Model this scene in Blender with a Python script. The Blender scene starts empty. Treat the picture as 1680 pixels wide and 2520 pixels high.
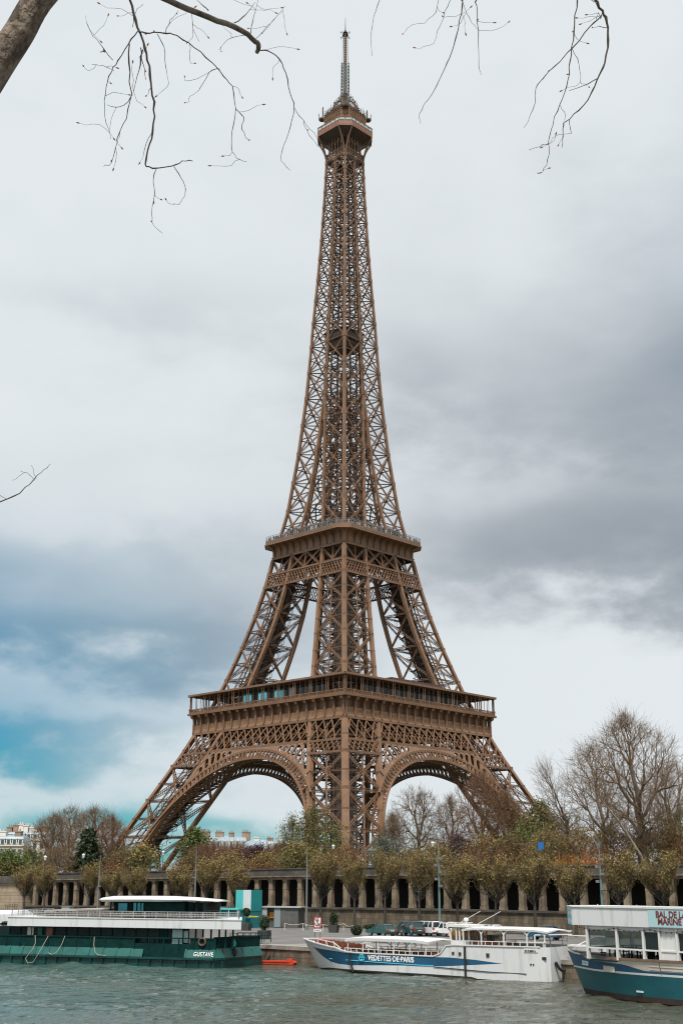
import bpy, math, random
import numpy as np
from mathutils import Vector, Matrix
R = math.radians
random.seed(7)
SC = bpy.context.scene
COL = SC.collection

# ------------------------------------------------------------------ camera
F_PX, PITCH, YAW, ROLL, CAM_H = 3006.627, 0.2943128, -0.00043196, 0.00489027, 4.0
TX, TY, TANG = 0.4233, 404.617, math.pi/4 + 0.0137688
def cam_axes():
    c, s = math.cos(YAW), math.sin(YAW)
    cp, sp = math.cos(PITCH), math.sin(PITCH)
    cr, sr = math.cos(ROLL), math.sin(ROLL)
    r = Vector((c, -s, 0)); ff = Vector((s, c, 0))
    f = ff*cp + Vector((0, 0, sp)); u = -ff*sp + Vector((0, 0, cp))
    return r*cr + u*sr, u*cr - r*sr, f
CR, CU, CF = cam_axes()
cam_d = bpy.data.cameras.new('camera')
cam = bpy.data.objects.new('camera', cam_d); COL.objects.link(cam)
cam_d.sensor_fit = 'VERTICAL'; cam_d.sensor_height = 36.0
cam_d.lens = F_PX/2520*36.0
cam_d.clip_start = 0.3; cam_d.clip_end = 20000
M = Matrix((( CR.x, CU.x, -CF.x, 0), (CR.y, CU.y, -CF.y, 0), (CR.z, CU.z, -CF.z, CAM_H), (0, 0, 0, 1)))
cam.matrix_world = M
SC.camera = cam

# ------------------------------------------------------------------ light
SUN_EL, SUN_AZ = R(62), R(188)          # azimuth from +Y clockwise: high behind the camera
sun_d = bpy.data.lights.new('sun', 'SUN'); sun_d.energy = 5.0; sun_d.angle = R(9)
sun_d.color = (1.0, 0.95, 0.88)
sun = bpy.data.objects.new('sun', sun_d); COL.objects.link(sun)
sdir = Vector((math.sin(SUN_AZ)*math.cos(SUN_EL), math.cos(SUN_AZ)*math.cos(SUN_EL), math.sin(SUN_EL)))
sun.rotation_euler = sdir.to_track_quat('Z', 'Y').to_euler()
SC.view_settings.view_transform = 'Standard'
SC.view_settings.look = 'None'
SC.view_settings.exposure = 0.0
SC.view_settings.gamma = 1.0
SC.view_settings.use_curve_mapping = False
SC.cycles.pixel_filter_type = 'BLACKMAN_HARRIS'; SC.cycles.filter_width = 1.15

# ------------------------------------------------------------------ sky
def build_world():
    w = bpy.data.worlds.new('World'); SC.world = w; w.use_nodes = True
    nt = w.node_tree; nt.nodes.clear(); N = nt.nodes; L = nt.links
    def nd(t, **k):
        n = N.new(t)
        for a, b in k.items(): setattr(n, a, b)
        return n
    def val(x):
        return x
    def math_(op, a, b=None, c=None, clamp=False):
        n = nd('ShaderNodeMath', operation=op); n.use_clamp = clamp
        for i, v in enumerate((a, b, c)):
            if v is None: continue
            if isinstance(v, (int, float)): n.inputs[i].default_value = v
            else: L.new(v, n.inputs[i])
        return n.outputs[0]
    tc = nd('ShaderNodeTexCoord')
    sep = nd('ShaderNodeSeparateXYZ'); L.new(tc.outputs['Generated'], sep.inputs[0])
    X, Y, Z = sep.outputs
    az = math_('ARCTAN2', X, Y)
    el = math_('ARCSINE', Z)
    # cloud noise on the (azimuth, elevation) sphere, flattened sideways
    cmb = nd('ShaderNodeCombineXYZ'); L.new(az, cmb.inputs[0]); L.new(math_('MULTIPLY', el, 1.9), cmb.inputs[1])
    cmb.inputs[2].default_value = 0.37
    n1 = nd('ShaderNodeTexNoise'); n1.inputs['Scale'].default_value = 4.2; n1.inputs['Detail'].default_value = 5
    n1.inputs['Roughness'].default_value = 0.42; n1.inputs['Distortion'].default_value = 0.1
    L.new(cmb.outputs[0], n1.inputs['Vector'])
    n2 = nd('ShaderNodeTexNoise'); n2.inputs['Scale'].default_value = 10; n2.inputs['Detail'].default_value = 8
    n2.inputs['Roughness'].default_value = 0.54; n2.inputs['Distortion'].default_value = 0.0
    L.new(cmb.outputs[0], n2.inputs['Vector'])
    a1 = math_('SUBTRACT', n1.outputs['Fac'], 0.5); a2 = math_('SUBTRACT', n2.outputs['Fac'], 0.5)
    azw = math_('ADD', math_('ADD', az, math_('MULTIPLY', a1, 0.20)), math_('MULTIPLY', a2, 0.16))
    elw = math_('ADD', math_('ADD', el, math_('MULTIPLY', a1, -0.08)), math_('MULTIPLY', a2, 0.13))
    def blob(a0, e0, sa, se, k):
        p = math_('POWER', math_('ABSOLUTE', math_('DIVIDE', math_('SUBTRACT', azw, a0), sa)), 2.0)
        q = math_('POWER', math_('ABSOLUTE', math_('DIVIDE', math_('SUBTRACT', elw, e0), se)), 2.0)
        return math_('MULTIPLY', math_('EXPONENT', math_('MULTIPLY', math_('ADD', p, q), -1.0)), k)
    def sumof(l):
        o = l[0]
        for x in l[1:]: o = math_('ADD', o, x)
        return o
    dark = sumof([blob(0.30, 0.362, 0.15, 0.085, 0.46), blob(0.25, 0.250, 0.17, 0.046, 0.74),
                  blob(0.36, 0.32, 0.12, 0.12, 0.22), blob(0.12, 0.37, 0.11, 0.07, 0.18),
                  blob(-0.20, 0.240, 0.20, 0.042, 0.30), blob(-0.22, 0.180, 0.20, 0.034, 0.46),
                  blob(-0.29, 0.105, 0.16, 0.022, 0.50), blob(-0.12, 0.45, 0.14, 0.035, 0.08),
                  blob(-0.05, 0.165, 0.10, 0.055, 0.24), blob(-0.30, 0.32, 0.12, 0.03, 0.06),
                  blob(0.33, 0.52, 0.16, 0.14, 0.12), blob(0.08, 0.40, 0.40, 0.13, 0.13), blob(0.20, 0.150, 0.24, 0.035, -0.20), math_('MULTIPLY', a1, 0.32), math_('MULTIPLY', a2, 0.30)])
    dark = math_('ADD', dark, 0.02, clamp=True)
    st = nd('ShaderNodeMapRange', interpolation_type='SMOOTHSTEP'); L.new(dark, st.inputs[0]); st.inputs[1].default_value = 0.08; st.inputs[2].default_value = 0.62; st.inputs[4].default_value = 0.80
    dark = math_('ADD', math_('MULTIPLY', dark, 0.5), math_('MULTIPLY', st.outputs[0], 0.5), clamp=True)
    teal = sumof([blob(-0.33, 0.170, 0.25, 0.085, 0.66), blob(-0.32, 0.105, 0.12, 0.024, 0.80),
                  blob(-0.30, 0.036, 0.24, 0.020, 0.80), blob(-0.12, 0.036, 0.15, 0.024, 0.60), blob(-0.36, 0.24, 0.10, 0.05, 0.35),
                  blob(0.42, 0.46, 0.14, 0.12, 0.30)])
    teal = math_('MULTIPLY', teal, math_('ADD', math_('ADD', math_('MULTIPLY', a2, 1.8), math_('MULTIPLY', a1, 0.8)), 0.85), clamp=True)
    mixc = nd('ShaderNodeMix', data_type='RGBA')
    L.new(dark, mixc.inputs[0])
    mixc.inputs[6].default_value = (0.765, 0.812, 0.838, 1)
    side = nd('ShaderNodeMapRange', interpolation_type='SMOOTHSTEP'); L.new(azw, side.inputs[0])
    side.inputs[1].default_value = -0.30; side.inputs[2].default_value = 0.02
    dcol = nd('ShaderNodeMix', data_type='RGBA'); L.new(side.outputs[0], dcol.inputs[0])
    dcol.inputs[6].default_value = (0.085, 0.235, 0.315, 1); dcol.inputs[7].default_value = (0.230, 0.270, 0.325, 1)
    L.new(dcol.outputs[2], mixc.inputs[7])
    sky = nd('ShaderNodeTexSky', sky_type='NISHITA'); sky.sun_disc = False
    sky.sun_elevation = SUN_EL; sky.sun_rotation = SUN_AZ
    sky.air_density = 1.0; sky.dust_density = 0.5; sky.ozone_density = 2.0
    tint = nd('ShaderNodeMix', data_type='RGBA', blend_type='MULTIPLY'); tint.inputs[0].default_value = 1.0
    L.new(sky.outputs[0], tint.inputs[6]); tint.inputs[7].default_value = (0.20, 0.80, 0.98, 1)
    bg1 = nd('ShaderNodeBackground'); L.new(mixc.outputs[2], bg1.inputs[0]); bg1.inputs[1].default_value = 1.0
    bg2 = nd('ShaderNodeBackground'); L.new(tint.outputs[2], bg2.inputs[0]); bg2.inputs[1].default_value = 0.08
    ms = nd('ShaderNodeMixShader'); L.new(teal, ms.inputs[0]); L.new(bg1.outputs[0], ms.inputs[1]); L.new(bg2.outputs[0], ms.inputs[2])
    out = nd('ShaderNodeOutputWorld'); L.new(ms.outputs[0], out.inputs[0])
build_world()

# ------------------------------------------------------------------ materials
MATS = {}
def mat(name, col, rough=0.6, metal=0.0, var=0.0, scale=1.0, col2=None, bump=0.0, bscale=None, spec=0.5, trans=0.0, coat=0.0, island=0.0, detail=4.0, stretch=None, fac=(0.35, 0.65)):
    m = bpy.data.materials.new(name); m.use_nodes = True
    nt = m.node_tree; N = nt.nodes; L = nt.links; b = N['Principled BSDF']
    b.inputs['Base Color'].default_value = (*col, 1); b.inputs['Roughness'].default_value = rough
    b.inputs['Metallic'].default_value = metal
    b.inputs['Specular IOR Level'].default_value = spec
    if trans: b.inputs['Transmission Weight'].default_value = trans
    if coat: b.inputs['Coat Weight'].default_value = coat
    tc = N.new('ShaderNodeTexCoord')
    src = tc.outputs['Object']
    if stretch:
        mp = N.new('ShaderNodeMapping'); mp.inputs['Scale'].default_value = stretch; L.new(src, mp.inputs[0]); src = mp.outputs[0]
    base = None
    if var or col2:
        if col2 is None: col2 = tuple(max(0, c*(1-var)) for c in col); col = tuple(min(1, c*(1+var)) for c in col)
        nz = N.new('ShaderNodeTexNoise'); nz.inputs['Scale'].default_value = scale; nz.inputs['Detail'].default_value = detail
        nz.inputs['Roughness'].default_value = 0.6
        L.new(src, nz.inputs['Vector'])
        mr = N.new('ShaderNodeMapRange'); mr.inputs[1].default_value = fac[0]; mr.inputs[2].default_value = fac[1]; L.new(nz.outputs['Fac'], mr.inputs[0])
        mx = N.new('ShaderNodeMix'); mx.data_type = 'RGBA'
        mx.inputs[6].default_value = (*col, 1); mx.inputs[7].default_value = (*col2, 1)
        L.new(mr.outputs[0], mx.inputs[0]); base = mx.outputs[2]
    if island:
        g = N.new('ShaderNodeNewGeometry')
        mr = N.new('ShaderNodeMapRange'); mr.inputs[3].default_value = 1-island; mr.inputs[4].default_value = 1+island
        L.new(g.outputs['Random Per Island'], mr.inputs[0])
        hs = N.new('ShaderNodeHueSaturation'); L.new(mr.outputs[0], hs.inputs['Value'])
        if base is not None: L.new(base, hs.inputs['Color'])
        else: hs.inputs['Color'].default_value = (*col, 1)
        base = hs.outputs[0]
    if base is not None: L.new(base, b.inputs['Base Color'])
    if bump:
        nb = N.new('ShaderNodeTexNoise'); nb.inputs['Scale'].default_value = bscale or scale*4; nb.inputs['Detail'].default_value = 5
        L.new(src, nb.inputs['Vector'])
        bp = N.new('ShaderNodeBump'); bp.inputs['Strength'].default_value = bump; bp.inputs['Distance'].default_value = 0.1
        L.new(nb.outputs['Fac'], bp.inputs['Height']); L.new(bp.outputs[0], b.inputs['Normal'])
    MATS[name] = m
    return m
M_IRON = mat('brown_iron_paint', (0.178, 0.101, 0.059), 0.5, var=0.16, scale=0.25, spec=0.35)
M_IRON2 = mat('brown_iron_paint_tan', (0.25, 0.15, 0.085), 0.55, var=0.22, scale=1.1, spec=0.3)
M_IRON_DK = mat('dark_iron_and_inner_shade', (0.060, 0.044, 0.034), 0.6, var=0.2, scale=0.4, spec=0.3)  # dark gear colour; on inner ties and bracing it paints in shade
M_RUSTRED = mat('red_brown_iron', (0.24, 0.108, 0.068), 0.55, var=0.12, scale=0.5)
M_MASTGREY = mat('mast_grey_green', (0.085, 0.083, 0.068), 0.6, var=0.2, scale=0.6)
M_GLASS = mat('dark_glass', (0.010, 0.018, 0.019), 0.08, spec=0.4)
M_GLASS_CY = mat('cyan_sky_tinted_glass', (0.16, 0.62, 0.72), 0.12, metal=0.75, var=0.2, scale=0.2)  # cyan of the reflected sky is put into the gallery glass colour
M_GLASS_PALE = mat('pale_glass', (0.35, 0.50, 0.50), 0.12, spec=0.7)
M_WHITE = mat('white_paint', (0.62, 0.62, 0.61), 0.4, var=0.04, scale=0.6)
M_STEEL = mat('steel_grey', (0.42, 0.43, 0.43), 0.4, metal=0.3)
M_BLACK = mat('black_rubber', (0.02, 0.02, 0.02), 0.7)

M_PALE = mat('pale_render', (0.62, 0.58, 0.52), 0.85, var=.1, scale=.1)
# ------------------------------------------------------------------ mesh helpers
class MB:
    def __init__(s): s.v = []; s.f = []; s.m = []; s.cur = 0
    def quad(s, a, b, c, d):
        i = len(s.v); s.v += [tuple(a), tuple(b), tuple(c), tuple(d)]; s.f.append((i, i+1, i+2, i+3)); s.m.append(s.cur)
    def poly(s, pts):
        i = len(s.v); s.v += [tuple(p) for p in pts]; s.f.append(tuple(range(i, i+len(pts)))); s.m.append(s.cur)
    def hexa(s, p):                    # 8 points: 4 bottom ring, 4 top ring
        i = len(s.v); s.v += [tuple(q) for q in p]
        for q in ((3, 2, 1, 0), (4, 5, 6, 7), (0, 1, 5, 4), (1, 2, 6, 5), (2, 3, 7, 6), (3, 0, 4, 7)):
            s.f.append(tuple(i+k for k in q)); s.m.append(s.cur)
    def box(s, c, d, rz=0.0):
        x, y, z = c; a, b, h = d[0]/2, d[1]/2, d[2]/2
        cs, sn = math.cos(rz), math.sin(rz)
        P = []
        for dz in (-h, h):
            for dx, dy in ((-a, -b), (a, -b), (a, b), (-a, b)):
                P.append((x+dx*cs-dy*sn, y+dx*sn+dy*cs, z+dz))
        s.hexa(P)
    def span(s, x0, x1, y0, y1, z0, z1):
        s.box(((x0+x1)/2, (y0+y1)/2, (z0+z1)/2), (abs(x1-x0), abs(y1-y0), abs(z1-z0)))
    def beam(s, p0, p1, w, h=None, nrm=(0, 0, 1), caps=False):
        # box along p0-p1; h is measured along nrm, w across it
        h = w if h is None else h
        ax, ay, az = p0; bx, by, bz = p1
        dx, dy, dz = bx-ax, by-ay, bz-az
        l = math.sqrt(dx*dx+dy*dy+dz*dz)
        if l < 1e-6: return
        dx /= l; dy /= l; dz /= l
        nx, ny, nz = nrm
        k = nx*dx+ny*dy+nz*dz
        nx -= k*dx; ny -= k*dy; nz -= k*dz
        q = math.sqrt(nx*nx+ny*ny+nz*nz)
        if q < 1e-4:
            nx, ny, nz = (1, 0, 0) if abs(dx) < .9 else (0, 1, 0)
            k = nx*dx+ny*dy+nz*dz; nx -= k*dx; ny -= k*dy; nz -= k*dz; q = math.sqrt(nx*nx+ny*ny+nz*nz)
        nx /= q; ny /= q; nz /= q
        sx, sy, sz = dy*nz-dz*ny, dz*nx-dx*nz, dx*ny-dy*nx
        w *= .5; h *= .5
        i = len(s.v)
        for (x, y, z) in (p0, p1):
            for a, b in ((-w, -h), (w, -h), (w, h), (-w, h)):
                s.v.append((x+sx*a+nx*b, y+sy*a+ny*b, z+sz*a+nz*b))
        fs = [(i, i+1, i+5, i+4), (i+1, i+2, i+6, i+5), (i+2, i+3, i+7, i+6), (i+3, i, i+4, i+7)]
        if caps: fs += [(i+3, i+2, i+1, i), (i+4, i+5, i+6, i+7)]
        s.f += fs; s.m += [s.cur]*len(fs)
    def path(s, pts, w, h=None, nrm=(0, 0, 1)):
        for a, b in zip(pts[:-1], pts[1:]): s.beam(a, b, w, h, nrm)
    def tube(s, pts, rad, n=6, cap=True):
        pts = [Vector(p) for p in pts]
        if not isinstance(rad, (list, tuple)): rad = [rad]*len(pts)
        rings = []; up = None
        for i, p in enumerate(pts):
            d = (pts[min(i+1, len(pts)-1)]-pts[max(i-1, 0)])
            if d.length < 1e-9: d = Vector((0, 0, 1))
            d.normalize()
            if up is None:
                up = Vector((0, 0, 1)) if abs(d.z) < .9 else Vector((1, 0, 0))
            sd = d.cross(up)
            if sd.length < 1e-4: sd = d.orthogonal()
            sd.normalize(); u2 = sd.cross(d).normalized(); up = u2
            k = len(s.v)
            for j in range(n):
                a = 2*math.pi*j/n
                q = p + (sd*math.cos(a)+u2*math.sin(a))*rad[i]
                s.v.append((q.x, q.y, q.z))
            rings.append(k)
        for a, b in zip(rings[:-1], rings[1:]):
            for j in range(n):
                s.f.append((a+j, a+(j+1) % n, b+(j+1) % n, b+j)); s.m.append(s.cur)
        if cap:
            s.f.append(tuple(rings[0]+j for j in reversed(range(n)))); s.m.append(s.cur)
            s.f.append(tuple(rings[-1]+j for j in range(n))); s.m.append(s.cur)
    def lathe(s, c, prof, n=12, axis='z'):
        # prof: (radius, height) pairs, closed with caps where radius > 0
        rings = []
        for r, h in prof:
            k = len(s.v)
            for j in range(n):
                a = 2*math.pi*j/n; p, q = r*math.cos(a), r*math.sin(a)
                if axis == 'z': s.v.append((c[0]+p, c[1]+q, c[2]+h))
                elif axis == 'x': s.v.append((c[0]+h, c[1]+p, c[2]+q))
                else: s.v.append((c[0]+p, c[1]+h, c[2]+q))
            rings.append(k)
        for a, b in zip(rings[:-1], rings[1:]):
            for j in range(n):
                s.f.append((a+j, a+(j+1) % n, b+(j+1) % n, b+j)); s.m.append(s.cur)
        s.f.append(tuple(rings[0]+j for j in reversed(range(n)))); s.m.append(s.cur)
        s.f.append(tuple(rings[-1]+j for j in range(n))); s.m.append(s.cur)
    def prism(s, poly, a, b, axis='y'):
        # 2-D outline extruded between a and b; outline is (x,z) for axis y, (y,z) for axis x, (x,y) for axis z
        n = len(poly); i = len(s.v)
        for t in (a, b):
            for p, q in poly:
                s.v.append((p, t, q) if axis == 'y' else ((t, p, q) if axis == 'x' else (p, q, t)))
        s.f.append(tuple(i+j for j in range(n))); s.m.append(s.cur)
        s.f.append(tuple(i+n+j for j in reversed(range(n)))); s.m.append(s.cur)
        for j in range(n):
            s.f.append((i+j, i+n+j, i+n+(j+1) % n, i+(j+1) % n)); s.m.append(s.cur)
    def build(s, name, mats, parent=None, smooth=False, loc=None, rot=None, fix=False):
        me = bpy.data.meshes.new(name)
        me.from_pydata(s.v, [], s.f)
        if not isinstance(mats, (list, tuple)): mats = [mats]
        for m in mats: me.materials.append(m)
        if len(mats) > 1: me.polygons.foreach_set('material_index', s.m)
        if smooth: me.polygons.foreach_set('use_smooth', [True]*len(s.f))
        me.update()
        if fix:
            import bmesh
            bm = bmesh.new(); bm.from_mesh(me); bmesh.ops.recalc_face_normals(bm, faces=bm.faces); bm.to_mesh(me); bm.free()
        o = bpy.data.objects.new(name, me); COL.objects.link(o)
        if parent is not None: o.parent = parent
        if loc is not None: o.location = loc
        if rot is not None: o.rotation_euler = rot
        return o
def tag(o, label=None, cat=None, group=None, kind=None):
    if label: o['label'] = label
    if cat: o['category'] = cat
    if group: o['group'] = group
    if kind: o['kind'] = kind
    return o
def thing(name, label, cat, loc=(0, 0, 0), rz=0.0, group=None):
    o = bpy.data.objects.new(name, None); COL.objects.link(o)
    o.location = loc; o.rotation_euler = (0, 0, rz)
    return tag(o, label, cat, group)
def copy_tree(o, parent=None):
    c = o.copy(); COL.objects.link(c)
    if parent is not None: c.parent = parent
    for ch in list(o.children): copy_tree(ch, c)
    return c
def ray(px, py):
    return CF + CR*((px-840)/F_PX) - CU*((py-1260)/F_PX)
def at_y(px, py, y):
    d = ray(px, py); t = y/d.y
    return Vector((d.x*t, y, CAM_H+d.z*t))
def at_z(px, py, z):
    d = ray(px, py); t = (z-CAM_H)/d.z
    return Vector((d.x*t, d.y*t, z))
# ------------------------------------------------------------------ the iron tower
TW = thing('lattice_tower', 'tall brown wrought iron lattice tower with four arched legs, two wide galleries and a mast', 'tower', (TX, TY, 0), TANG)
_ZS = [0, 16.9, 22.4, 28, 33.8, 39.3, 43.8, 49.7, 57.6, 64.5, 69.8, 79.3, 89.6, 99.6, 110, 120.5, 126.5, 147.4, 168.3, 187.7, 194.7, 215.6, 231.3, 252, 268, 276, 300]
_WS = [58.5, 50.4, 47.8, 45.0, 42.1, 39.42, 37.2, 34.7, 31.3, 28.67, 26.97, 24.04, 21.28, 19.05, 17.2, 15.0, 13.9, 11.55, 9.82, 8.7, 8.44, 7.2, 6.4, 5.57, 5.12, 4.9, 4.5]
def Wz(z): return float(np.interp(z, _ZS, _WS))
def wz(z): return float(np.interp(z, [0, 40, 57, 64, 105, 116, 175, 176, 300], [15.6, 15.5, 15.2, 14.5, 11.1, 10.3, 9.45, 9.3, 4.5]))
_RC = [(1, 0), (0, 1), (-1, 0), (0, -1)]
def rk(k, x, y, z):
    c, s = _RC[k]
    return (c*x-s*y, s*x+c*y, z)
def fp(k, s, z, off=0.0):              # point on side k, s metres along it, off metres outside its plane
    return rk(k, s, -(Wz(z)+off), z)
def fn(k): return rk(k, 0, -1, 0)
def lat(m, p0, p1, d, nrm, t=0.2, dep=0.35, zt=0.13, pitch=None):
    t *= .56; zt *= .56; d *= .86; dep *= .75
    p0 = Vector(p0); p1 = Vector(p1); ax = p1-p0; l = ax.length
    if l < .5: return
    ax /= l; n = Vector(nrm); n = (n-ax*n.dot(ax)).normalized(); sd = ax.cross(n)
    o = sd*(d/2-t/2)
    m.beam(p0+o, p1+o, t, dep, n); m.beam(p0-o, p1-o, t, dep, n)
    pitch = pitch or d*1.05; q = max(1, int(l/pitch))
    for i in range(q):
        a = p0+ax*(l*i/q); b = p0+ax*(l*(i+1)/q)
        m.beam(a+o, b-o, zt, dep*.5, n); m.beam(a-o, b+o, zt, dep*.5, n)
def post(m, fx, zs, a):                # square post of half width a; fx(z) -> (x, y) of its middle
    for z0, z1 in zip(zs[:-1], zs[1:]):
        P = []
        for z in (z0, z1):
            x, y = fx(z)
            P += [(x-a, y-a, z), (x+a, y-a, z), (x+a, y+a, z), (x-a, y+a, z)]
        m.hexa(P)
def gusset(m, p, nrm, a, b, d=0.25):
    m.beam((p[0], p[1], p[2]-b/2), (p[0], p[1], p[2]+b/2), a, d, nrm, caps=True)

def leg(name, sx, sy, zs, a, d, gus, track=True):
    """one four-post leg between the levels zs; zs alternate node/mid for lower legs"""
    m = MB()
    cor = [(0, 0), (1, 0), (0, 1), (1, 1)]
    def cp(i, j, z, ins=0.0):
        W, w = Wz(z), wz(z)
        return (sx*(W-ins-(w-2*ins)*i), sy*(W-ins-(w-2*ins)*j), z)
    zz = [zs[0]]
    for z0, z1 in zip(zs[:-1], zs[1:]): zz += [z0+(z1-z0)*k/3 for k in (1, 2, 3)]
    for i, j in cor:
        post(m, lambda z: cp(i, j, z, a)[:2], zz, a)
        # flange strips that read as the riveted edges of the box girder
        if i == 0 and j == 0:
            for z0, z1 in zip(zz[:-1], zz[1:]):
                pass
    faces = [((0, 0), (1, 0), (0, sy, 0)), ((0, 0), (0, 1), (sx, 0, 0)), ((0, 1), (1, 1), (0, -sy, 0)), ((1, 0), (1, 1), (-sx, 0, 0))]
    for fi, (A, B, n) in enumerate(faces):
        ins = a*0.7
        for z0, z1 in zip(zs[:-1], zs[1:]):
            p = lambda C, z: cp(C[0], C[1], z, ins)
            lat(m, p(A, z0), p(B, z1), d, n, t=.24); lat(m, p(B, z0), p(A, z1), d, n, t=.24)
            lat(m, p(A, z0), p(B, z0), d*.95, n, t=.2)
            if fi > 1: continue
            zm = (z0+z1)/2
            pm = [(u+v)/2 for u, v in zip(p(A, zm), p(B, zm))]
            lat(m, p(A, zm), p(B, zm), d*.6, n, t=.15)
            p0m = [(u+v)/2 for u, v in zip(p(A, z0), p(B, z0))]; p1m = [(u+v)/2 for u, v in zip(p(A, z1), p(B, z1))]
            lat(m, p0m, p1m, d*.55, n, t=.15)
            gusset(m, Vector(pm)+Vector(n)*.2, n, gus*.85, gus*.85)
            for C in (A, B):
                for zq, ga, gb in ((z0, gus*1.45, gus*1.3), (zm, gus*1.2, gus*.6)):
                    q = Vector(cp(C[0], C[1], zq, ga/2+.05)); kq = (Vector(cp(C[0], C[1], zq))-q).dot(Vector(n))
                    gusset(m, q+Vector(n)*(kq+.02), n, ga, gb, .12)
    main_, m = m, MB()
    # inside: level frames, cross ties and the clutter of stairs and pipes, coloured dark as painted shade
    rng = random.Random(int(abs(sx*3+sy*5+zs[0]*7)))
    for z in zs:
        for (A, B) in (((0, 0), (1, 1)), ((1, 0), (0, 1))):
            lat(m, cp(*A, z, a), cp(*B, z, a), d*.6, (0, 0, 1), t=.16)
    for z0, z1 in zip(zs[:-1], zs[1:]):
        n_ = 5
        for q in range(n_):
            za = z0+(z1-z0)*q/n_; zb = z0+(z1-z0)*(q+1)/n_
            for (A, B) in (((.5, 0), (1, .5)), ((0, .5), (.5, 1)), ((.5, 0), (0, .5)), ((1, .5), (.5, 1))):
                m.beam(cp(*A, za, a), cp(*B, zb, a), .12)
                if rng.random() < .5: m.beam(cp(*A, zb, a), cp(*B, za, a), .10)
            if rng.random() < .7:
                m.beam(cp(rng.random(), 0.05, za, a), cp(rng.random(), .95, zb, a), .15)
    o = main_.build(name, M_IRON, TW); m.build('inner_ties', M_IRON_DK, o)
    if track:
        t = MB()
        for (u, v) in ((.36, .36), (.36, .64), (.64, .36), (.64, .64)):
            post(t, lambda z: cp(u, v, z)[:2], zz, .28)
        for u in (.36, .64):               # track beds, plated solid to shade the inside of the leg
            for z0, z1 in zip(zz[:-1], zz[1:]):
                t.beam(cp(u, .5, z0), cp(u, .5, z1), wz(z0)*.17, .25, (sx, 0, 0)); t.beam(cp(.5, u, z0), cp(.5, u, z1), wz(z0)*.12, .25, (0, sy, 0))
        for z0, z1 in zip(zs[:-1], zs[1:]):
            q_ = 6
            for q in range(q_):
                za = z0+(z1-z0)*q/q_
                for (A, B) in (((.36, .36), (.64, .36)), ((.36, .64), (.64, .64)), ((.36, .36), (.36, .64)), ((.64, .36), (.64, .64))):
                    t.beam(cp(*A, za), cp(*B, za), .22)
                # stair flights zigzagging beside the track
                zb = z0+(z1-z0)*(q+1)/q_
                t.beam(cp(.72, .30 if q % 2 else .70, za), cp(.72, .70 if q % 2 else .30, zb), .9, .18, (0, 0, 1))
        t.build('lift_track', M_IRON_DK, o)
    return o
for sx in (-1, 1):
    for sy in (-1, 1):
        leg('lower_leg', sx, sy, [1.5, 6, 17.5, 28.7, 39.5, 50.0], .74, .95, 1.2)
        leg('upper_leg', sx, sy, [56.6, 67.6, 78.6, 89.5, 99.1, 109.2], .56, .74, .95)

# ---- lattice girders of the first level, arches and spandrels
def clip_lattice(m, k, z0, z1, sl, sr, step, lean, w, dep, off=0.0):
    """crossing flat bars between z0 and z1, cut by the slanted ends sl(z), sr(z)"""
    h = z1-z0; n = int((sr(z0)-sl(z0)+2*lean)/step)+2
    s0 = sl(z0)-lean
    for sgn in (1, -1):
        for i in range(n+1):
            a = s0+i*step; pts = []
            N_ = 12
            seg = [(a+(lean*t if sgn > 0 else lean*(1-t)), z0+h*t) for t in [q/N_ for q in range(N_+1)]]
            ins = [q for q in seg if sl(q[1])-.05 <= q[0] <= sr(q[1])+.05]
            if len(ins) >= 2:
                m.beam(fp(k, ins[0][0], ins[0][1], off), fp(k, ins[-1][0], ins[-1][1], off), w, dep, fn(k))
def rail(m, k, z, s0, s1, h, dep, off=0.0):
    m.beam(fp(k, s0, z, off), fp(k, s1, z, off), h, dep, fn(k), caps=True)
R_IN, R_OUT = 39.6, 42.75
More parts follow.
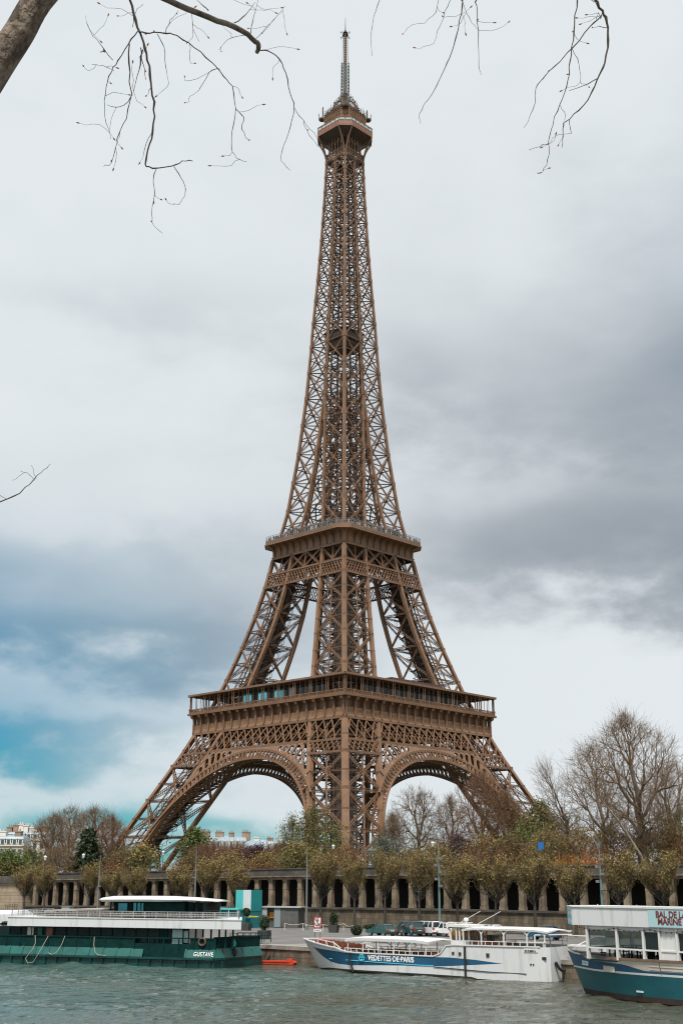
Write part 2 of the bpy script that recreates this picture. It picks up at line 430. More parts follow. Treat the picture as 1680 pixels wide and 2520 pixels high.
for k in range(4):
    W_ = Wz; ch = lambda z: Wz(z)-wz(z)
    m = MB()
    e = .15
    for (sl, sr) in ((lambda z: -Wz(z)+1.5, lambda z: -ch(z)-1.4), (lambda z: ch(z)+1.4, lambda z: Wz(z)-1.5)):
        clip_lattice(m, k, 43.6, 50.0, sl, sr, 3.4, 4.0, .27, .3, e)
        clip_lattice(m, k, 40.0, 43.0, sl, sr, 2.0, 2.4, .20, .3, e)
        rail(m, k, 43.3, sl(43.3), sr(43.3), .62, .45, e+.1)
        rail(m, k, 39.6, sl(39.6), sr(39.6), .62, .45, e+.1)
        rail(m, k, 49.9, sl(49.9), sr(49.9), .5, .45, e+.1)
    sl, sr = (lambda z: -ch(z)-.1), (lambda z: ch(z)+.1)
    clip_lattice(m, k, 43.9, 50.0, sl, sr, 3.4, 4.0, .30, .3, e)
    clip_lattice(m, k, 43.9, 50.0, sl, sr, 3.4, 6.8, .13, .2, e-.3)
    rail(m, k, 43.5, sl(43.5), sr(43.5), .8, .5, e+.1); rail(m, k, 49.9, sl(49.9), sr(49.9), .5, .5, e+.1)
    rail(m, k, 43.5, sl(43.5), sr(43.5), .8, .5, -2.2); rail(m, k, 46.8, sl(46.8), sr(46.8), .5, .3, -2.6)
    m.build('lattice_girder', M_IRON, TW)
    # arch
    a = MB(); th0 = math.asin(13.0/R_IN)
    def ap(r, th, off=0.0): return fp(k, r*math.cos(th), r*math.sin(th), off)
    NA = 64; ths = [th0+(math.pi-2*th0)*i/NA for i in range(NA+1)]
    for i in range(NA):
        t0, t1 = ths[i], ths[i+1]
        for r, wd, off in ((R_IN+.25, .5, .45), (R_OUT-.3, .6, .45), (R_IN+.2, .4, -3.6)):
            z_lo = r*math.sin(min(t0, t1, key=lambda t: math.sin(t)))
            if r > R_IN+1 and abs(r*math.cos((t0+t1)/2)) > ch(r*math.sin((t0+t1)/2))+2.2: continue
            a.beam(ap(r, t0, off), ap(r, t1, off), wd, .55, tuple(Vector(ap(r+1, t0))-Vector(ap(r, t0))) if False else fn(k))
        # soffit: lattice ribs between front and back rings
        for A, B in ((t0, t1), (t1, t0)):
            a.beam(ap(R_IN+.2, A, .3), ap(R_IN+.2, B, -3.6), .34, .14, tuple(Vector(ap(R_IN+1, A))-Vector(ap(R_IN, A))))
        if abs(R_OUT*math.cos(t0)) < ch(R_OUT*math.sin(t0))+1.8:
            a.beam(ap(R_IN+.4, t0, .4), ap(R_OUT-.4, t0, .4), .30, .4, fn(k))
            rm = (R_IN+R_OUT)/2; tm = (t0+t1)/2
            # ornamental loops between the radial bars
            loop = [ap(rm+1.05*math.cos(q*math.pi/4), tm+(t1-t0)*.30*math.sin(q*math.pi/4), .25) for q in range(9)]
            a.path(loop, .2, .2, fn(k))
            a.beam(ap(R_IN+.4, t0, -.3), ap(R_OUT-.4, t1, -.3), .16, .2, fn(k))
            a.beam(ap(R_IN+.4, t1, -.3), ap(R_OUT-.4, t0, -.3), .16, .2, fn(k))
        else:
            a.beam(ap(R_IN+.4, t0, .4), fp(k, math.copysign(ch(R_IN*math.sin(t0))+.4, math.cos(t0)), R_IN*math.sin(t0)+.6, .4), .24, .3, fn(k))
    ao = a.build('arch', M_IRON, TW)
    # spandrel plates with long rounded openings
    s = MB()
    cells = [ths[i] for i in range(0, NA+1)]
    step = 2.35
    for side in (-1, 1):
        th = math.acos(min(1, (ch(32.8)-.2)/R_OUT)); cs = []
        t = th
        while t < math.pi/2-.02: cs.append(t); t += step/R_OUT
        for t0, t1 in zip(cs, cs[1:]+[math.pi/2]):
            tm = (t0+t1)/2
            def top(t):
                r = 43.1/math.sin(t)                       # girder chord
                for _ in range(30):
                    if r*math.cos(t) > ch(r*math.sin(t))-.5: r -= .35
                return max(R_OUT, r)
            r0 = R_OUT-.1; ra, rb, rm = top(t0), top(t1), top(tm)
            def P(r, t, off=.35): return fp(k, side*r*math.cos(t), r*math.sin(t), off)
            hl = rm-r0
            if hl < 1.6:
                s.quad(P(r0, t0), P(r0, t1), P(rb, t1), P(ra, t0)); continue
            n_ = 20; outer = []; inner = []
            for q in range(n_):
                an = 2*math.pi*q/n_
                cx, cy = math.cos(an), math.sin(an)
                # outer square-ish ring and inner stadium ring, in (t, r) cell coordinates -1..1
                mx = max(abs(cx), abs(cy)); ox, oy = cx/mx, cy/mx
                tt = tm+(t1-t0)/2*ox; rtop = ra+(rb-ra)*(ox+1)/2
                outer.append(P(r0+(rtop-r0)*(oy+1)/2, tt))
                hr = (t1-t0)/2*R_OUT*.70; half = max(hl/2-.45, hr)
                iy = math.copysign(max(0, half-hr), cy)*(1 if abs(cy) > .05 else 0)+hr*cy; ix = hr*cx
                inner.append(P(r0+hl/2+iy*.98, tm+ix/R_OUT))
            for q in range(n_):
                q2 = (q+1) % n_
                s.quad(outer[q], outer[q2], inner[q2], inner[q])
                back = [rk(0, 0, 0, 0)]
            for q in range(n_):
                q2 = (q+1) % n_; nv = Vector(fn(k))*-.5
                s.quad(inner[q], inner[q2], Vector(inner[q2])+nv, Vector(inner[q])+nv)
    s.build('spandrel', M_IRON, ao)

# ---- coved frieze under the first gallery with its brackets
def cove(profile, n=1):
    m = MB()
    return m
PR1 = [(49.9, 34.75), (50.5, 34.75), (51.0, 34.40), (53.0, 34.40), (53.2, 34.55), (53.3, 33.6), (55.2, 33.7), (55.85, 34.3), (56.05, 35.2), (56.1, 35.95), (56.65, 36.0), (56.65, 35.7)]
for k in range(4):
    m = MB()
    for (z0, w0), (z1, w1) in zip(PR1[:-1], PR1[1:]):
        m.cur = 1 if z0 >= 51.0 and z1 <= 53.01 else 0
        m.quad(rk(k, -w0, -w0, z0), rk(k, w0, -w0, z0), rk(k, w1, -w1, z1), rk(k, -w1, -w1, z1))
    m.cur = 0
    for s_ in np.linspace(-34, 34, 74):    # raised bars of the name band
        m.beam(rk(k, s_, -34.40, 51.6), rk(k, s_, -34.40, 52.5), .28, .1, fn(k))
    fo = m.build('frieze', [M_IRON, M_IRON2], TW)
    for i in range(19):
        s_ = -34.1+i*(68.2/18)
        b = MB()
        poly = [(-33.6, 50.6), (-34.95, 50.6), (-34.95, 53.2), (-34.85, 53.5), (-34.9, 54.4), (-35.15, 55.2), (-35.6, 55.85), (-35.6, 56.05), (-33.6, 56.05)]
        for q in range(len(poly)-1):
            (y0, z0), (y1, z1) = poly[q], poly[q+1]
            b.quad(rk(k, s_-.27, y0, z0), rk(k, s_+.27, y0, z0), rk(k, s_+.27, y1, z1), rk(k, s_-.27, y1, z1))
        b.poly([rk(k, s_-.27, y, z) for y, z in poly]); b.poly([rk(k, s_+.27, y, z) for y, z in reversed(poly)])
        b.hexa([rk(k, s_+dx, dy, z) for z, (a_, y_) in ((55.2, (.42, -35.75)), (55.95, (.42, -36.0))) for dx, dy in ((-a_, y_), (a_, y_), (a_, -35.2), (-a_, -35.2))])
        b.build('bracket', M_IRON, fo)
# ---- first gallery: deck, parapet, posts, roof, pavilions
m = MB(); m.span(-35.4, 35.4, -35.4, -12, 56.3, 56.6); m.span(-35.4, 35.4, 12, 35.4, 56.3, 56.6); m.span(-35.4, -12, -12, 12, 56.3, 56.6); m.span(12, 35.4, -12, 12, 56.3, 56.6)
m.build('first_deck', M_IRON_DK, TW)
for k in range(4):
    m = MB()
    m.beam(rk(k, -35.7, -35.5, 56.75), rk(k, 35.7, -35.5, 56.75), .28, .3, (0, 0, 1)); m.beam(rk(k, -35.7, -35.5, 58.0), rk(k, 35.7, -35.5, 58.0), .22, .2, (0, 0, 1))
    m.beam(rk(k, -35.6, -35.4, 57.15), rk(k, 35.6, -35.4, 57.15), .06, .55, (0, 0, 1))
    for i in range(120):
        s_ = -35.4+i*.595
        m.beam(rk(k, s_, -35.5, 56.8), rk(k, s_, -35.5, 58.0), .11)
        m.beam(rk(k, s_, -35.52, 57.4), rk(k, s_+.595, -35.52, 57.95), .09)
    for i in range(20): m.beam(rk(k, -35.4+i*3.726, -35.55, 56.6), rk(k, -35.4+i*3.726, -35.55, 58.3), .3)
    m.build('parapet', M_IRON, TW)
    for i in range(11):
        s_ = -35.1+i*7.02
        m = MB()
        for d_ in ((-.42, .42) if 0 < i < 10 else (-.25, .3)):
            m.beam(rk(k, s_+d_, -35.35, 56.6), rk(k, s_+d_, -35.35, 62.3), .24)
        if i < 10:
            for d_ in (2.4, 4.7): m.beam(rk(k, s_+d_, -35.2, 57.6), rk(k, s_+d_, -35.2, 62.3), .12)
        m.build('gallery_post', M_IRON, TW)
m = MB()
for k in range(4):
    m.hexa([rk(k, s_, y_, z_) for z_ in (62.15, 62.55) for s_, y_ in ((-35.95, -35.95), (35.95, -35.95), (26.5, -26.5), (-26.5, -26.5))])
    m.beam(rk(k, -35.95, -35.95, 62.55), rk(k, 35.95, -35.95, 62.55), .35, .6, (0, 0, 1))
    for i in range(24): m.beam(rk(k, -33+i*2.87, -35.6, 62.05), rk(k, -33+i*2.87, -27.5, 62.05), .18, .3, (0, 0, 1))
m.build('gallery_roof', M_IRON, TW)
def pavilion(k, s0, s1, y0, y1, z1, panes, dk=M_IRON_DK):
    m = MB()
    P = lambda s_, y, z: rk(k, s_, y, z)
    m.hexa([P(s_, y_, z_) for z_ in (56.7, z1) for s_, y_ in ((s0, y0), (s1, y0), (s1, y1), (s0, y1))])
    po = m.build('pavilion', dk, TW)
    for (a, b, g, za, zb) in panes:
        w = MB(); w.hexa([P(s_, y_, z_) for z_ in (za, zb) for s_, y_ in ((a, y0-.06), (b, y0-.06), (b, y0+.2), (a, y0+.2))])
        w.build('window_pane', g, po)
    return po
pn = []
for a in np.arange(-22.5, 22, 2.4): pn.append((a, a+2.0, M_GLASS, 57.6, 61.4))
for k in (0, 1, 2): pavilion(k, -23, 23, -31, -24, 61.9, pn)
pl = [(a, a+2.0, M_GLASS, 57.6, 61.4) for a in np.arange(11.5, 22, 2.4)]
for (a0, a1, g) in ((-14.2, -8.6, M_GLASS_CY), (-7.0, -1.2, M_GLASS_CY), (.6, 6.2, M_GLASS_CY), (7.2, 9.6, M_GLASS_PALE)):
    n_ = max(2, int((a1-a0)/1.25))
    for q in range(n_):
        w_ = (a1-a0)/n_
        pl.append((a0+q*w_+.08, a0+(q+1)*w_-.08, g if q < n_-1 or g is M_GLASS_PALE else M_GLASS, 57.5, 61.5))
pavilion(3, -15, 23, -31, -24, 61.9, pl)
m = MB()
m.hexa([rk(0, s_, y_, z_) for z_ in (62.6, 65.0) for s_, y_ in ((-9, -30), (15, -30), (15, -25), (-9, -25))])
m.build('pavilion_roof', mat('maroon_roof', (0.07, 0.035, 0.035), .5), TW)
m = MB(); m.hexa([rk(0, s_, y_, z_) for z_ in (63.4, 64.2) for s_, y_ in ((-6, -30.1), (14, -30.1), (14, -29.9), (-6, -29.9))])
m.build('skylight_band', M_GLASS_PALE, TW)
m = MB()
m.hexa([rk(3, s_, y_, z_) for z_ in (62.6, 63.7) for s_, y_ in ((8, -30), (15, -30), (15, -26), (8, -26))])
rng = random.Random(5)
for i in range(26):
    s_ = rng.uniform(-22, 22)
    m.hexa([rk(3, s_+a_, y_, z_) for z_ in (62.6, 62.9+rng.random()*.5) for a_, y_ in ((-.6, -31), (.6, -31), (.6, -30), (-.6, -30))])
m.build('roof_equipment', M_IRON_DK, TW)

# ---- second level girder, cove, deck
for k in range(4):
    m = MB(); e = .12; ch = lambda z: Wz(z)-wz(z)
    for (sl, sr) in ((lambda z: -Wz(z)+1.1, lambda z: -ch(z)-1.0), (lambda z: -ch(z)-.1, lambda z: ch(z)+.1), (lambda z: ch(z)+1.0, lambda z: Wz(z)-1.1)):
        clip_lattice(m, k, 99.4, 103.3, sl, sr, 1.3, 2.5, .17, .25, e)
        rail(m, k, 99.1, sl(99.1), sr(99.1), .55, .45, e+.1); rail(m, k, 103.5, sl(103.5), sr(103.5), .55, .45, e+.1)
        rail(m, k, 109.2, sl(109.2), sr(109.2), .5, .4, e)
    c = ch(106)
    for (a_, b_) in ((-c, 0), (0, c)):
        lat(m, fp(k, a_, 103.7, e), fp(k, b_, 109.2, e), .7, fn(k)); lat(m, fp(k, b_, 103.7, e), fp(k, a_, 109.2, e), .7, fn(k))
        lat(m, fp(k, a_*.9, 103.7, -2), fp(k, b_*.9, 109.2, -2), .6, fn(k)); lat(m, fp(k, b_*.9, 103.7, -2), fp(k, a_*.9, 109.2, -2), .6, fn(k))
    lat(m, fp(k, 0, 103.7, e), fp(k, 0, 109.2, e), .6, fn(k))
    m.build('upper_girder', M_IRON, TW)
def cham(w, c):                         # outline of a square with cut corners, counter-clockwise from side 0
    out = []
    for k in range(4):
        out += [rk(k, -w+c, -w, 0), rk(k, w-c, -w, 0)]
    return out
PR2 = [(109.4, 17.35, .5), (109.9, 17.5, .5), (110.0, 17.2, .5), (111.9, 17.25, .5), (112.8, 17.5, .8), (113.25, 18.1, 1.4), (113.45, 19.2, 2.5), (113.5, 20.6, 3.4), (113.9, 20.6, 3.4), (113.9, 20.35, 3.35), (115.1, 20.35, 3.35), (115.1, 20.0, 3.3)]
m = MB()
for (z0, w0, c0), (z1, w1, c1) in zip(PR2[:-1], PR2[1:]):
    A, B = cham(w0, c0), cham(w1, c1)
    for i in range(8):
        j = (i+1) % 8
        m.quad((*A[i][:2], z0), (*A[j][:2], z0), (*B[j][:2], z1), (*B[i][:2], z1))
m.poly([(*p[:2], 115.05) for p in cham(20.2, 3.3)])
so = m.build('second_frieze', M_IRON, TW)
for k in range(4):
    for i in range(11):
        s_ = -15.6+i*3.12; b = MB()
        prof = [(-17.15, 110.0), (-17.6, 110.0), (-17.75, 111.3), (-18.15, 112.2), (-18.9, 112.9), (-20.3, 113.35), (-20.3, 113.5), (-17.3, 113.5)]
        for (y0, z0), (y1, z1) in zip(prof[:-1], prof[1:]):
            b.quad(rk(k, s_-.12, y0, z0), rk(k, s_+.12, y0, z0), rk(k, s_+.12, y1, z1), rk(k, s_-.12, y1, z1))
        b.poly([rk(k, s_-.12, y, z) for y, z in prof]); b.poly([rk(k, s_+.12, y, z) for y, z in reversed(prof)])
        b.build('bracket', M_IRON, so)
m = MB(); A = cham(20.2, 3.3)
for i in range(8):
    p, q = Vector(A[i]), Vector(A[(i+1) % 8]); n_ = max(3, int((q-p).length/1.1))
    for zz in (115.6, 116.2, 116.7): m.beam((p.x, p.y, zz), (q.x, q.y, zz), .09)
    for j in range(n_):
        r_ = p+(q-p)*j/n_
        m.beam((r_.x, r_.y, 115.1), (r_.x, r_.y, 116.7), .1)
        r2 = p+(q-p)*(j+1)/n_
        if 2 < j < n_-3: m.beam((r_.x*1.007, r_.y*1.007, 114.1), (r2.x*1.007, r2.y*1.007, 114.9), .14, .1)
m.build('second_railing', mat('dull_railing_grey', (.17, .18, .18), .5), TW)
# second floor pavilions and upper terrace
for k in range(4):
    m = MB()
    m.hexa([rk(k, s_, y_, z_) for z_ in (115.1, 119.0) for s_, y_ in ((-11.5, -13.5), (11.5, -13.5), (11.5, -8), (-11.5, -8))])
    m.beam(rk(k, -12.2, -13.8, 119.1), rk(k, 12.2, -13.8, 119.1), 1.0, .35, (0, 0, 1))
    po = m.build('terrace_pavilion', M_IRON2 if k == 0 else M_IRON, TW)
    for i in range(8):
        w = MB(); a_ = -10.8+i*2.75
        w.hexa([rk(k, s_, y_, z_) for z_ in (116.0, 118.3) for s_, y_ in ((a_, -13.58), (a_+2.1, -13.58), (a_+2.1, -13.4), (a_, -13.4))])
        w.build('window_pane', M_GLASS if (i+k) % 3 else M_GLASS_PALE, po)
m = MB(); m.span(-12.4, 12.4, -12.4, 12.4, 119.3, 119.6)
for k in range(4):
    for i in range(18): m.beam(rk(k, -12+i*1.41, -12.3, 119.6), rk(k, -12+i*1.41, -12.3, 121.0), .1)
    m.beam(rk(k, -12.3, -12.3, 121.0), rk(k, 12.3, -12.3, 121.0), .12)
m.build('upper_terrace', M_IRON_DK, TW)

# ---- the shaft
LV = [115.2, 126.4, 136.8, 147.5, 158.3, 168.4, 178.4, 188.5, 198, 207, 215.3, 224, 231.7, 239.1, 245.5, 252.2, 258.5, 264.3, 268.0]
for k in range(4):
    m = MB(); n = fn(k)
    for z0, z1 in zip(LV[:-1], LV[1:]):
        d = .66 if z0 < 170 else (.54 if z0 < 225 else .46)
        a = .42 if z0 < 170 else (.35 if z0 < 225 else .30)
        W0, W1 = Wz(z0), Wz(z1); c0, c1 = max(0, W0-wz(z0)), max(0, W1-wz(z1))
        for sg in (-1, 1):
            A0, A1 = fp(k, sg*(W0-a), z0, -a*.6), fp(k, sg*(W1-a), z1, -a*.6)
            B0, B1 = fp(k, sg*c0, z0, -a*.6), fp(k, sg*c1, z1, -a*.6)
            lat(m, A0, B1, d, n, t=.2, zt=.12); lat(m, B0, A1, d, n, t=.2, zt=.12)
            lat(m, A0, B0, d*.8, n, t=.16, zt=.1)
            lat(m, [(p+q)/2 for p, q in zip(A0, A1)], [(p+q)/2 for p, q in zip(B0, B1)], d*.55, n, t=.13, zt=.09)
            # inner chord or centre rib
            m.beam(fp(k, sg*c0 if c0 > .3 else sg*.12, z0, -a), fp(k, sg*c1 if c1 > .3 else sg*.12, z1, -a), a*1.7, a*2, n)
            gusset(m, fp(k, sg*(c0+.2), z0, .05), n, a*3.4, a*3.8, .2); gusset(m, fp(k, sg*(W0-a*1.6), z0, .05), n, a*3.2, a*3.6, .2)
            X = [(p+q+r+s)/4 for p, q, r, s in zip(A0, A1, B0, B1)]
            gusset(m, Vector(X)+Vector(n)*.1, n, a*2.0, a*2.0, .15)
            # faces of the leg that look inward
            if c0 > .4:
                n2 = rk(k, -sg, 0, 0); I0, I1 = rk(k, sg*c0, -c0, z0), rk(k, sg*c1, -c1, z1)
                lat(m, B0, I1, d*.8, n2, t=.16); lat(m, I0, B1, d*.8, n2, t=.16); lat(m, B0, I0, d*.7, n2, t=.14)
        if c0 > .6: lat(m, fp(k, -c0, z0, -a), fp(k, c0, z0, -a), d*.7, n, t=.14)
    m.build('shaft_face', M_IRON, TW)
for sx in (-1, 1):
    for sy in (-1, 1):
        m = MB()
        for z0, z1 in zip(LV[:-1], LV[1:]):
            a = .45 if z0 < 170 else (.38 if z0 < 225 else .33)
            post(m, lambda z: (sx*(Wz(z)-a), sy*(Wz(z)-a)), [z0, (z0+z1)/2, z1], a)
        m.build('corner_chord', M_IRON, TW)
        m = MB()
        for z0, z1 in zip(LV[:6], LV[1:7]):
            a = .5
            post(m, lambda z: (sx*max(.3, Wz(z)-wz(z)+a), sy*max(.3, Wz(z)-wz(z)+a)), [z0, (z0+z1)/2, z1], a*.8)
        m.build('inner_chord', M_IRON, TW)
m = MB(); rng = random.Random(3)
for z0, z1 in zip(LV[:-1], LV[1:]):
    W0 = Wz(z0)
    for u in (0,):
        z = z0+(z1-z0)*u; W_ = Wz(z)-.5
        for a_, b_ in (((-W_, -W_), (W_, W_)), ((-W_, W_), (W_, -W_)), ((-W_, 0), (0, W_)), ((0, W_), (W_, 0)), ((W_, 0), (0, -W_)), ((0, -W_), (-W_, 0))):
            lat(m, (*a_, z), (*b_, z), .5, (0, 0, 1), t=.15, dep=.3, zt=.1)
        ring = [(W_*.62*math.cos(q*math.pi/8), W_*.62*math.sin(q*math.pi/8), z+.3) for q in range(17)]
        m.path(ring, .2, .3, (0, 0, 1))
    for q in range(2):                   # slanting ties inside the shaft
        za = z0+(z1-z0)*q/2; zb = z0+(z1-z0)*(q+1)/2; W_ = Wz(za)*.9
        for kk in range(4):
            m.beam(rk(kk, -W_*.9, -W_*.5, za), rk(kk, W_*.2, -W_*.4, zb), .11); m.beam(rk(kk, W_*.5, -W_*.7, za), rk(kk, -W_*.3, -W_*.2, zb), .10)
m.build('inner_bracing', M_IRON_DK, TW)  # same tower iron, its inside shade painted in by the darker colour
m = MB()
for (x, y) in ((-3.2, -3.2), (3.2, -3.2), (3.2, 3.2), (-3.2, 3.2), (0, -3.2), (0, 3.2)):
    for z0 in range(0, 15):
        za, zb = 116+z0*10.1, 116+(z0+1)*10.1
        f0, f1 = min(1, Wz(za)/9), min(1, Wz(zb)/9)
        m.beam((x*f0, y*f0, za), (x*f1, y*f1, zb), .48)
for i in range(52):
    z = 117+i*2.9; f0 = min(1, Wz(z)/9)*3.2
    for a_, b_ in (((-f0, -f0), (f0, -f0)), ((f0, -f0), (f0, f0)), ((f0, f0), (-f0, f0)), ((-f0, f0), (-f0, -f0))):
        m.beam((*a_, z), (*b_, z), .2)
        if i % 2: m.beam((*a_, z), (*b_, z+2.9), .14)
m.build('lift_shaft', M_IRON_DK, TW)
m = MB()
m.span(-4.9, 4.9, -4.9, 4.9, 190.4, 193.6); m.span(-5.3, 5.3, -5.3, 5.3, 193.6, 194.0)
m.span(-4.2, 4.2, -4.2, 4.2, 187.2, 190.4)
for k in range(4): m.beam(rk(k, -5.3, -5.3, 195.1), rk(k, 5.3, -5.3, 195.1), .12)
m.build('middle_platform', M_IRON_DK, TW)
m = MB()                                  # scaffold in the middle of the second floor
for x in np.arange(-5, 5.1, 1.25):
    for y in (-5, 0, 5):
        m.beam((x, y, 119.6), (x, y, 128), .1); m.beam((y, x, 119.6), (y, x, 128), .1)
for z in np.arange(120.5, 128.1, 1.5):
    for y in (-5, 0, 5): m.beam((-5, y, z), (5, y, z), .1); m.beam((y, -5, z), (y, 5, z), .1)
m.span(-3.4, 3.4, -3.4, 3.4, 119.6, 126)
m.build('lift_machinery', mat('dark_blue_grey', (0.05, 0.065, 0.075), .5), TW)

# ---- summit
m = MB()
for k in range(4):
    for sg in (-1, 1):
        pts = []
        for q in range(9):
            u = q/8; z = 263.5+u*11.0
            out = 5.0+.05+(9.0-5.05)*(u**2.1); lat_s = sg*(5.0-.3+(5.3-4.7)*u**2)
            pts.append(rk(k, lat_s, -out, z))
        m.path(pts, .38, .55, rk(k, 0, -1, 0))
    for s_ in (-3, -1.5, 0, 1.5, 3):
        m.beam(rk(k, s_, -5.15, 264.5), rk(k, s_, -5.2, 274), .3)
    for s_ in (-4.5, -1.5, 1.5):
        m.beam(rk(k, s_, -5.1, 266), rk(k, s_+3, -5.1, 273), .18); m.beam(rk(k, s_+3, -5.1, 266), rk(k, s_, -5.1, 273), .18)
    m.beam(rk(k, -5.2, -5.15, 267.4), rk(k, 5.2, -5.15, 267.4), .5, .4, (0, 0, 1)); m.beam(rk(k, -5.2, -5.15, 265.0), rk(k, 5.2, -5.15, 265.0), .4, .4, (0, 0, 1))
    clip_lattice(m, k, 265.0, 267.4, lambda z: -5, lambda z: 5, .9, 1.2, .14, .2, .05)
m.build('flared_bracket', M_IRON, TW)
def ring8(m, z0, w0, c0, z1, w1, c1):
    A, B = cham(w0, c0), cham(w1, c1)
    for i in range(8):
        j = (i+1) % 8
        m.quad((*A[i][:2], z0), (*A[j][:2], z0), (*B[j][:2], z1), (*B[i][:2], z1))
m = MB(); ring8(m, 272.8, 5.3, .6, 274.4, 8.75, 3.4); ring8(m, 274.4, 8.75, 3.4, 274.5, 9.0, 3.5)
m.poly([(*p[:2], 272.8) for p in reversed(cham(5.3, .6))])
m.build('summit_soffit', M_IRON_DK, TW)
m = MB(); ring8(m, 274.5, 9.0, 3.5, 275.3, 9.05, 3.5); ring8(m, 275.3, 9.05, 3.5, 275.35, 8.9, 3.5); ring8(m, 275.3, 8.9, 3.5, 278.1, 8.9, 3.5)
ring8(m, 278.0, 9.05, 3.5, 278.35, 9.1, 3.5); m.poly([(*p[:2], 278.3) for p in cham(9.1, 3.5)])
co = m.build('summit_cabin', M_RUSTRED, TW)
A = cham(8.97, 3.5)
for i in range(8):
    p, q = Vector(A[i]), Vector(A[(i+1) % 8]); d_ = (q-p).normalized(); l = (q-p).length; n_ = 2 if l < 6 else 5
    out = Vector((d_.y, -d_.x, 0))
    for j in range(n_):
        a_ = p+d_*(l*(j+.10)/n_); b_ = p+d_*(l*(j+.90)/n_)
        w = MB()
        w.hexa([(v.x+out.x*o_, v.y+out.y*o_, z_) for z_ in (276.9, 277.75) for v, o_ in ((a_, .06), (b_, .06), (b_, -.1), (a_, -.1))])
        w.build('window_pane', M_GLASS_PALE, co)
m = MB()
for i in range(8):
    p, q = Vector(A[i]), Vector(A[(i+1) % 8]); d_ = (q-p); out = Vector((d_.y, -d_.x, 0)).normalized()
    for j in range(7):
        r_ = p+d_*j/6+out*.1
        m.beam((r_.x, r_.y, 275.3), (r_.x, r_.y, 278), .12)
m.build('cabin_mullion', M_IRON2, co)
# wire cage of the open deck and its roof
m = MB()
A = cham(6.9, 2.6)
for i in range(8):
    p, q = Vector(A[i]), Vector(A[(i+1) % 8]); n_ = 9
    for j in range(n_):
        r_ = p+(q-p)*j/n_
        m.beam((r_.x, r_.y, 278.2), (r_.x, r_.y, 283.8), .14); r2 = p+(q-p)*(j+1)/n_
        m.beam((r_.x, r_.y, 278.4), (r2.x, r2.y, 283.6), .07); m.beam((r_.x, r_.y, 283.6), (r2.x, r2.y, 278.4), .07)
    for z in (279.2, 280.4, 281.6, 282.8, 283.7): m.beam((p.x, p.y, z), (q.x, q.y, z), .1)
m.build('deck_cage', M_IRON2, TW)
m = MB(); m.span(-5.2, 5.2, -5.2, 5.2, 278.3, 283.6)
m.build('deck_core', M_IRON_DK, TW)
m = MB(); ring8(m, 283.8, 6.7, 2.5, 284.3, 6.9, 2.6); m.poly([(*p[:2], 284.3) for p in cham(6.9, 2.6)]); m.poly([(*p[:2], 283.8) for p in reversed(cham(6.9, 2.6))])
m.build('deck_roof', M_IRON_DK, TW)
m = MB(); rng = random.Random(11)
for k in range(4):                        # drum pods at the corners of the roof
    c, s_ = math.cos(k*math.pi/2+math.pi/4), math.sin(k*math.pi/2+math.pi/4)
    m.lathe((c*8.8, s_*8.8, 283.2), [(1.0, 0), (1.25, .3), (1.25, .75), (.9, 1.0)], 10)
    m.beam((c*5, s_*5, 283.7), (c*9.5, s_*9.5, 283.7), .8, .7)
    m.beam((c*10, s_*10, 284.1), (c*10, s_*10, 286.4), .12); m.beam((c*9.4, s_*9.4, 284.1), (c*9.9, s_*9.9, 285.8), .1)
m.build('corner_pod', M_IRON_DK, TW)
m = MB()
A = cham(6.9, 2.6)
for i in range(8):
    p, q = Vector(A[i]), Vector(A[(i+1) % 8]); n_ = 10
    for j in range(n_):
        r_ = p+(q-p)*j/n_; h_ = rng.uniform(.9, 2.6)
        m.beam((r_.x, r_.y, 284.3), (r_.x, r_.y, 284.3+h_), .1)
        if rng.random() < .4: m.lathe((r_.x*.9, r_.y*.9, 284.4+h_*.6), [(.1, -.3), (.4, 0), (.1, .3)], 6)
    for z in (285.1, 285.8): m.beam((p.x, p.y, z), (q.x, q.y, z), .08)
for k in range(4):
    for x in (-1, 1): m.beam(rk(k, x*6.6, -5.4, 284.3), rk(k, x*6.6, -5.4, 288.6 if x > 0 else 286.5), .34)
    for i in range(34):                   # stepped thicket of aerials rising to the mast
        u = rng.random(); r_ = 6.0-4.6*u; t = rng.uniform(-r_, r_); zb = 284.4+u*10
        m.beam(rk(k, t, -r_, zb-.5), rk(k, t, -r_, zb+rng.uniform(.8, 2.2)), .1)
        if rng.random() < .5: m.lathe(rk(k, t, -r_, zb+.4), [(.08, -.3), (.38, -.1), (.38, .1), (.08, .3)], 6)
m.build('aerial_cluster', M_MASTGREY, TW)
m = MB()                                  # four-arched lantern
m.span(-4.6, 4.6, -4.6, 4.6, 284.3, 285.3); m.span(-3.4, 3.4, -3.4, 3.4, 285.3, 288.4)
for k in range(4):
    m.lathe(rk(k, -3.9, -3.9, 285.2), [(1.0, 0), (1.15, .6), (1.0, 1.6), (.5, 2.1)], 10)
m.build('lantern_base', M_RUSTRED, TW)
m = MB()
for k in range(4):
    pts = [rk(k, 2.9*math.cos(q*math.pi/10), -4.3+1.2*math.sin(q*math.pi/10), 287.0+3.6*math.sin(q*math.pi/10)) for q in range(11)]
    m.path(pts, .5, .45, rk(k, 0, -1, 0))
    for t in (-2.9, 2.9): m.beam(rk(k, t, -4.3, 284.3), rk(k, t, -4.3, 287.1), .4)
    pts = [rk(k, 0, -4.6+(q/8)**1.5*3.2, 284.0+8.6*(q/8)) for q in range(9)]
m.build('lantern_arch', M_IRON, TW)
m = MB()
m.lathe((0, 0, 288.4), [(3.0, 0), (2.4, 1.4), (1.5, 2.6), (1.2, 4.2), (.9, 7.0)], 12)
m.build('lantern_dome', M_IRON_DK, TW)
m = MB()
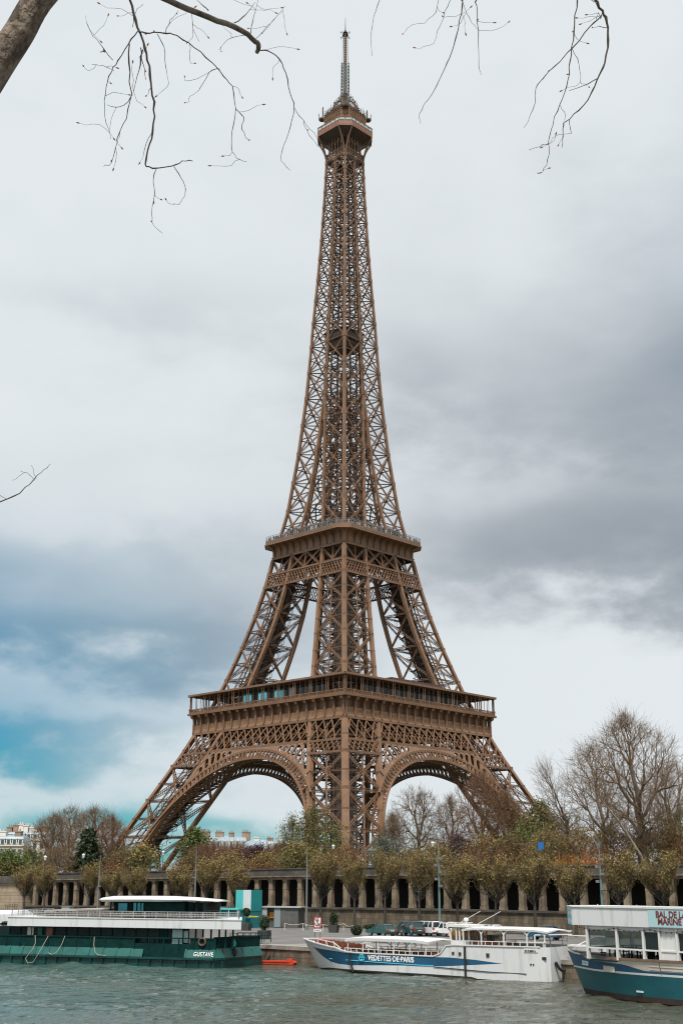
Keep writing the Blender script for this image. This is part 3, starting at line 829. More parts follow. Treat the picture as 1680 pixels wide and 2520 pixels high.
for k in range(4): m.beam(rk(k, 0, -1.35, 290.4), rk(k, 0, -1.2, 294.6), .75, .3, rk(k, 0, -1, 0))
m.build('red_panel', M_RUSTRED, TW)
m = MB()                                  # lower mast with aerial brackets
for k in range(4):
    m.beam(rk(k, -1.15, -1.15, 291), rk(k, -1.0, -1.0, 309), .26)
    for i in range(12):
        z = 292+i*1.45
        m.beam(rk(k, -1.1, -1.1, z), rk(k, 1.1, -1.1, z), .13); m.beam(rk(k, -1.1, -1.1, z), rk(k, 1.1, -1.1, z+1.45), .12)
        if i > 3: m.beam(rk(k, 0, -1.1, z+.3), rk(k, 0, -2.1, z+.3), .08); m.beam(rk(k, -.4, -2.0, z+.3), rk(k, .4, -2.0, z+.3), .08)
    m.beam(rk(k, 0, -2.0, 297.5), rk(k, 0, -2.0, 308.5), .07)
m.beam((0, 0, 291), (0, 0, 309), .7)
mo = m.build('antenna_mast', M_MASTGREY, TW)
m = MB()
for k in range(4):
    m.beam(rk(k, -.8, -.8, 309), rk(k, -.62, -.62, 322), .2)
for i in range(16):
    z = 309+i*.82
    m.lathe((0, 0, z), [(.50, 0), (.66, .1), (.66, .34), (.50, .44)], 8)
m.beam((0, 0, 309), (0, 0, 322), .6)
m.build('ringed_mast', mat('mast_brown', (.17, .12, .08), .6, var=.2, scale=1), mo)
m = MB()
m.lathe((0, 0, 321.6), [(.7, 0), (1.2, .4), (1.2, .6), (.8, .8)], 10); m.lathe((0, 0, 323.2), [(1.0, 0), (.5, .6), (.2, 1.6)], 10)
for k in range(4):
    m.beam(rk(k, 0, 0, 322.2), rk(k, 0, -2.6, 322.2), .12); m.beam(rk(k, -.3, -2.4, 321.8), rk(k, .3, -2.4, 322.7), .12); m.beam(rk(k, .3, -2.1, 321.8), rk(k, -.3, -2.1, 322.7), .1)
    m.beam(rk(k, .9, -.3, 321.8), rk(k, .9, -.3, 323.6), .1)
m.build('mast_head', M_IRON_DK, mo)
m = MB(); m.tube([(0, 0, 323.5), (0, 0, 327), (0, 0, 330.5)], [.22, .14, .06], 6)
m.build('mast_tip', M_MASTGREY, mo)
# crowd at the second floor railing
# ------------------------------------------------------------------ ground, river, quay, colonnade
ZQ, ZW = -2.3, -4.0
TD = (math.cos(R(-41)), math.sin(R(-41))); ND = (-TD[1], TD[0])
def tp(T, O, z=0.0): return (TD[0]*T+ND[0]*O, TD[1]*T+ND[1]*O, z)
def px_wall(px, py, O):                 # pixel ray against the vertical plane O metres out: gives (T, z)
    d = ray(px, py); k = O/(d.x*ND[0]+d.y*ND[1])
    return d.x*k*TD[0]+d.y*k*TD[1], CAM_H+d.z*k
O_Q, O_W = 96.5, 146.0
T_B = -94.5
def wslope(T): return 0.0105*(T+115) if T < -115 else 0.0
M_STONE = mat('weathered_limestone', (0.25, 0.195, 0.135), 0.85, col2=(0.085, 0.066, 0.047), scale=0.9, detail=8, bump=0.4, bscale=5)
M_STONE_LT = mat('pale_limestone', (0.275, 0.22, 0.155), 0.85, col2=(0.13, 0.10, 0.07), scale=0.7, detail=8, bump=0.3, bscale=6)
M_STONE_DK = mat('sooty_stone', (0.095, 0.085, 0.07), 0.9, col2=(0.035, 0.032, 0.03), scale=0.5, detail=8, bump=0.3, bscale=5)
M_VOID = mat('near_black_recess', (0.012, 0.011, 0.010), 0.95)  # near-black colour for the back and floor of the colonnade openings
M_GROUND = mat('park_earth', (0.10, 0.085, 0.05), 0.95, col2=(0.05, 0.05, 0.025), scale=0.15)
M_PAVE = mat('quay_asphalt', (0.150, 0.145, 0.138), 0.85, col2=(0.100, 0.096, 0.092), scale=0.35, detail=8, bump=0.1, bscale=20)
M_KERB = mat('quay_edge_slab', (0.29, 0.27, 0.24), 0.8, col2=(0.19, 0.175, 0.155), scale=0.8)
def courses(name, c1, c2, mortar, bw, bh, off=0.5, dirt=(0.03, 0.027, 0.022), dk=0.6):
    """stone laid in courses: brick texture driven by distance along the wall and height"""
    m = bpy.data.materials.new(name); m.use_nodes = True; nt = m.node_tree; N = nt.nodes; L = nt.links; b = N['Principled BSDF']
    b.inputs['Roughness'].default_value = 0.9
    tc = N.new('ShaderNodeTexCoord'); mp = N.new('ShaderNodeMapping'); mp.inputs['Rotation'].default_value = (0, 0, R(41))
    L.new(tc.outputs['Object'], mp.inputs[0])
    sp = N.new('ShaderNodeSeparateXYZ'); L.new(mp.outputs[0], sp.inputs[0]); cb = N.new('ShaderNodeCombineXYZ')
    L.new(sp.outputs[0], cb.inputs[0]); L.new(sp.outputs[2], cb.inputs[1])
    br = N.new('ShaderNodeTexBrick'); L.new(cb.outputs[0], br.inputs[0]); br.offset = off
    br.inputs['Scale'].default_value = 1.0; br.inputs['Brick Width'].default_value = bw; br.inputs['Row Height'].default_value = bh
    br.inputs['Mortar Size'].default_value = 0.02; br.inputs['Bias'].default_value = 0.0
    br.inputs['Color1'].default_value = (*c1, 1); br.inputs['Color2'].default_value = (*c2, 1); br.inputs['Mortar'].default_value = (*mortar, 1)
    nz = N.new('ShaderNodeTexNoise'); nz.inputs['Scale'].default_value = 0.55; nz.inputs['Detail'].default_value = 9; nz.inputs['Roughness'].default_value = 0.65
    mp2 = N.new('ShaderNodeMapping'); mp2.inputs['Scale'].default_value = (1.6, 1.6, .5); L.new(tc.outputs['Object'], mp2.inputs[0]); L.new(mp2.outputs[0], nz.inputs['Vector'])
    mr = N.new('ShaderNodeMapRange'); mr.inputs[1].default_value = .42; mr.inputs[2].default_value = .66; mr.inputs[4].default_value = dk; L.new(nz.outputs['Fac'], mr.inputs[0])
    mx = N.new('ShaderNodeMix'); mx.data_type = 'RGBA'; L.new(mr.outputs[0], mx.inputs[0]); L.new(br.outputs['Color'], mx.inputs[6]); mx.inputs[7].default_value = (*dirt, 1)
    L.new(mx.outputs[2], b.inputs['Base Color'])
    bp = N.new('ShaderNodeBump'); bp.inputs['Strength'].default_value = .5; bp.inputs['Distance'].default_value = .05
    L.new(nz.outputs['Fac'], bp.inputs['Height']); L.new(bp.outputs[0], b.inputs['Normal'])
    return m
M_QWALL = courses('quay_wall_stone', (0.20, 0.150, 0.105), (0.135, 0.10, 0.07), (0.05, 0.04, 0.03), 1.1, .42, dk=.75)
M_BASEW = courses('plinth_stone', (0.20, 0.155, 0.105), (0.125, 0.10, 0.07), (0.06, 0.05, 0.035), 1.5, .55, dk=.85)
M_LEFTW = courses('left_wall_stone', (0.36, 0.285, 0.20), (0.31, 0.245, 0.17), (0.06, 0.05, 0.04), 7.0, .62, dk=.3)

# water: a wavy sheet in view, a flat one beyond
def water_mat():
    m = bpy.data.materials.new('river_water'); m.use_nodes = True; nt = m.node_tree; N = nt.nodes; L = nt.links; b = N['Principled BSDF']
    b.inputs['Roughness'].default_value = 0.05; b.inputs['IOR'].default_value = 1.33; b.inputs['Specular IOR Level'].default_value = 0.5
    tc = N.new('ShaderNodeTexCoord')
    nz = N.new('ShaderNodeTexNoise'); nz.inputs['Scale'].default_value = 0.05; nz.inputs['Detail'].default_value = 4; L.new(tc.outputs['Object'], nz.inputs['Vector'])
    sp = N.new('ShaderNodeSeparateXYZ'); L.new(tc.outputs['Object'], sp.inputs[0])
    ax = N.new('ShaderNodeMath'); ax.operation = 'MULTIPLY_ADD'; L.new(sp.outputs[0], ax.inputs[0]); ax.inputs[1].default_value = 0.012; L.new(nz.outputs['Fac'], ax.inputs[2])
    mr = N.new('ShaderNodeMapRange'); mr.inputs[1].default_value = .28; mr.inputs[2].default_value = .62; L.new(ax.outputs[0], mr.inputs[0])
    mx = N.new('ShaderNodeMix'); mx.data_type = 'RGBA'; mx.inputs[6].default_value = (0.046, 0.082, 0.072, 1); mx.inputs[7].default_value = (0.054, 0.057, 0.040, 1)  # left tint carries the sky's turquoise reflection, painted into the water colour
    L.new(mr.outputs[0], mx.inputs[0]); L.new(mx.outputs[2], b.inputs['Base Color'])
    mp = N.new('ShaderNodeMapping'); mp.inputs['Rotation'].default_value = (0, 0, R(25)); mp.inputs['Scale'].default_value = (1.0, 1.25, 1); L.new(tc.outputs['Object'], mp.inputs[0])
    n1 = N.new('ShaderNodeTexNoise'); n1.inputs['Scale'].default_value = 0.5; n1.inputs['Detail'].default_value = 4; n1.inputs['Roughness'].default_value = .55; n1.inputs['Distortion'].default_value = .4
    L.new(mp.outputs[0], n1.inputs['Vector'])
    n2 = N.new('ShaderNodeTexNoise'); n2.inputs['Scale'].default_value = 2.2; n2.inputs['Detail'].default_value = 4; n2.inputs['Roughness'].default_value = .6; L.new(mp.outputs[0], n2.inputs['Vector'])
    n3 = N.new('ShaderNodeTexNoise'); n3.inputs['Scale'].default_value = .045; n3.inputs['Detail'].default_value = 3; L.new(tc.outputs['Object'], n3.inputs['Vector'])
    m3 = N.new('ShaderNodeMapRange'); m3.inputs[1].default_value = .36; m3.inputs[2].default_value = .64; m3.inputs[3].default_value = .45; m3.inputs[4].default_value = 1.25; L.new(n3.outputs['Fac'], m3.inputs[0])
    ad = N.new('ShaderNodeMath'); ad.operation = 'MULTIPLY_ADD'; L.new(n2.outputs['Fac'], ad.inputs[0]); ad.inputs[1].default_value = .22; L.new(n1.outputs['Fac'], ad.inputs[2])
    ml = N.new('ShaderNodeMath'); ml.operation = 'MULTIPLY'; L.new(ad.outputs[0], ml.inputs[0]); L.new(m3.outputs[0], ml.inputs[1])
    bp = N.new('ShaderNodeBump'); bp.inputs['Strength'].default_value = 1.0; bp.inputs['Distance'].default_value = 0.75
    L.new(ml.outputs[0], bp.inputs['Height']); L.new(bp.outputs[0], b.inputs['Normal'])
    return m
M_WATER = water_mat()
def make_water():
    x = np.arange(-62, 72.01, .34); y = np.arange(56, 160.01, .34); X, Y = np.meshgrid(x, y, indexing='ij')
    Z = np.zeros_like(X); rg = np.random.RandomState(4)
    for i in range(46):
        wl = 0.9*(1.09**i)*.9; an = rg.normal(R(70), .55); kx, ky = math.cos(an)*2*math.pi/wl, math.sin(an)*2*math.pi/wl
        ph = rg.rand()*6.28; am = .0115*min(wl, 2.6)**.85
        Z += am*np.sin(kx*X+ky*Y+ph+1.3*np.sin(.11*X+.07*Y+i))
    env = .75+.35*np.sin(.09*X+.13*Y)+.2*np.sin(.21*X-.05*Y+1)
    Z = ZW+Z*env*.85
    nx, ny = X.shape
    v = np.stack([X, Y, Z], -1).reshape(-1, 3)
    I = np.arange(nx*ny).reshape(nx, ny)
    f = np.stack([I[:-1, :-1], I[1:, :-1], I[1:, 1:], I[:-1, 1:]], -1).reshape(-1, 4)
    me = bpy.data.meshes.new('river_water'); me.from_pydata(v.tolist(), [], f.tolist()); me.materials.append(M_WATER)
    me.polygons.foreach_set('use_smooth', [True]*len(f)); me.update()
    o = bpy.data.objects.new('river_water', me); COL.objects.link(o); tag(o, kind='structure')
    m = MB()
    for a, b, c, d in ((-900, 900, -80, 56.2), (-900, 900, 159.8, 400), (-900, -61.8, 56.2, 159.8), (71.8, 900, 56.2, 159.8)):
        m.quad((a, c, ZW-.02), (b, c, ZW-.02), (b, d, ZW-.02), (a, d, ZW-.02))
    m.build('river_surface', M_WATER).__setitem__('kind', 'structure')
make_water()
# near bank under the camera
m = MB(); m.span(-400, 400, -300, 14, -6, 2.3)
tag(m.build('near_bank', M_PAVE), kind='structure')
# quay platform
bx, by, _ = tp(T_B, O_Q); LQ = (bx-.966*260, by+.259*260)
outline = [tp(320, O_Q)[:2], (bx, by), LQ, tp(-520, 200)[:2], tp(320, 200)[:2]]
m = MB(); m.poly([(x, y, ZQ) for x, y in reversed(outline)] if False else [(x, y, ZQ) for x, y in outline])
tag(m.build('quay_pavement', M_PAVE, fix=True), kind='structure')
m = MB()
for (a, b) in ((outline[0], outline[1]), (outline[1], outline[2])):
    m.quad((*a, -6), (*b, -6), (*b, ZQ-.32), (*a, ZQ-.32))
tag(m.build('quay_wall', M_QWALL), 'stone river wall of the quay with dark wet foot', 'quay wall')
m = MB()
def inset(a, b, d):
    vx, vy = b[0]-a[0], b[1]-a[1]; l = math.hypot(vx, vy); return (vy/l*d, -vx/l*d)
for (a, b) in ((outline[0], outline[1]), (outline[1], outline[2])):
    ox, oy = inset(a, b, 1.9); ex, ey = inset(a, b, -.12)
    P = [(a[0]+ex, a[1]+ey), (b[0]+ex, b[1]+ey), (b[0]+ox, b[1]+oy), (a[0]+ox, a[1]+oy)]
    m.hexa([(x, y, ZQ-.32) for x, y in P]+[(x, y, ZQ+.05) for x, y in P])
tag(m.build('quay_kerb', M_KERB, fix=True), kind='structure')
# slabs and lighter lanes of the quay roadway
m = MB()
for O0, O1, T0, T1 in ((99.2, 107.5, -94, 300), (124.0, 124.3, -94, 200), (131.2, 131.45, -160, 200)):
    m.quad(tp(T0, O0, ZQ+.006), tp(T1, O0, ZQ+.006), tp(T1, O1, ZQ+.006), tp(T0, O1, ZQ+.006))
for i in range(10):
    T0 = -92+i*9
    m.quad(tp(T0, 108, ZQ+.006), tp(T0+.14, 108, ZQ+.006), tp(T0+2.2, 123, ZQ+.006), tp(T0+2.05, 123, ZQ+.006))
tag(m.build('quay_promenade', mat('pale_promenade', (0.24, 0.228, 0.212), .85, col2=(0.175, 0.167, 0.155), scale=.6, detail=7)), kind='structure')
m = MB()
m.quad(tp(-215, 141.6, ZQ+.05), tp(200, 141.6, ZQ+.05), tp(200, O_W, ZQ+.05), tp(-215, O_W, ZQ+.05))
m.quad(tp(-215, 141.6, ZQ-.1), tp(200, 141.6, ZQ-.1), tp(200, 141.6, ZQ+.05), tp(-215, 141.6, ZQ+.05))
tag(m.build('planting_strip', mat('mossy_verge', (0.045, 0.055, 0.022), .95, col2=(0.085, 0.07, 0.04), scale=.6), fix=True), kind='structure')
# upper terrace and park ground reaching the horizon
m = MB(); Ts = [-700, -330, -215, -115, -60, 0, 300, 700]
for a, b in zip(Ts[:-1], Ts[1:]):
    za, zb = 5.1+max(-1.4, wslope(a)), 5.1+max(-1.4, wslope(b))
    m.quad(tp(a, O_W+.6, za), tp(b, O_W+.6, zb), tp(b, 190, 5.0), tp(a, 190, 5.0))
m.quad(tp(-700, 190, 5.0), tp(700, 190, 5.0), tp(700, 330, 4.2), tp(-700, 330, 4.2))
P = [tp(-700, 330, 4.2), tp(700, 330, 4.2), (9000, 9000, 4.2), (-9000, 9000, 4.2)]
m.poly(P); m.poly([tp(700, O_W, 4.2), (9000, -6000, 4.2), (9000, 9000, 4.2), tp(700, 330, 4.2)]); m.poly([(-9000, 9000, 4.2), (-9000, 900, 4.2), tp(-700, O_W, 3.8), tp(-700, 330, 4.2)])
tag(m.build('park_ground', M_GROUND), kind='structure')

# colonnade retaining wall
CW = thing('colonnade_wall', 'long stone retaining wall with square pillars and dark openings behind the quay trees', 'wall', (0, 0, 0))
TL, TR = -207.0, 70.0
def wspan(m, T0, T1, O0, O1, z0, z1, seg=1):
    Ts = [T0]
    while Ts[-1] < T1-.01: Ts.append(min(T1, Ts[-1]+14))
    for a, b in zip(Ts[:-1], Ts[1:]):
        A = [tp(a, O0), tp(b, O0), tp(b, O1), tp(a, O1)]; dzs = [wslope(a), wslope(b), wslope(b), wslope(a)]
        m.hexa([(p[0], p[1], z0+(d if z0 > ZQ else 0)) for p, d in zip(A, dzs)]+[(p[0], p[1], z1+d) for p, d in zip(A, dzs)])
m = MB(); wspan(m, TL, TR, O_W, O_W+.9, ZQ-.2, .22); m.build('plinth', M_BASEW, CW)
m = MB(); wspan(m, TL, TR, O_W-.22, O_W+.95, .22, .50); m.build('sill', M_STONE_DK, CW)
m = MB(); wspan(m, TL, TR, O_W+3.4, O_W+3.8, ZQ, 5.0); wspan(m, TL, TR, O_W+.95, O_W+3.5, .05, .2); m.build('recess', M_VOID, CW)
m = MB(); wspan(m, TL, TR, O_W-.05, O_W+3.6, 4.62, 5.0); wspan(m, TL, TR, O_W-.38, O_W+.9, 5.0, 5.18); m.build('entablature', M_STONE, CW)
m = MB(); wspan(m, TL, TR, O_W-.05, O_W+.55, 5.18, 6.15); wspan(m, TL, TR, O_W-.16, O_W+.62, 6.15, 6.34)
m.build('parapet', M_STONE_DK, CW)
pil = None
for i in range(88):
    T = -204.2+i*3.128
    if T > TR-1: break
    z = wslope(T)
    if pil is None or True:
        m = MB()
        for a, O0, O1, z0, z1 in ((.46, 0, .8, .5, .95), (.40, .06, .76, .95, 3.2), (.44, .02, .8, 3.2, 3.32), (.40, .06, .76, 3.32, 4.3), (.47, -.02, .84, 4.3, 4.62)):
            A = [tp(T-a, O_W+O0), tp(T+a, O_W+O0), tp(T+a, O_W+O1), tp(T-a, O_W+O1)]
            m.hexa([(p[0], p[1], z0+z) for p in A]+[(p[0], p[1], z1+z) for p in A])
        m.build('pillar', M_STONE_LT if i % 3 else M_STONE, CW)
# left stone block wall with its parapet and stair rail
LB = thing('masonry_wall', 'pale banded stone wall with low dark parapet at the left end of the colonnade', 'wall', (0, 0, 0))
m = MB(); wspan(m, -330, TL, O_W-.6, O_W+3.8, ZQ-.2, 4.6); m.build('wall_face', M_LEFTW, LB)
m = MB(); wspan(m, -330, TL+.4, O_W-1.0, O_W+.6, 4.6, 4.85); wspan(m, -330, TL+.2, O_W-.7, O_W+.2, 4.85, 5.9); m.build('parapet', M_STONE_DK, LB)
m = MB(); wspan(m, TL-.6, TL+.8, O_W-.75, O_W+.3, 4.6, 6.0); m.build('end_pier', M_STONE, LB)
m = MB(); wspan(m, -84.5, -82.7, O_W-.03, O_W, -.6, .05)
m.build('stone_patch', M_KERB, CW)
# ------------------------------------------------------------------ trees and shrubs
M_BARK = mat('grey_brown_bark', (0.115, 0.088, 0.062), 0.9, var=.3, scale=2.0)
M_BARK_LT = mat('pale_plane_bark', (0.24, 0.20, 0.15), 0.9, col2=(0.10, 0.08, 0.058), scale=1.2)
M_BARK_DK = mat('dark_bark', (0.040, 0.034, 0.027), 0.9, var=.3, scale=2.0)
M_TWIG = mat('brown_twigs', (0.150, 0.098, 0.056), 0.9, island=.45)
M_TWIG_RED = mat('russet_twigs', (0.155, 0.082, 0.045), 0.9, island=.45)
M_TWIG_OLV = mat('olive_twigs', (0.11, 0.098, 0.042), 0.9, island=.45)
M_TWIG_GOLD = mat('golden_brown_twigs', (0.135, 0.090, 0.045), 0.9, island=.5)
def leafmat(name, c, isl=.5):
    return mat(name, c, 0.75, island=isl, spec=.25)
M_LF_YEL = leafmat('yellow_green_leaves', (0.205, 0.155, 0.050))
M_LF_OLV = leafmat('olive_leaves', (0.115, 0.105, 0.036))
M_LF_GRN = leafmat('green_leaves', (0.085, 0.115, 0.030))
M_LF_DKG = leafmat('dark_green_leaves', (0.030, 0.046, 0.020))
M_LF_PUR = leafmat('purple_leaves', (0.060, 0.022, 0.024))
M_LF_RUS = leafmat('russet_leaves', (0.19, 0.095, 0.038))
M_LF_TEAL = leafmat('blue_green_needles', (0.085, 0.125, 0.105))
M_LF_ORG = leafmat('orange_stems', (0.45, 0.155, 0.02))
def seg_mesh(P0, P1, R0, R1, sides=3):
    P0, P1, R0, R1 = map(np.asarray, (P0, P1, R0, R1)); n = len(P0)
    d = P1-P0; l = np.linalg.norm(d, axis=1, keepdims=True)+1e-9; d = d/l
    ref = np.where(np.abs(d[:, 2:3]) < .9, np.array([[0, 0, 1.0]]), np.array([[1.0, 0, 0]]))
    a = np.cross(d, ref); a /= np.linalg.norm(a, axis=1, keepdims=True)+1e-9; b = np.cross(a, d)
    V = []
    for P, Rr in ((P0, R0), (P1, R1)):
        for j in range(sides):
            t = 2*math.pi*j/sides
            V.append(P+(a*math.cos(t)+b*math.sin(t))*Rr[:, None])
    V = np.stack(V, 1).reshape(-1, 3); base = (np.arange(n)*2*sides)[:, None]
    F = [base+np.array([[j, (j+1) % sides, sides+(j+1) % sides, sides+j]]) for j in range(sides)]
    return V, np.concatenate(F)
def leaf_mesh(C_, size, rg, flat=0.0):
    n = len(C_)
    if n == 0: return np.zeros((0, 3)), np.zeros((0, 4), int)
    C_ = np.asarray(C_); a = rg.normal(size=(n, 3)); a /= np.linalg.norm(a, axis=1, keepdims=True)
    b = rg.normal(size=(n, 3)); b = np.cross(a, b); b /= np.linalg.norm(b, axis=1, keepdims=True)+1e-9
    s = (np.asarray(size)*rg.uniform(.6, 1.4, n))[:, None]
    V = np.stack([C_-a*s*.5, C_+b*s*.32, C_+a*s*.5, C_-b*s*.32], 1).reshape(-1, 3)
    return V, (np.arange(n)*4)[:, None]+np.array([[0, 1, 2, 3]])
def np_mesh(name, chunks, mats):
    """chunks: list of (verts, quads, material index)"""
    vs, fs, ms, o = [], [], [], 0
    for v, f, mi in chunks:
        if len(f) == 0: continue
        vs.append(v); fs.append(f+o); ms.append(np.full(len(f), mi)); o += len(v)
    V = np.concatenate(vs); Fq = np.concatenate(fs).astype(np.int32); Mi = np.concatenate(ms)
    me = bpy.data.meshes.new(name); me.vertices.add(len(V)); me.vertices.foreach_set('co', V.astype(np.float32).ravel())
    me.loops.add(Fq.size); me.loops.foreach_set('vertex_index', Fq.ravel())
    me.polygons.add(len(Fq)); me.polygons.foreach_set('loop_start', np.arange(0, Fq.size, 4, dtype=np.int32)); me.polygons.foreach_set('loop_total', np.full(len(Fq), 4, np.int32))
    for m in mats: me.materials.append(m)
    me.polygons.foreach_set('material_index', Mi.astype(np.int32)); me.update(calc_edges=True); me.validate()
    return me
def link_mesh(name, me, parent=None):
    o = bpy.data.objects.new(name, me); COL.objects.link(o)
    if parent is not None: o.parent = parent
    return o
def grow(rg, H, Wd, n=900, fork=.22, shape='round', lean=(0, 0), rtip=.016, wob=.05, low=.12, twigs=4, tl=1.0, rough=.35, pull=.48, rise=.10):
    """limbs routed from the trunk to tips spread through an uneven crown; returns segments and tips"""
    ph = rg.uniform(0, 6.28, 8); tips = []
    while len(tips) < n:
        m_ = 4*n; t = rg.rand(m_); an = rg.uniform(0, 6.28, m_); rr = np.sqrt(rg.rand(m_))
        if shape == 'round': prof = np.sqrt(np.clip(1-((t-.48)/.52)**2, 0, 1))
        elif shape == 'fan': prof = np.clip(.30+1.25*t, 0, 1)*np.sqrt(np.clip(1-np.clip((t-.45)/.55, 0, 1)**2.0, 0, 1))
        elif shape == 'dome': prof = np.sqrt(np.clip(1-t**2.2, 0, 1))
        else: prof = np.clip(1.05-t, 0, 1)**.6
        lump = 1-rough*(.5+.5*np.sin(3*an+ph[0]+5*t)*np.sin(7*t+ph[1]+2*an))-rough*.5*(.5+.5*np.sin(7*an+ph[2]+11*t+ph[3]))
        gap = np.sin(4.1*an+ph[4]+6*t)*np.sin(9*t+ph[5])+.6*np.sin(9*an+ph[6]-13*t)
        rim = rr > .15
        ok = (rr <= 1)&(gap > -.95)&(rim | (t > .4))
        R_ = prof*lump*rr*Wd/2
        P = np.stack([R_*np.cos(an), R_*np.sin(an), H*(low+(1-low)*t*(1-.10*rough*(1+np.sin(2*an+ph[7]))))], 1)[ok]
        tips += list(P)
    tips = np.array(tips[:n]); tips[:, :2] *= Wd/2/np.percentile(np.abs(tips[:, :2]), 96.5); tips[:, 2] *= H*.985/tips[:, 2].max()
    tips[:, 0] += lean[0]*tips[:, 2]; tips[:, 1] += lean[1]*tips[:, 2]
    segs = []; ends = []
    def km(X, k):
        c = X[rg.choice(len(X), k, replace=False)]
        for _ in range(4):
            l = ((X[:, None]-c[None])**2).sum(2).argmin(1)
            c = np.array([X[l == j].mean(0) if (l == j).any() else c[j] for j in range(k)])
        return l
    def curve(p, q, ra, rb, lev):
        L = np.linalg.norm(q-p); k = 3 if L > 2.2 else 2; pts = [p]
        for i in range(1, k):
            t = i/k; pts.append(p+(q-p)*t+rg.normal(size=3)*wob*L+np.array([0, 0, rise*L*math.sin(math.pi*t)*-1 if lev == 1 else 0]))
        pts.append(q)
        for i in range(k):
            segs.append((pts[i], pts[i+1], ra+(rb-ra)*i/k, ra+(rb-ra)*(i+1)/k, lev))
    def rec(p, X, lev, d):
        r = rtip*len(X)**.47
        if len(X) == 1:
            curve(p, X[0], rtip, rtip*.7, max(3, lev)); ends.append(X[0]); out = X[0]-p; l = np.linalg.norm(out)+1e-6; out = out/l
            for _ in range(twigs):
                b0 = p+(X[0]-p)*rg.uniform(.35, 1); e = b0+(out*.7+rg.normal(size=3)*.55+np.array([0, 0, .35]))*tl*rg.uniform(.4, 1.2)
                segs.append((b0, e, rtip*.75, rtip*.45, 5)); ends.append(e)
            return
        k = min(len(X), 7 if lev == 1 else (4 if lev < 4 else 3)); l = km(X, k) if k < len(X) else np.arange(len(X))
        for j in range(k):
            S = X[l == j]
            if len(S) == 0: continue
            c = S.mean(0)
            if len(S) == 1: rec(p, S, lev+1, None); continue
            f = pull*rg.uniform(.8, 1.2); q = p+(c-p)*f; rn = rtip*len(S)**.47
            curve(p, q, min(r*.9, rn*1.25), rn, min(lev, 4)); rec(q, S, lev+1, None)
    R0 = rtip*n**.47*1.15
    base = np.zeros(3); fk = np.array([lean[0]*H*fork*1.2, lean[1]*H*fork*1.2, H*fork])
    curve(base, fk, R0*1.25, R0, 0)
    # a leader carries on upwards; limbs leave it at different heights
    l = km(tips, min(9, n)); order = sorted(range(9), key=lambda j: tips[l == j][:, 2].mean() if (l == j).any() else 1e9)
    cur = fk; zz = fk[2]
    topc = tips.mean(0)
    for i, j in enumerate(order):
        S = tips[l == j]
        if len(S) == 0: continue
        c = S.mean(0); q0 = fk+(np.array([topc[0]*.5, topc[1]*.5, H*.62])-fk)*(i/9.5)*.75
        if np.linalg.norm(q0-cur) > .05: curve(cur, q0, R0*(1-.08*i), R0*(1-.08*(i+1)), 0); cur = q0
        rn = rtip*len(S)**.47; q = q0+(c-q0)*.5; curve(q0, q, rn*1.2, rn, 1); rec(q, S, 2, None)
    return segs, ends
def scale_to(segs, tips, H, Wd):
    top = max(s[1][2] for s in segs); xs = np.array([s[1][:2] for s in segs])
    hw = np.percentile(np.abs(xs), 98.5)
    kz = H/top; kx = min(1.5, max(.5, Wd/2/hw)); k = np.array([kx, kx, kz])
    return [(a*k, b*k, c, d, e) for a, b, c, d, e in segs], [t*k for t in tips]
def tree_meshes(seed, H, Wd, leaf=None, nleaf=0, lsize=.35, twig=None, bark=None, tsides=6, jitter=.5, trunk_lv=1, **kw):
    rg = np.random.RandomState(seed); segs, tips = grow(rg, H, Wd, **kw); 
    A = [s for s in segs if s[4] <= trunk_lv]; B = [s for s in segs if s[4] > trunk_lv]
    f = lambda S, sd: seg_mesh([s[0] for s in S], [s[1] for s in S], [s[2] for s in S], [s[3] for s in S], sd)
    tm = np_mesh('trunk', [(*f(A, tsides), 0)], [bark or M_BARK])
    ch = [(*f(B, 3), 0)]; mats = [twig or M_TWIG]
    if nleaf:
        T_ = np.array(tips); idx = rg.randint(0, len(T_), nleaf); c = T_[idx]+rg.normal(size=(nleaf, 3))*jitter
        leaves = leaf if isinstance(leaf, (list, tuple)) else [leaf]
        cut = rg.randint(0, len(leaves), nleaf)
        if len(leaves) == 2: cut = (c[:, 2]/H+rg.normal(size=nleaf)*.12 > .62).astype(int)
        for i, lm in enumerate(leaves):
            ch.append((*leaf_mesh(c[cut == i], np.full((cut == i).sum(), lsize), rg), i+1)); mats.append(lm)
    cm = np_mesh('crown', ch, mats)
    return tm, cm
def put_tree(name, label, cat, tm, cm, loc, rz=0.0, sc=1.0, group=None):
    t = thing(name, label, cat, loc, rz, group)
    t.scale = (sc, sc, sc) if not isinstance(sc, tuple) else sc
    link_mesh('trunk', tm, t); link_mesh('crown', cm, t)
    return t
ZG = 4.7
def place(name, label, cat, seed, px, Y, top, wpx, group=None, base=ZG, **kw):
    b = at_y(px, 2150, Y); z = at_y(px, top, Y).z
    H = z-base; Wd = wpx/(F_PX/(Y*.957))
    tm, cm = tree_meshes(seed, H, Wd, **kw)
    return put_tree(name, label, cat, tm, cm, (b.x, Y, base), 0, 1.0, group)
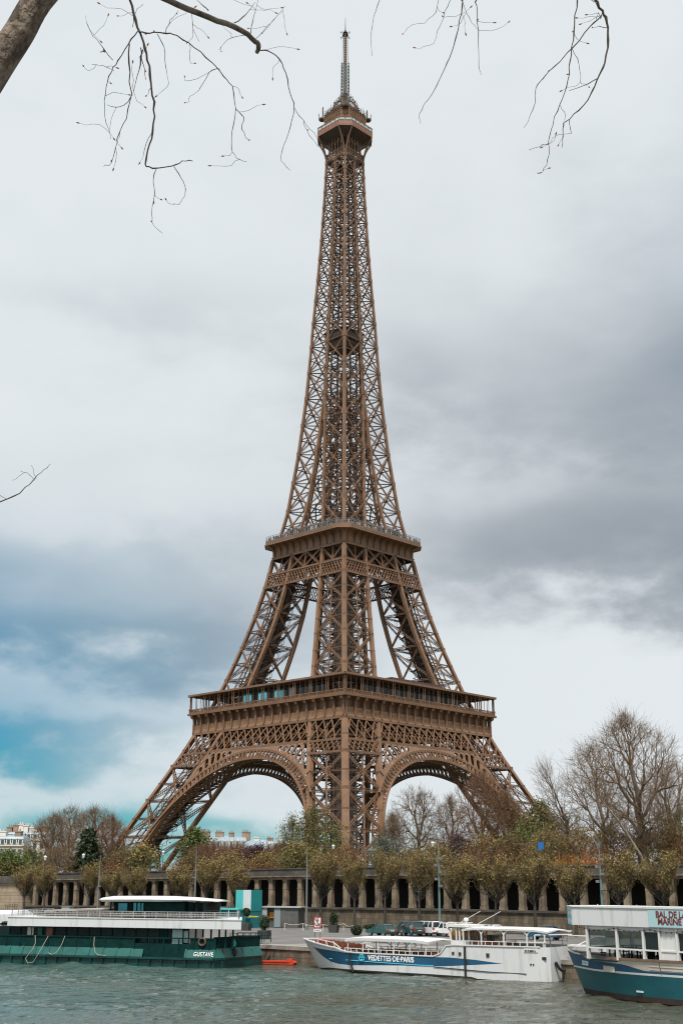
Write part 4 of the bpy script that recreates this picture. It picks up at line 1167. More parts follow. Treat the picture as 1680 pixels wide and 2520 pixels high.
# -- trimmed trees along the quay: three shapes, copied
def pollard(seed, H, Wd):
    rg = np.random.RandomState(seed); S, T_ = [], []; ln = rg.normal(size=2)*.45; hole = rg.uniform(0, 6.28, 2)
    trunk_top = 2.6
    A = [(np.array([0, 0, z0]), np.array([rg.normal()*.03, rg.normal()*.03, z1]), a, b) for z0, z1, a, b in ((0, 1.2, .24, .19), (1.2, 2.6, .19, .17), (2.6, 4.2, .16, .12), (4.2, 6.0, .12, .07))]
    for i in range(1, len(A)): A[i] = (A[i-1][1], *A[i][1:])
    for i in range(56):
        zb = rg.uniform(3.3, 6.0); an = rg.uniform(0, 6.28); rr = Wd/2*math.sqrt(rg.uniform(.08, 1)); p = np.array([0, 0, zb]); ez = min(H*.88, zb+rg.uniform(1.8, 4.2)); rr *= min(1, max(.22, (ez-3.4)/(H*.40)))
        if abs(an-hole[0]) < .5 or (abs(an-hole[1]) < .4 and ez > H*.55): continue
        ez *= 1-.12*rg.rand()**2
        e = np.array([rr*math.cos(an)+ln[0], rr*.72*math.sin(an)+ln[1], ez])
        pts = [p]
        for q in (.33, .66, 1.0):
            w = p+(e-p)*np.array([q**.75, q**.75, q**1.2])+rg.normal(size=3)*.1; pts.append(w)
        (A if i < 9 else S).extend([(pts[j], pts[j+1], .065-.014*j, .05-.014*j) for j in range(3)])
        for j in range(15):
            q = rg.uniform(.25, 1); k = min(2, int(q*3)); b0 = pts[k]+(pts[k+1]-pts[k])*(q*3-k)
            an2 = rg.uniform(0, 6.28); L = rg.uniform(.5, 1.5); d = np.array([.5*math.cos(an2), .5*math.sin(an2), 1.0+rg.uniform(-.4, .3)])
            m1 = b0+d*L*.5+rg.normal(size=3)*.06; m2 = m1+(d+np.array([0, 0, .4]))*L*.5
            if m2[2] > H: m2[2] = H-rg.random_sample()*.9
            S += [(b0, m1, .026, .02), (m1, m2, .02, .012)]; T_ += [m1, m2, (m1+m2)/2, (b0+m1)/2]
            if rg.rand() < .6:
                m3 = m1+rg.normal(size=3)*.28+np.array([0, 0, .25]); S.append((m1, m3, .018, .01)); T_.append(m3)
    f = lambda Q, sd: seg_mesh([s[0] for s in Q], [s[1] for s in Q], [s[2] for s in Q], [s[3] for s in Q], sd)
    T_ = np.array(T_); n = 4200; p = (.03+(T_[:, 2]/H)**3.4); p /= p.sum()
    c = T_[rg.choice(len(T_), n, p=p)]+rg.normal(size=(n, 3))*.11
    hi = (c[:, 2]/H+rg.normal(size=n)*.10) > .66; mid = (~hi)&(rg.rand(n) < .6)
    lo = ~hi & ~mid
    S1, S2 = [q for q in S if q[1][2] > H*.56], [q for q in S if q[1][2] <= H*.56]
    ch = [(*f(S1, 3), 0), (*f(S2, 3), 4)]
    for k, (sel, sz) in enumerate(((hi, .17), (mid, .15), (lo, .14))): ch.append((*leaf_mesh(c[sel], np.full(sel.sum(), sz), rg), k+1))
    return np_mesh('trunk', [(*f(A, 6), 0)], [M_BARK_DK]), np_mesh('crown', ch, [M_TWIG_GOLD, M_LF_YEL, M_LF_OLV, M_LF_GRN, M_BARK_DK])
POL = [pollard(s, 10.2, w) for s, w in ((21, 5.3), (22, 4.6), (23, 5.9), (24, 5.0), (25, 6.2), (26, 5.5), (27, 4.9))]
POLS = [(62, 2128), (110, 2122), (220, 2115), (279, 2130), (343, 2128), (440, 2125), (509, 2105), (581, 2122), (790, 2085), (872, 2095), (947, 2080), (1030, 2085), (1124, 2103), (1218, 2098), (1314, 2094), (1412, 2104), (1520, 2080), (1630, 2086)]
PLAB = ['yellowish trimmed quay tree beside the end of the pale stone wall', 'yellowish trimmed quay tree paired with the one by the pale stone wall', 'small crowned trimmed tree just left of the grey post near the floating restaurant roof',
 'trimmed quay tree rising behind the left tip of the white curved cabin roof', 'leafy trimmed tree behind the white curved cabin roof', 'trimmed quay tree behind the middle of the white curved cabin roof', 'bright yellow green trimmed tree above the right end of the white curved cabin roof',
 'sparse brown trimmed tree just left of the turquoise striped kiosk', 'trimmed tree behind the no anchoring sign', 'trimmed tree behind the low round bush on the quay', 'broad topped trimmed tree behind the dark green hatchback', 'tall trimmed tree just left of the tall green lamp post by the parked cars',
 'trimmed tree just right of the tall green lamp post by the parked cars', 'trimmed tree above the yellow car', 'trimmed tree just left of the blue flag', 'trimmed tree with yellow top before the orange stems', 'wide trimmed tree right of the lamp post behind the blue party boat', 'trimmed tree at the right edge behind the white upper deck of the party boat']
rg_ = random.Random(2)
for i, ((px, top), lb) in enumerate(zip(POLS, PLAB)):
    T, _ = px_wall(px, 2200, 138.5); zt = px_wall(px, top, 138.5)[1]
    x, y, _ = tp(T, 138.5); zb = ZQ+.05; s = (zt-zb)/10.2
    tm, cm = POL[(i*3) % 7]
    put_tree('trimmed_tree', lb, 'tree', tm, cm, (x, y, zb), R(-41)+(math.pi if i % 2 else 0)+rg_.uniform(-.2, .2), (rg_.uniform(.88, 1.22), rg_.uniform(.9, 1.15), s), 'trimmed trees along the quay')
# -- park trees and shrubs
G1 = 'bare trees in the park'
place('bare_tree', 'bushy bare brown tree left of the dark conifer, nearest the far houses', 'tree', 31, 122, 300, 2006, 110, G1, fork=.15, n=1100, low=.10, twigs=5, tl=1.1, rtip=.024, twig=M_TWIG)
place('bare_tree', 'tallest bare brown tree of the clump left of the iron tower', 'tree', 32, 165, 322, 1985, 130, G1, fork=.15, n=1100, low=.10, twigs=5, tl=1.1, rtip=.024, twig=M_TWIG)
place('bare_tree', 'round bare tree standing directly behind the dark conifer', 'tree', 33, 226, 312, 1986, 120, G1, fork=.15, n=1100, low=.10, twigs=5, tl=1.1, rtip=.024, twig=M_TWIG)
place('bare_tree', 'russet bare tree between the dark conifer and the left tower leg', 'tree', 34, 268, 290, 2010, 95, G1, fork=.12, n=1100, low=.10, twigs=5, tl=1.1, rtip=.024, twig=M_TWIG_RED)
place('leafy_shrub', 'rounded olive green shrub at the left edge behind the low parapet', 'shrub', 35, 18, 262, 2106, 125, 'shrubs behind the parapet', fork=.05, twig=M_TWIG_OLV, leaf=[M_LF_OLV, M_LF_GRN], nleaf=5200, lsize=.42, n=800, low=.03, shape='dome', twigs=3, tl=.7, rtip=.018)
place('leafy_shrub', 'thin grey green shrub in front of the far white houses', 'shrub', 36, 74, 275, 2094, 70, 'shrubs behind the parapet', fork=.05, twig=M_TWIG_OLV, leaf=[M_LF_OLV, M_LF_GRN], nleaf=1500, lsize=.36, n=800, low=.03, shape='dome', twigs=3, tl=.7, rtip=.018)
place('leafy_shrub', 'brown leafless shrub below the tall bare clump behind the left parapet', 'shrub', 37, 140, 262, 2085, 110, 'shrubs behind the parapet', fork=.05, twig=M_TWIG, n=800, low=.03, shape='dome', twigs=3, tl=.7, rtip=.018)
place('yellow_green_tree', 'yellow green young tree in front of the left tower leg', 'tree', 38, 348, 238, 2086, 64, None, fork=.12, twig=M_TWIG_OLV, leaf=[M_LF_OLV, M_LF_YEL], nleaf=2600, lsize=.34, n=650, low=.10, twigs=3, tl=.8, rtip=.02, rough=.5)
place('leafy_tree', 'dark green dense tree under the left arch beside the tower leg', 'tree', 39, 478, 335, 2046, 80, None, fork=.15, leaf=[M_LF_DKG, M_LF_GRN], nleaf=6500, lsize=.55, jitter=.6, n=650, low=.10, twigs=3, tl=.8, rtip=.02, rough=.5)
place('bare_tree', 'russet bare tree under the left arch, left of the far mansard roofs', 'tree', 40, 520, 305, 2078, 115, G1, fork=.10, n=1100, low=.10, twigs=5, tl=1.1, rtip=.024, twig=M_TWIG_RED)
place('bare_tree', 'brown bare tree under the left arch below the cream facade', 'tree', 41, 582, 300, 2080, 115, G1, fork=.10, n=1100, low=.10, twigs=5, tl=1.1, rtip=.024, twig=M_TWIG_RED)
place('purple_tree', 'dark purple leaved tree under the left arch', 'tree', 42, 634, 272, 2086, 80, None, fork=.10, twig=M_BARK_DK, leaf=M_LF_PUR, nleaf=5200, lsize=.32, jitter=.35, n=650, low=.10, twigs=3, tl=.8, rtip=.02, rough=.5)
place('bare_tree', 'brown bare tree between the purple tree and the near tower leg', 'tree', 43, 692, 292, 2078, 85, G1, fork=.10, n=1100, low=.10, twigs=5, tl=1.1, rtip=.024, twig=M_TWIG_RED)
place('leafy_tree', 'open green tree with thin leaves in front of the near tower leg', 'tree', 44, 772, 262, 1990, 128, None, fork=.22, twig=M_TWIG_OLV, leaf=[M_LF_GRN, M_LF_OLV], nleaf=5200, lsize=.36, jitter=.45, n=650, low=.10, twigs=3, tl=.8, rtip=.02, rough=.5)
place('leafy_tree', 'slim olive tree just left of the near tower leg', 'tree', 45, 716, 268, 2008, 62, None, fork=.25, twig=M_TWIG_OLV, leaf=[M_LF_OLV, M_LF_OLV], nleaf=1700, lsize=.32, n=650, low=.10, twigs=3, tl=.8, rtip=.02, rough=.5)
place('yellow_green_tree', 'round yellow green shrub tree at the foot of the open green tree', 'tree', 46, 735, 236, 2078, 84, None, fork=.08, twig=M_TWIG_OLV, leaf=[M_LF_OLV, M_LF_YEL], nleaf=3600, lsize=.32, n=650, low=.10, twigs=3, tl=.8, rtip=.02, rough=.5)
place('leafy_shrub', 'russet hedge shrub at the foot of the near tower leg', 'shrub', 47, 848, 250, 2086, 120, 'shrubs behind the parapet', fork=.05, twig=M_TWIG_RED, leaf=M_LF_RUS, nleaf=1500, lsize=.3, n=800, low=.03, shape='dome', twigs=3, tl=.7, rtip=.018)
place('blue_conifer', 'blue green rounded conifer bush right of the near tower leg', 'shrub', 48, 943, 240, 2064, 62, None, fork=.05, leaf=M_LF_TEAL, nleaf=4200, lsize=.26, jitter=.25, n=650, low=.10, twigs=3, tl=.8, rtip=.02, rough=.5)
place('bare_tree', 'slender bare tree beside the right side of the near tower leg', 'tree', 49, 966, 300, 2002, 64, G1, fork=.25, bark=M_BARK_LT, n=1100, low=.12, twigs=5, tl=1.1, rtip=.024, rough=.5)
place('bare_tree', 'tall bare tree with twisted limbs under the right arch', 'tree', 50, 1032, 292, 1936, 118, G1, fork=.25, bark=M_BARK_LT, n=1100, low=.12, twigs=5, tl=1.1, rtip=.024, rough=.5)
place('bare_tree', 'many stemmed bare tree in the middle of the right arch', 'tree', 51, 1112, 286, 1958, 118, G1, fork=.2, bark=M_BARK_LT, n=1100, low=.12, twigs=5, tl=1.1, rtip=.024, rough=.5)
place('bare_tree', 'tall dense brown bare tree covering the right arch ring', 'tree', 52, 1188, 272, 1896, 142, G1, fork=.2, n=1100, low=.10, twigs=5, tl=1.1, rtip=.024, twig=M_TWIG_RED)
place('bare_tree', 'dense brown bare tree before the foot of the right tower leg', 'tree', 53, 1248, 268, 1950, 128, G1, fork=.15, n=1100, low=.10, twigs=5, tl=1.1, rtip=.024, twig=M_TWIG_RED, leaf=M_LF_OLV, nleaf=1800, lsize=.3)
place('purple_tree', 'dark purple shrub under the right arch', 'shrub', 54, 1130, 252, 2058, 92, None, fork=.05, twig=M_BARK_DK, leaf=M_LF_PUR, nleaf=4600, lsize=.28, jitter=.3, n=650, low=.10, twigs=3, tl=.8, rtip=.02, rough=.5)
place('leafy_tree', 'olive green leafy tree right of the right tower leg', 'tree', 55, 1338, 262, 1972, 104, None, fork=.18, leaf=[M_LF_GRN, M_LF_OLV], nleaf=7000, lsize=.42, jitter=.5, n=650, low=.10, twigs=3, tl=.8, rtip=.02, rough=.5)
place('leafy_tree', 'dark green low tree at the foot of the right tower leg', 'tree', 56, 1290, 256, 2046, 84, None, fork=.1, leaf=[M_LF_DKG, M_LF_GRN], nleaf=4200, lsize=.4, n=650, low=.10, twigs=3, tl=.8, rtip=.02, rough=.5)
place('leafy_tree', 'thin olive tree between the green tree and the great bare trees', 'tree', 57, 1395, 258, 2002, 90, None, fork=.15, twig=M_TWIG_OLV, leaf=M_LF_OLV, nleaf=1700, lsize=.36, n=650, low=.10, twigs=3, tl=.8, rtip=.02, rough=.5)
for i, (px, top, w, lb) in enumerate(((1010, 2098, 110, 'low russet shrub behind the parapet under the slender bare tree'), (1072, 2080, 120, 'russet shrub behind the parapet at the white lantern'), (1196, 2060, 140, 'brown shrub behind the parapet right of the purple shrub'),
        (1262, 2052, 130, 'brown shrub behind the parapet left of the blue flag'), (1352, 2040, 140, 'russet shrub behind the parapet right of the blue flag'), (1432, 2046, 130, 'brown shrub behind the orange stems'),
        (1508, 2036, 140, 'brown shrub at the foot of the great bare tree'), (1590, 2040, 130, 'brown thicket between the two great bare trees'), (1662, 2028, 120, 'dark brown thicket at the right edge of the park'),
        (470, 2110, 90, 'low brown shrub behind the parapet at the arch foot'), (560, 2108, 120, 'low brown shrub behind the parapet under the left arch'), (650, 2106, 110, 'low brown shrub behind the parapet before the purple tree'), (300, 2098, 90, 'low brown shrub before the left tower leg'))):
    place('leafy_shrub', lb, 'shrub', 60+i, px, 236-(px > 1300)*12-(px > 1480)*14+(px < 700)*18, top, w, 'shrubs behind the parapet', fork=.04, twig=[M_TWIG_RED, M_TWIG, M_TWIG_RED][i % 3], leaf=[[M_LF_RUS, M_LF_OLV], [M_LF_OLV, M_LF_YEL], [M_LF_RUS, M_LF_YEL]][i % 3], nleaf=3400, lsize=.27, n=800, low=.03, shape='dome', twigs=3, tl=.7, rtip=.018)
GB = 'great bare trees on the right'
place('great_bare_tree', 'great bare tree with tall fanning limbs, highest on the right', 'tree', 80, 1588, 208, 1752, 250, GB, fork=.16, bark=M_BARK, lean=(-.08, 0), n=2300, low=.16, shape='fan', twigs=4, tl=1.3, rtip=.019, rough=.45, wob=.035)
place('great_bare_tree', 'second great bare tree, left of the tallest and leaning left', 'tree', 81, 1500, 236, 1832, 165, GB, fork=.18, bark=M_BARK_LT, lean=(-.12, 0), n=1500, low=.16, shape='fan', twigs=4, tl=1.3, rtip=.019, rough=.45, wob=.035)
place('great_bare_tree', 'sparse bare tree leaning left beside the olive green tree', 'tree', 82, 1430, 226, 1868, 84, GB, fork=.3, bark=M_BARK_DK, lean=(-.30, 0), n=360, low=.16, shape='fan', twigs=4, tl=1.3, rtip=.019, rough=.45, wob=.035)
place('great_bare_tree', 'twisting bare tree at the right edge of the park', 'tree', 83, 1656, 232, 1872, 140, GB, fork=.18, bark=M_BARK, n=1500, low=.16, shape='fan', twigs=4, tl=1.3, rtip=.019, rough=.45, wob=.035)
place('leafy_tree', 'dark dense tree filling the right edge below the bare crowns', 'tree', 84, 1682, 222, 1990, 120, None, fork=.08, twig=M_BARK_DK, leaf=[M_LF_DKG, M_LF_GRN], nleaf=2600, lsize=.3, n=650, low=.10, twigs=3, tl=.8, rtip=.02, rough=.5)
# leaning pale trunk in front of the great tree
lt = thing('leaning_tree', 'bare pale trunk leaning left in front of the great bare trees', 'tree', tuple(at_y(1596, 2150, 200).xy)+(ZG,))
rg2 = np.random.RandomState(9); O_ = np.array(lt.location)
pts = [np.array(at_y(x, y, 200))-O_ for x, y in ((1600, 2150), (1575, 2105), (1548, 2062), (1520, 2020), (1490, 1982), (1470, 1955), (1440, 1930))]
pts[0][2] = 0
link_mesh('trunk', np_mesh('trunk', [(*seg_mesh(pts[:-1], pts[1:], np.linspace(.30, .08, 6), np.linspace(.26, .05, 6), 6), 0)], [M_BARK_LT]), lt)
S = []
for i in range(60):
    k = rg2.randint(2, 6); b0 = pts[k]+(pts[k+1 if k < 6 else k]-pts[k])*rg2.rand(); d = np.array([rg2.normal()*.6, rg2.normal()*.4, 1]); L = rg2.uniform(1, 3.2)
    m1 = b0+d*L*.5; m2 = m1+(d+rg2.normal(size=3)*.3)*L*.5; S += [(b0, m1, .04, .03), (m1, m2, .03, .02), (m1, m1+rg2.normal(size=3)*.7+[0, 0, .5], .025, .018)]
link_mesh('crown', np_mesh('crown', [(*seg_mesh([s[0] for s in S], [s[1] for s in S], np.array([s[2] for s in S]), np.array([s[3] for s in S])), 0)], [M_TWIG]), lt)
# dark conifer with drooping tiers
def conifer(seed, H, Wd):
    rg = np.random.RandomState(seed); S = []; L_ = []
    for i in range(330):
        z = H*(.04+.95*rg.rand()**1.25); rr = Wd/2*(1-(z/H)**1.15)*rg.uniform(.65, 1.05)+.2; an = rg.uniform(0, 6.28); d = np.array([math.cos(an), math.sin(an), 0])
        e = d*rr+np.array([0, 0, z-.10*rr]); S.append((np.array([0, 0, z]), e, .07, .03))
        n = int(8+rr*11); t = rg.rand(n)[:, None]**.7; L_.append(np.array([[0, 0, z]])+(e-np.array([0, 0, z]))*t+rg.normal(size=(n, 3))*np.array([.45, .45, .14]))
    c = np.concatenate(L_)
    return (np_mesh('trunk', [(*seg_mesh([np.zeros(3)], [np.array([0, 0, H])], np.array([.4]), np.array([.05]), 7), 0)], [M_BARK_DK]),
            np_mesh('crown', [(*seg_mesh([s[0] for s in S], [s[1] for s in S], np.array([s[2] for s in S]), np.array([s[3] for s in S])), 0), (*leaf_mesh(c, np.full(len(c), .75), rg), 1)], [M_BARK_DK, M_LF_DKG]))
b = at_y(214, 2150, 266); Hc = at_y(214, 2040, 266).z-ZG
put_tree('conifer', 'dark green tiered conifer in front of the bare clump on the left', 'tree', *conifer(3, Hc, 8.6), (b.x, 266, ZG))
b = at_y(1268, 2150, 248); Hc = at_y(1268, 2072, 248).z-ZG
put_tree('conifer', 'small dark conifer under the right tower leg', 'tree', *conifer(5, Hc, 5.2), (b.x, 248, ZG))
# orange dogwood stems above the parapet
for i, (px, lb) in enumerate(((1378, 'clump of upright orange stems left of the trimmed yellow tree'), (1428, 'clump of upright orange stems behind the trimmed yellow tree'), (1456, 'clump of upright orange stems next to the lamp post'))):
    T, zt = px_wall(px, 2102, 148.2); rg = np.random.RandomState(70+i); S = []
    for j in range(85):
        p = np.array([rg.normal()*.85, rg.normal()*.5, 0]); e = p*1.35+np.array([rg.normal()*.2, rg.normal()*.2, (zt-5.0)*rg.uniform(.25, 1.05)**1.2]); S.append((p, e, .035, .018))
    x, y, _ = tp(T, 148.2)
    o = link_mesh('orange_shrub', np_mesh('orange_shrub', [(*seg_mesh([s[0] for s in S], [s[1] for s in S], np.array([s[2] for s in S]), np.array([s[3] for s in S])), 0)], [M_LF_ORG]))
    o.location = (x, y, 5.0); o.rotation_euler.z = R(-41); tag(o, lb, 'shrub', 'orange shrubs behind the parapet')
# ------------------------------------------------------------------ far houses
M_CREAM = mat('cream_facade', (0.50, 0.42, 0.30), 0.85, col2=(0.40, 0.33, 0.24), scale=.08)
M_ZINC = mat('blue_zinc_roof', (0.26, 0.36, 0.42), 0.45, col2=(0.17, 0.25, 0.31), scale=.2)
M_BRICKB = mat('brick_chimney', (0.27, 0.19, 0.145), 0.9, var=.25, scale=.4)
M_WIN = mat('far_window', (0.04, 0.09, 0.12), 0.2)
def mansard(name, label, px0, px1, Y, y_cor, y_roof, chim, facade, nw=6, floors=2, face=0.0):
    a, b = at_y(px0, y_cor, Y), at_y(px1, y_cor, Y); zc = a.z; zr = at_y(px0, y_roof, Y).z; w = b.x-a.x
    t = thing(name, label, 'building', (a.x, Y, ZG-.5), face)
    h = zc-(ZG-.5); m = MB(); m.span(0, w, 0, 14, 0, h); m.build('wall', facade, t)
    m = MB(); m.span(-.3, w+.3, -.4, 14.2, h, h+.5); m.build('cornice', M_PALE, t)
    hr = zr-zc; m = MB(); m.hexa([(-.1, -.1, h+.5), (w+.1, -.1, h+.5), (w+.1, 14, h+.5), (-.1, 14, h+.5), (.6, 1.7, h+hr*.8), (w-.6, 1.7, h+hr*.8), (w-.6, 13, h+hr*.8), (.6, 13, h+hr*.8)])
    m.hexa([(.6, 1.7, h+hr*.8), (w-.6, 1.7, h+hr*.8), (w-.6, 13, h+hr*.8), (.6, 13, h+hr*.8), (2, 6, h+hr), (w-2, 6, h+hr), (w-2, 9, h+hr), (2, 9, h+hr)]); ro = m.build('roof', M_ZINC, t)
    for i in range(nw):
        x = (i+.5)*w/nw
        m = MB(); m.span(x-1.0, x+1.0, -.35, 2, h+.7, h+hr*.62); m.span(x-1.2, x+1.2, -.5, 2.2, h+hr*.62, h+hr*.7); d = m.build('dormer', M_PALE, ro)
        m = MB(); m.span(x-.6, x+.6, -.42, 0, h+.9, h+hr*.56); m.build('window', M_WIN, ro)
        for q in range(floors):
            z = h-1.2-q*3.6
            m = MB(); m.span(x-.75, x+.75, -.05, .2, z-2.2, z); m.build('window', M_WIN, t)
    for (u, ww, hh, mt) in [(a_, b_*.8, c_*.55, d_) for a_, b_, c_, d_ in chim]:
        m = MB(); m.span(u*w-ww/2, u*w+ww/2, 4, 8, h+hr*.4, h+hr+hh); m.span(u*w-ww/2-.2, u*w+ww/2+.2, 3.8, 8.2, h+hr+hh-.4, h+hr+hh)
        for q in range(max(2, int(ww/1.1))):
            xx = u*w-ww/2+.5+q*1.05
            if xx < u*w+ww/2-.2: m.lathe((xx, 6, h+hr+hh), [(.28, 0), (.22, 1.0)], 6)
        m.build('chimney', mt, ro)
    return t
mansard('apartment_house', 'far cream apartment house with blue mansard roof between the arch and the dark green tree', 498, 608, 640, 2092, 2056, [(.03, 6, 4.2, M_BRICKB), (.35, 5, 3.6, M_BRICKB), (.62, 3, 3.2, M_BRICKB), (.95, 5, 3.8, M_BRICKB)], M_CREAM, 7)
mansard('apartment_house', 'far pale apartment house with lower blue roof left of the near tower leg', 606, 700, 690, 2094, 2066, [(.25, 4, 2.2, M_PALE), (.6, 4, 2.0, M_BRICKB), (.9, 4, 2.2, M_PALE)], M_PALE, 6)
mansard('apartment_house', 'far grey roofed apartment house with dark dormers at the left edge', -30, 58, 520, 2082, 2054, [(.3, 4, 3, M_PALE), (.75, 3, 3, M_BRICKB)], M_CREAM, 6)
mansard('apartment_house', 'far apartment house with tall pale chimney slabs next to the bare clump', 14, 112, 560, 2068, 2044, [(.02, 3, 3.4, M_BRICKB), (.18, 3, 5.0, M_BRICKB), (.30, 3, 5.6, M_PALE), (.43, 2.5, 4.6, M_PALE), (.62, 4, 3.0, M_PALE), (.86, 5, 3.6, M_BRICKB)], M_PALE, 6, 3)
dm = thing('domed_roof', 'small grey blue dome below the far blue mansard roofs', 'dome', tuple(at_y(620, 2100, 560).xy)+(ZG,))
zb = at_y(620, 2096, 560).z-ZG
m = MB(); m.lathe((0, 0, 0), [(5.0, 0), (5.0, zb), (5.3, zb+.1)], 16); m.build('drum', M_PALE, dm)
m = MB(); m.lathe((0, 0, zb), [(5.0, 0), (4.8, 1.6), (4.0, 3.1), (2.6, 4.3), (.6, 4.9), (.2, 6.0)], 16); m.build('dome', M_ZINC, dm, smooth=True)
# ------------------------------------------------------------------ boats
M_TEAL = mat('teal_hull_paint', (0.004, 0.055, 0.049), 0.4, col2=(0.003, 0.028, 0.026), scale=.5, detail=6)
M_TEAL_LT = mat('bright_teal_panel', (0.006, 0.105, 0.090), 0.45, col2=(0.005, 0.070, 0.060), scale=.8)
M_TEAL_DK = mat('dark_green_mesh', (0.0028, 0.026, 0.0245), 0.65, var=.25, scale=2.0, spec=.12)
M_WHITE_D = mat('weathered_white_paint', (0.58, 0.595, 0.60), 0.45, col2=(0.37, 0.34, 0.29), scale=1.5, stretch=(1, 1, .10), detail=7, fac=(.54, .80))
M_NAVY = mat('blue_hull_band', (0.010, 0.075, 0.150), 0.4, var=.12, scale=.5)
M_BOOT = mat('black_boot_top', (0.014, 0.016, 0.015), 0.7, var=.3, scale=1.5)
M_BOOTR = mat('rust_brown_boot_top', (0.050, 0.024, 0.018), 0.8, col2=(0.02, 0.018, 0.016), scale=1.2, detail=7)
M_TEALBLUE = mat('petrol_blue_hull', (0.007, 0.070, 0.095), 0.35, col2=(0.007, 0.105, 0.120), scale=.35, detail=6, stretch=(1, 1, 2.0))
M_CREAMP = mat('cream_siding', (0.52, 0.465, 0.385), 0.6, var=.06, scale=.8)
M_PALECY = mat('pale_cyan_sign', (0.36, 0.54, 0.58), 0.5, var=.03, scale=.5)
M_WOOD = mat('red_brown_wood', (0.20, 0.065, 0.035), 0.5, var=.3, scale=2)
M_WOODDK = mat('brown_rail_wood', (0.16, 0.10, 0.075), 0.6, var=.2, scale=2)
M_ROPE = mat('pale_rope', (0.36, 0.33, 0.27), 0.9)
M_REDTXT = mat('oxblood_lettering', (0.16, 0.022, 0.018), 0.6)
M_CYTXT = mat('cyan_lettering', (0.10, 0.55, 0.68), 0.5)
M_WTXT = mat('white_lettering', (0.82, 0.82, 0.82), 0.5)
M_NAVYD = mat('night_blue_paint', (0.008, 0.030, 0.045), 0.4)
M_DECK = mat('deck_grey', (0.22, 0.21, 0.19), 0.8, var=.15, scale=1)
M_ORNG = mat('orange_red_float', (0.50, 0.045, 0.014), 0.55, var=.15, scale=1)
def text_mesh(name, s, size, mats, parent, mtx, sx=1.0, ext=0.015, bold=0.0, spacing=1.0, align='LEFT', line=1.0):
    cu = bpy.data.curves.new(name, 'FONT'); cu.body = s; cu.size = size; cu.extrude = ext; cu.offset = bold; cu.space_character = spacing; cu.align_x = align; cu.space_line = line
    ob = bpy.data.objects.new(name, cu); COL.objects.link(ob)
    dg = bpy.context.evaluated_depsgraph_get(); me = bpy.data.meshes.new_from_object(ob.evaluated_get(dg))
    bpy.data.objects.remove(ob); me.name = name; me.materials.clear(); me.materials.append(mats)
    me.transform(Matrix.Diagonal((sx, 1, 1, 1)))
    o = bpy.data.objects.new(name, me); COL.objects.link(o); o.parent = parent; o.matrix_local = mtx
    return o
def front_mtx(x, y, z, ang=0.0, tilt=0.0):  # lettering upright, facing -y of its boat, turned by ang about z
    return Matrix.Translation((x, y, z)) @ Matrix.Rotation(ang, 4, 'Z') @ Matrix.Rotation(R(90)+tilt, 4, 'X')
def railing(m, pts, z0, z1, n, t=.05, rails=(1.0,), post=.06):
    for (x0, y0), (x1, y1) in zip(pts[:-1], pts[1:]):
        for r_ in rails: m.beam((x0, y0, z0+(z1-z0)*r_), (x1, y1, z0+(z1-z0)*r_), t)
        k = max(1, int(round(n*math.hypot(x1-x0, y1-y0))))
        for i in range(k+1): m.beam((x0+(x1-x0)*i/k, y0+(y1-y0)*i/k, z0), (x0+(x1-x0)*i/k, y0+(y1-y0)*i/k, z1), post)

# ---- floating restaurant barge
GV = thing('restaurant_barge', 'long teal floating restaurant barge with white upper deck band and curved white cabin roof', 'boat', (-9.75, 125.0, ZW), R(-17)); GV.scale = (1, 1, .93)
m = MB(); XL, XR = -40.0, -2.5
prof = [(0.0, -.6), (-.02, .70), (-.22, .76), (-.22, .92), (0.0, .96)]
for (y0, z0), (y1, z1) in zip(prof[:-1], prof[1:]):
    m.quad((XL, y0, z0), (XR, y0, z0), (XR, y1, z1), (XL, y1, z1))
    m.quad((XR-y0*.3, y0, z0), (XR+2.5, 6.5, z0), (XR+2.5, 6.5, z1), (XR-y1*.3, y1, z1))
m.poly([(XL, 0, .95), (XR, 0, .95), (XR+2.5, 6.5, .95), (XR+1.0, 9.6, .95), (XL, 9.6, .95)])
m.quad((XL, 0, -.6), (XL, 0, .95), (XL, 9.6, .95), (XL, 9.6, -.6))
for i in range(31): m.beam((XL+i*1.28, -.06, -.3), (XL+i*1.28, -.14, .72), .09, .18, (0, -1, 0))
hl = m.build('hull', M_TEAL, GV)
m = MB()
for i in range(26):                       # sloped bright panels between dark ribs
    x = XL+i*1.5
    if x > -11 and x < -5.6:
        if m.f: m.build('side_panel', M_TEAL_LT, hl); m = MB()
        continue
    x1 = min(x+1.32, XR-.05)
    if x1 > x+.3: m.quad((x, -.02, .97), (x1, -.02, .97), (x1, .30, 1.78), (x, .30, 1.78))
    m.beam((x-.09, -.02, .97), (x-.09, .30, 1.78), .16, .12, (0, -1, .4))
m.build('side_panel', M_TEAL_LT, hl); m = MB()
for i in range(5):                        # stern panels
    a, b = i/5, (i+.93)/5
    f = lambda t, z, ins: (XR+2.5*t-ins*.9, 6.5*t+ins*.3, z)
    m.quad(f(a, .97, -.1), f(b, .97, -.1), f(b, 1.9, .25), f(a, 1.9, .25))
m.build('side_panel', M_TEAL_LT, hl)
m = MB(); m.lathe((XR+1.15, 2.75, 1.4), [(.34, -.3), (.34, .02)], 10, 'x'); m.build('anchor_port', M_BLACK, hl)
m = MB()
m.span(XL, -11.3, .28, .34, 1.78, 2.84); m.span(-11.3, -5.2, .28, .34, .96, 2.3); m.span(-5.2, XR, .28, .34, 1.78, 2.84)
m.beam((XR-.25, .3, 2.3), (XR+1.25, 9.4, 2.3), 1.05, .05, (1, -.15, 0)) if False else None
m.quad((XR-.3, .3, 1.9), (XR+2.2, 6.6, 1.9), (XR+2.25, 6.6, 2.95), (XR-.25, .3, 2.95))
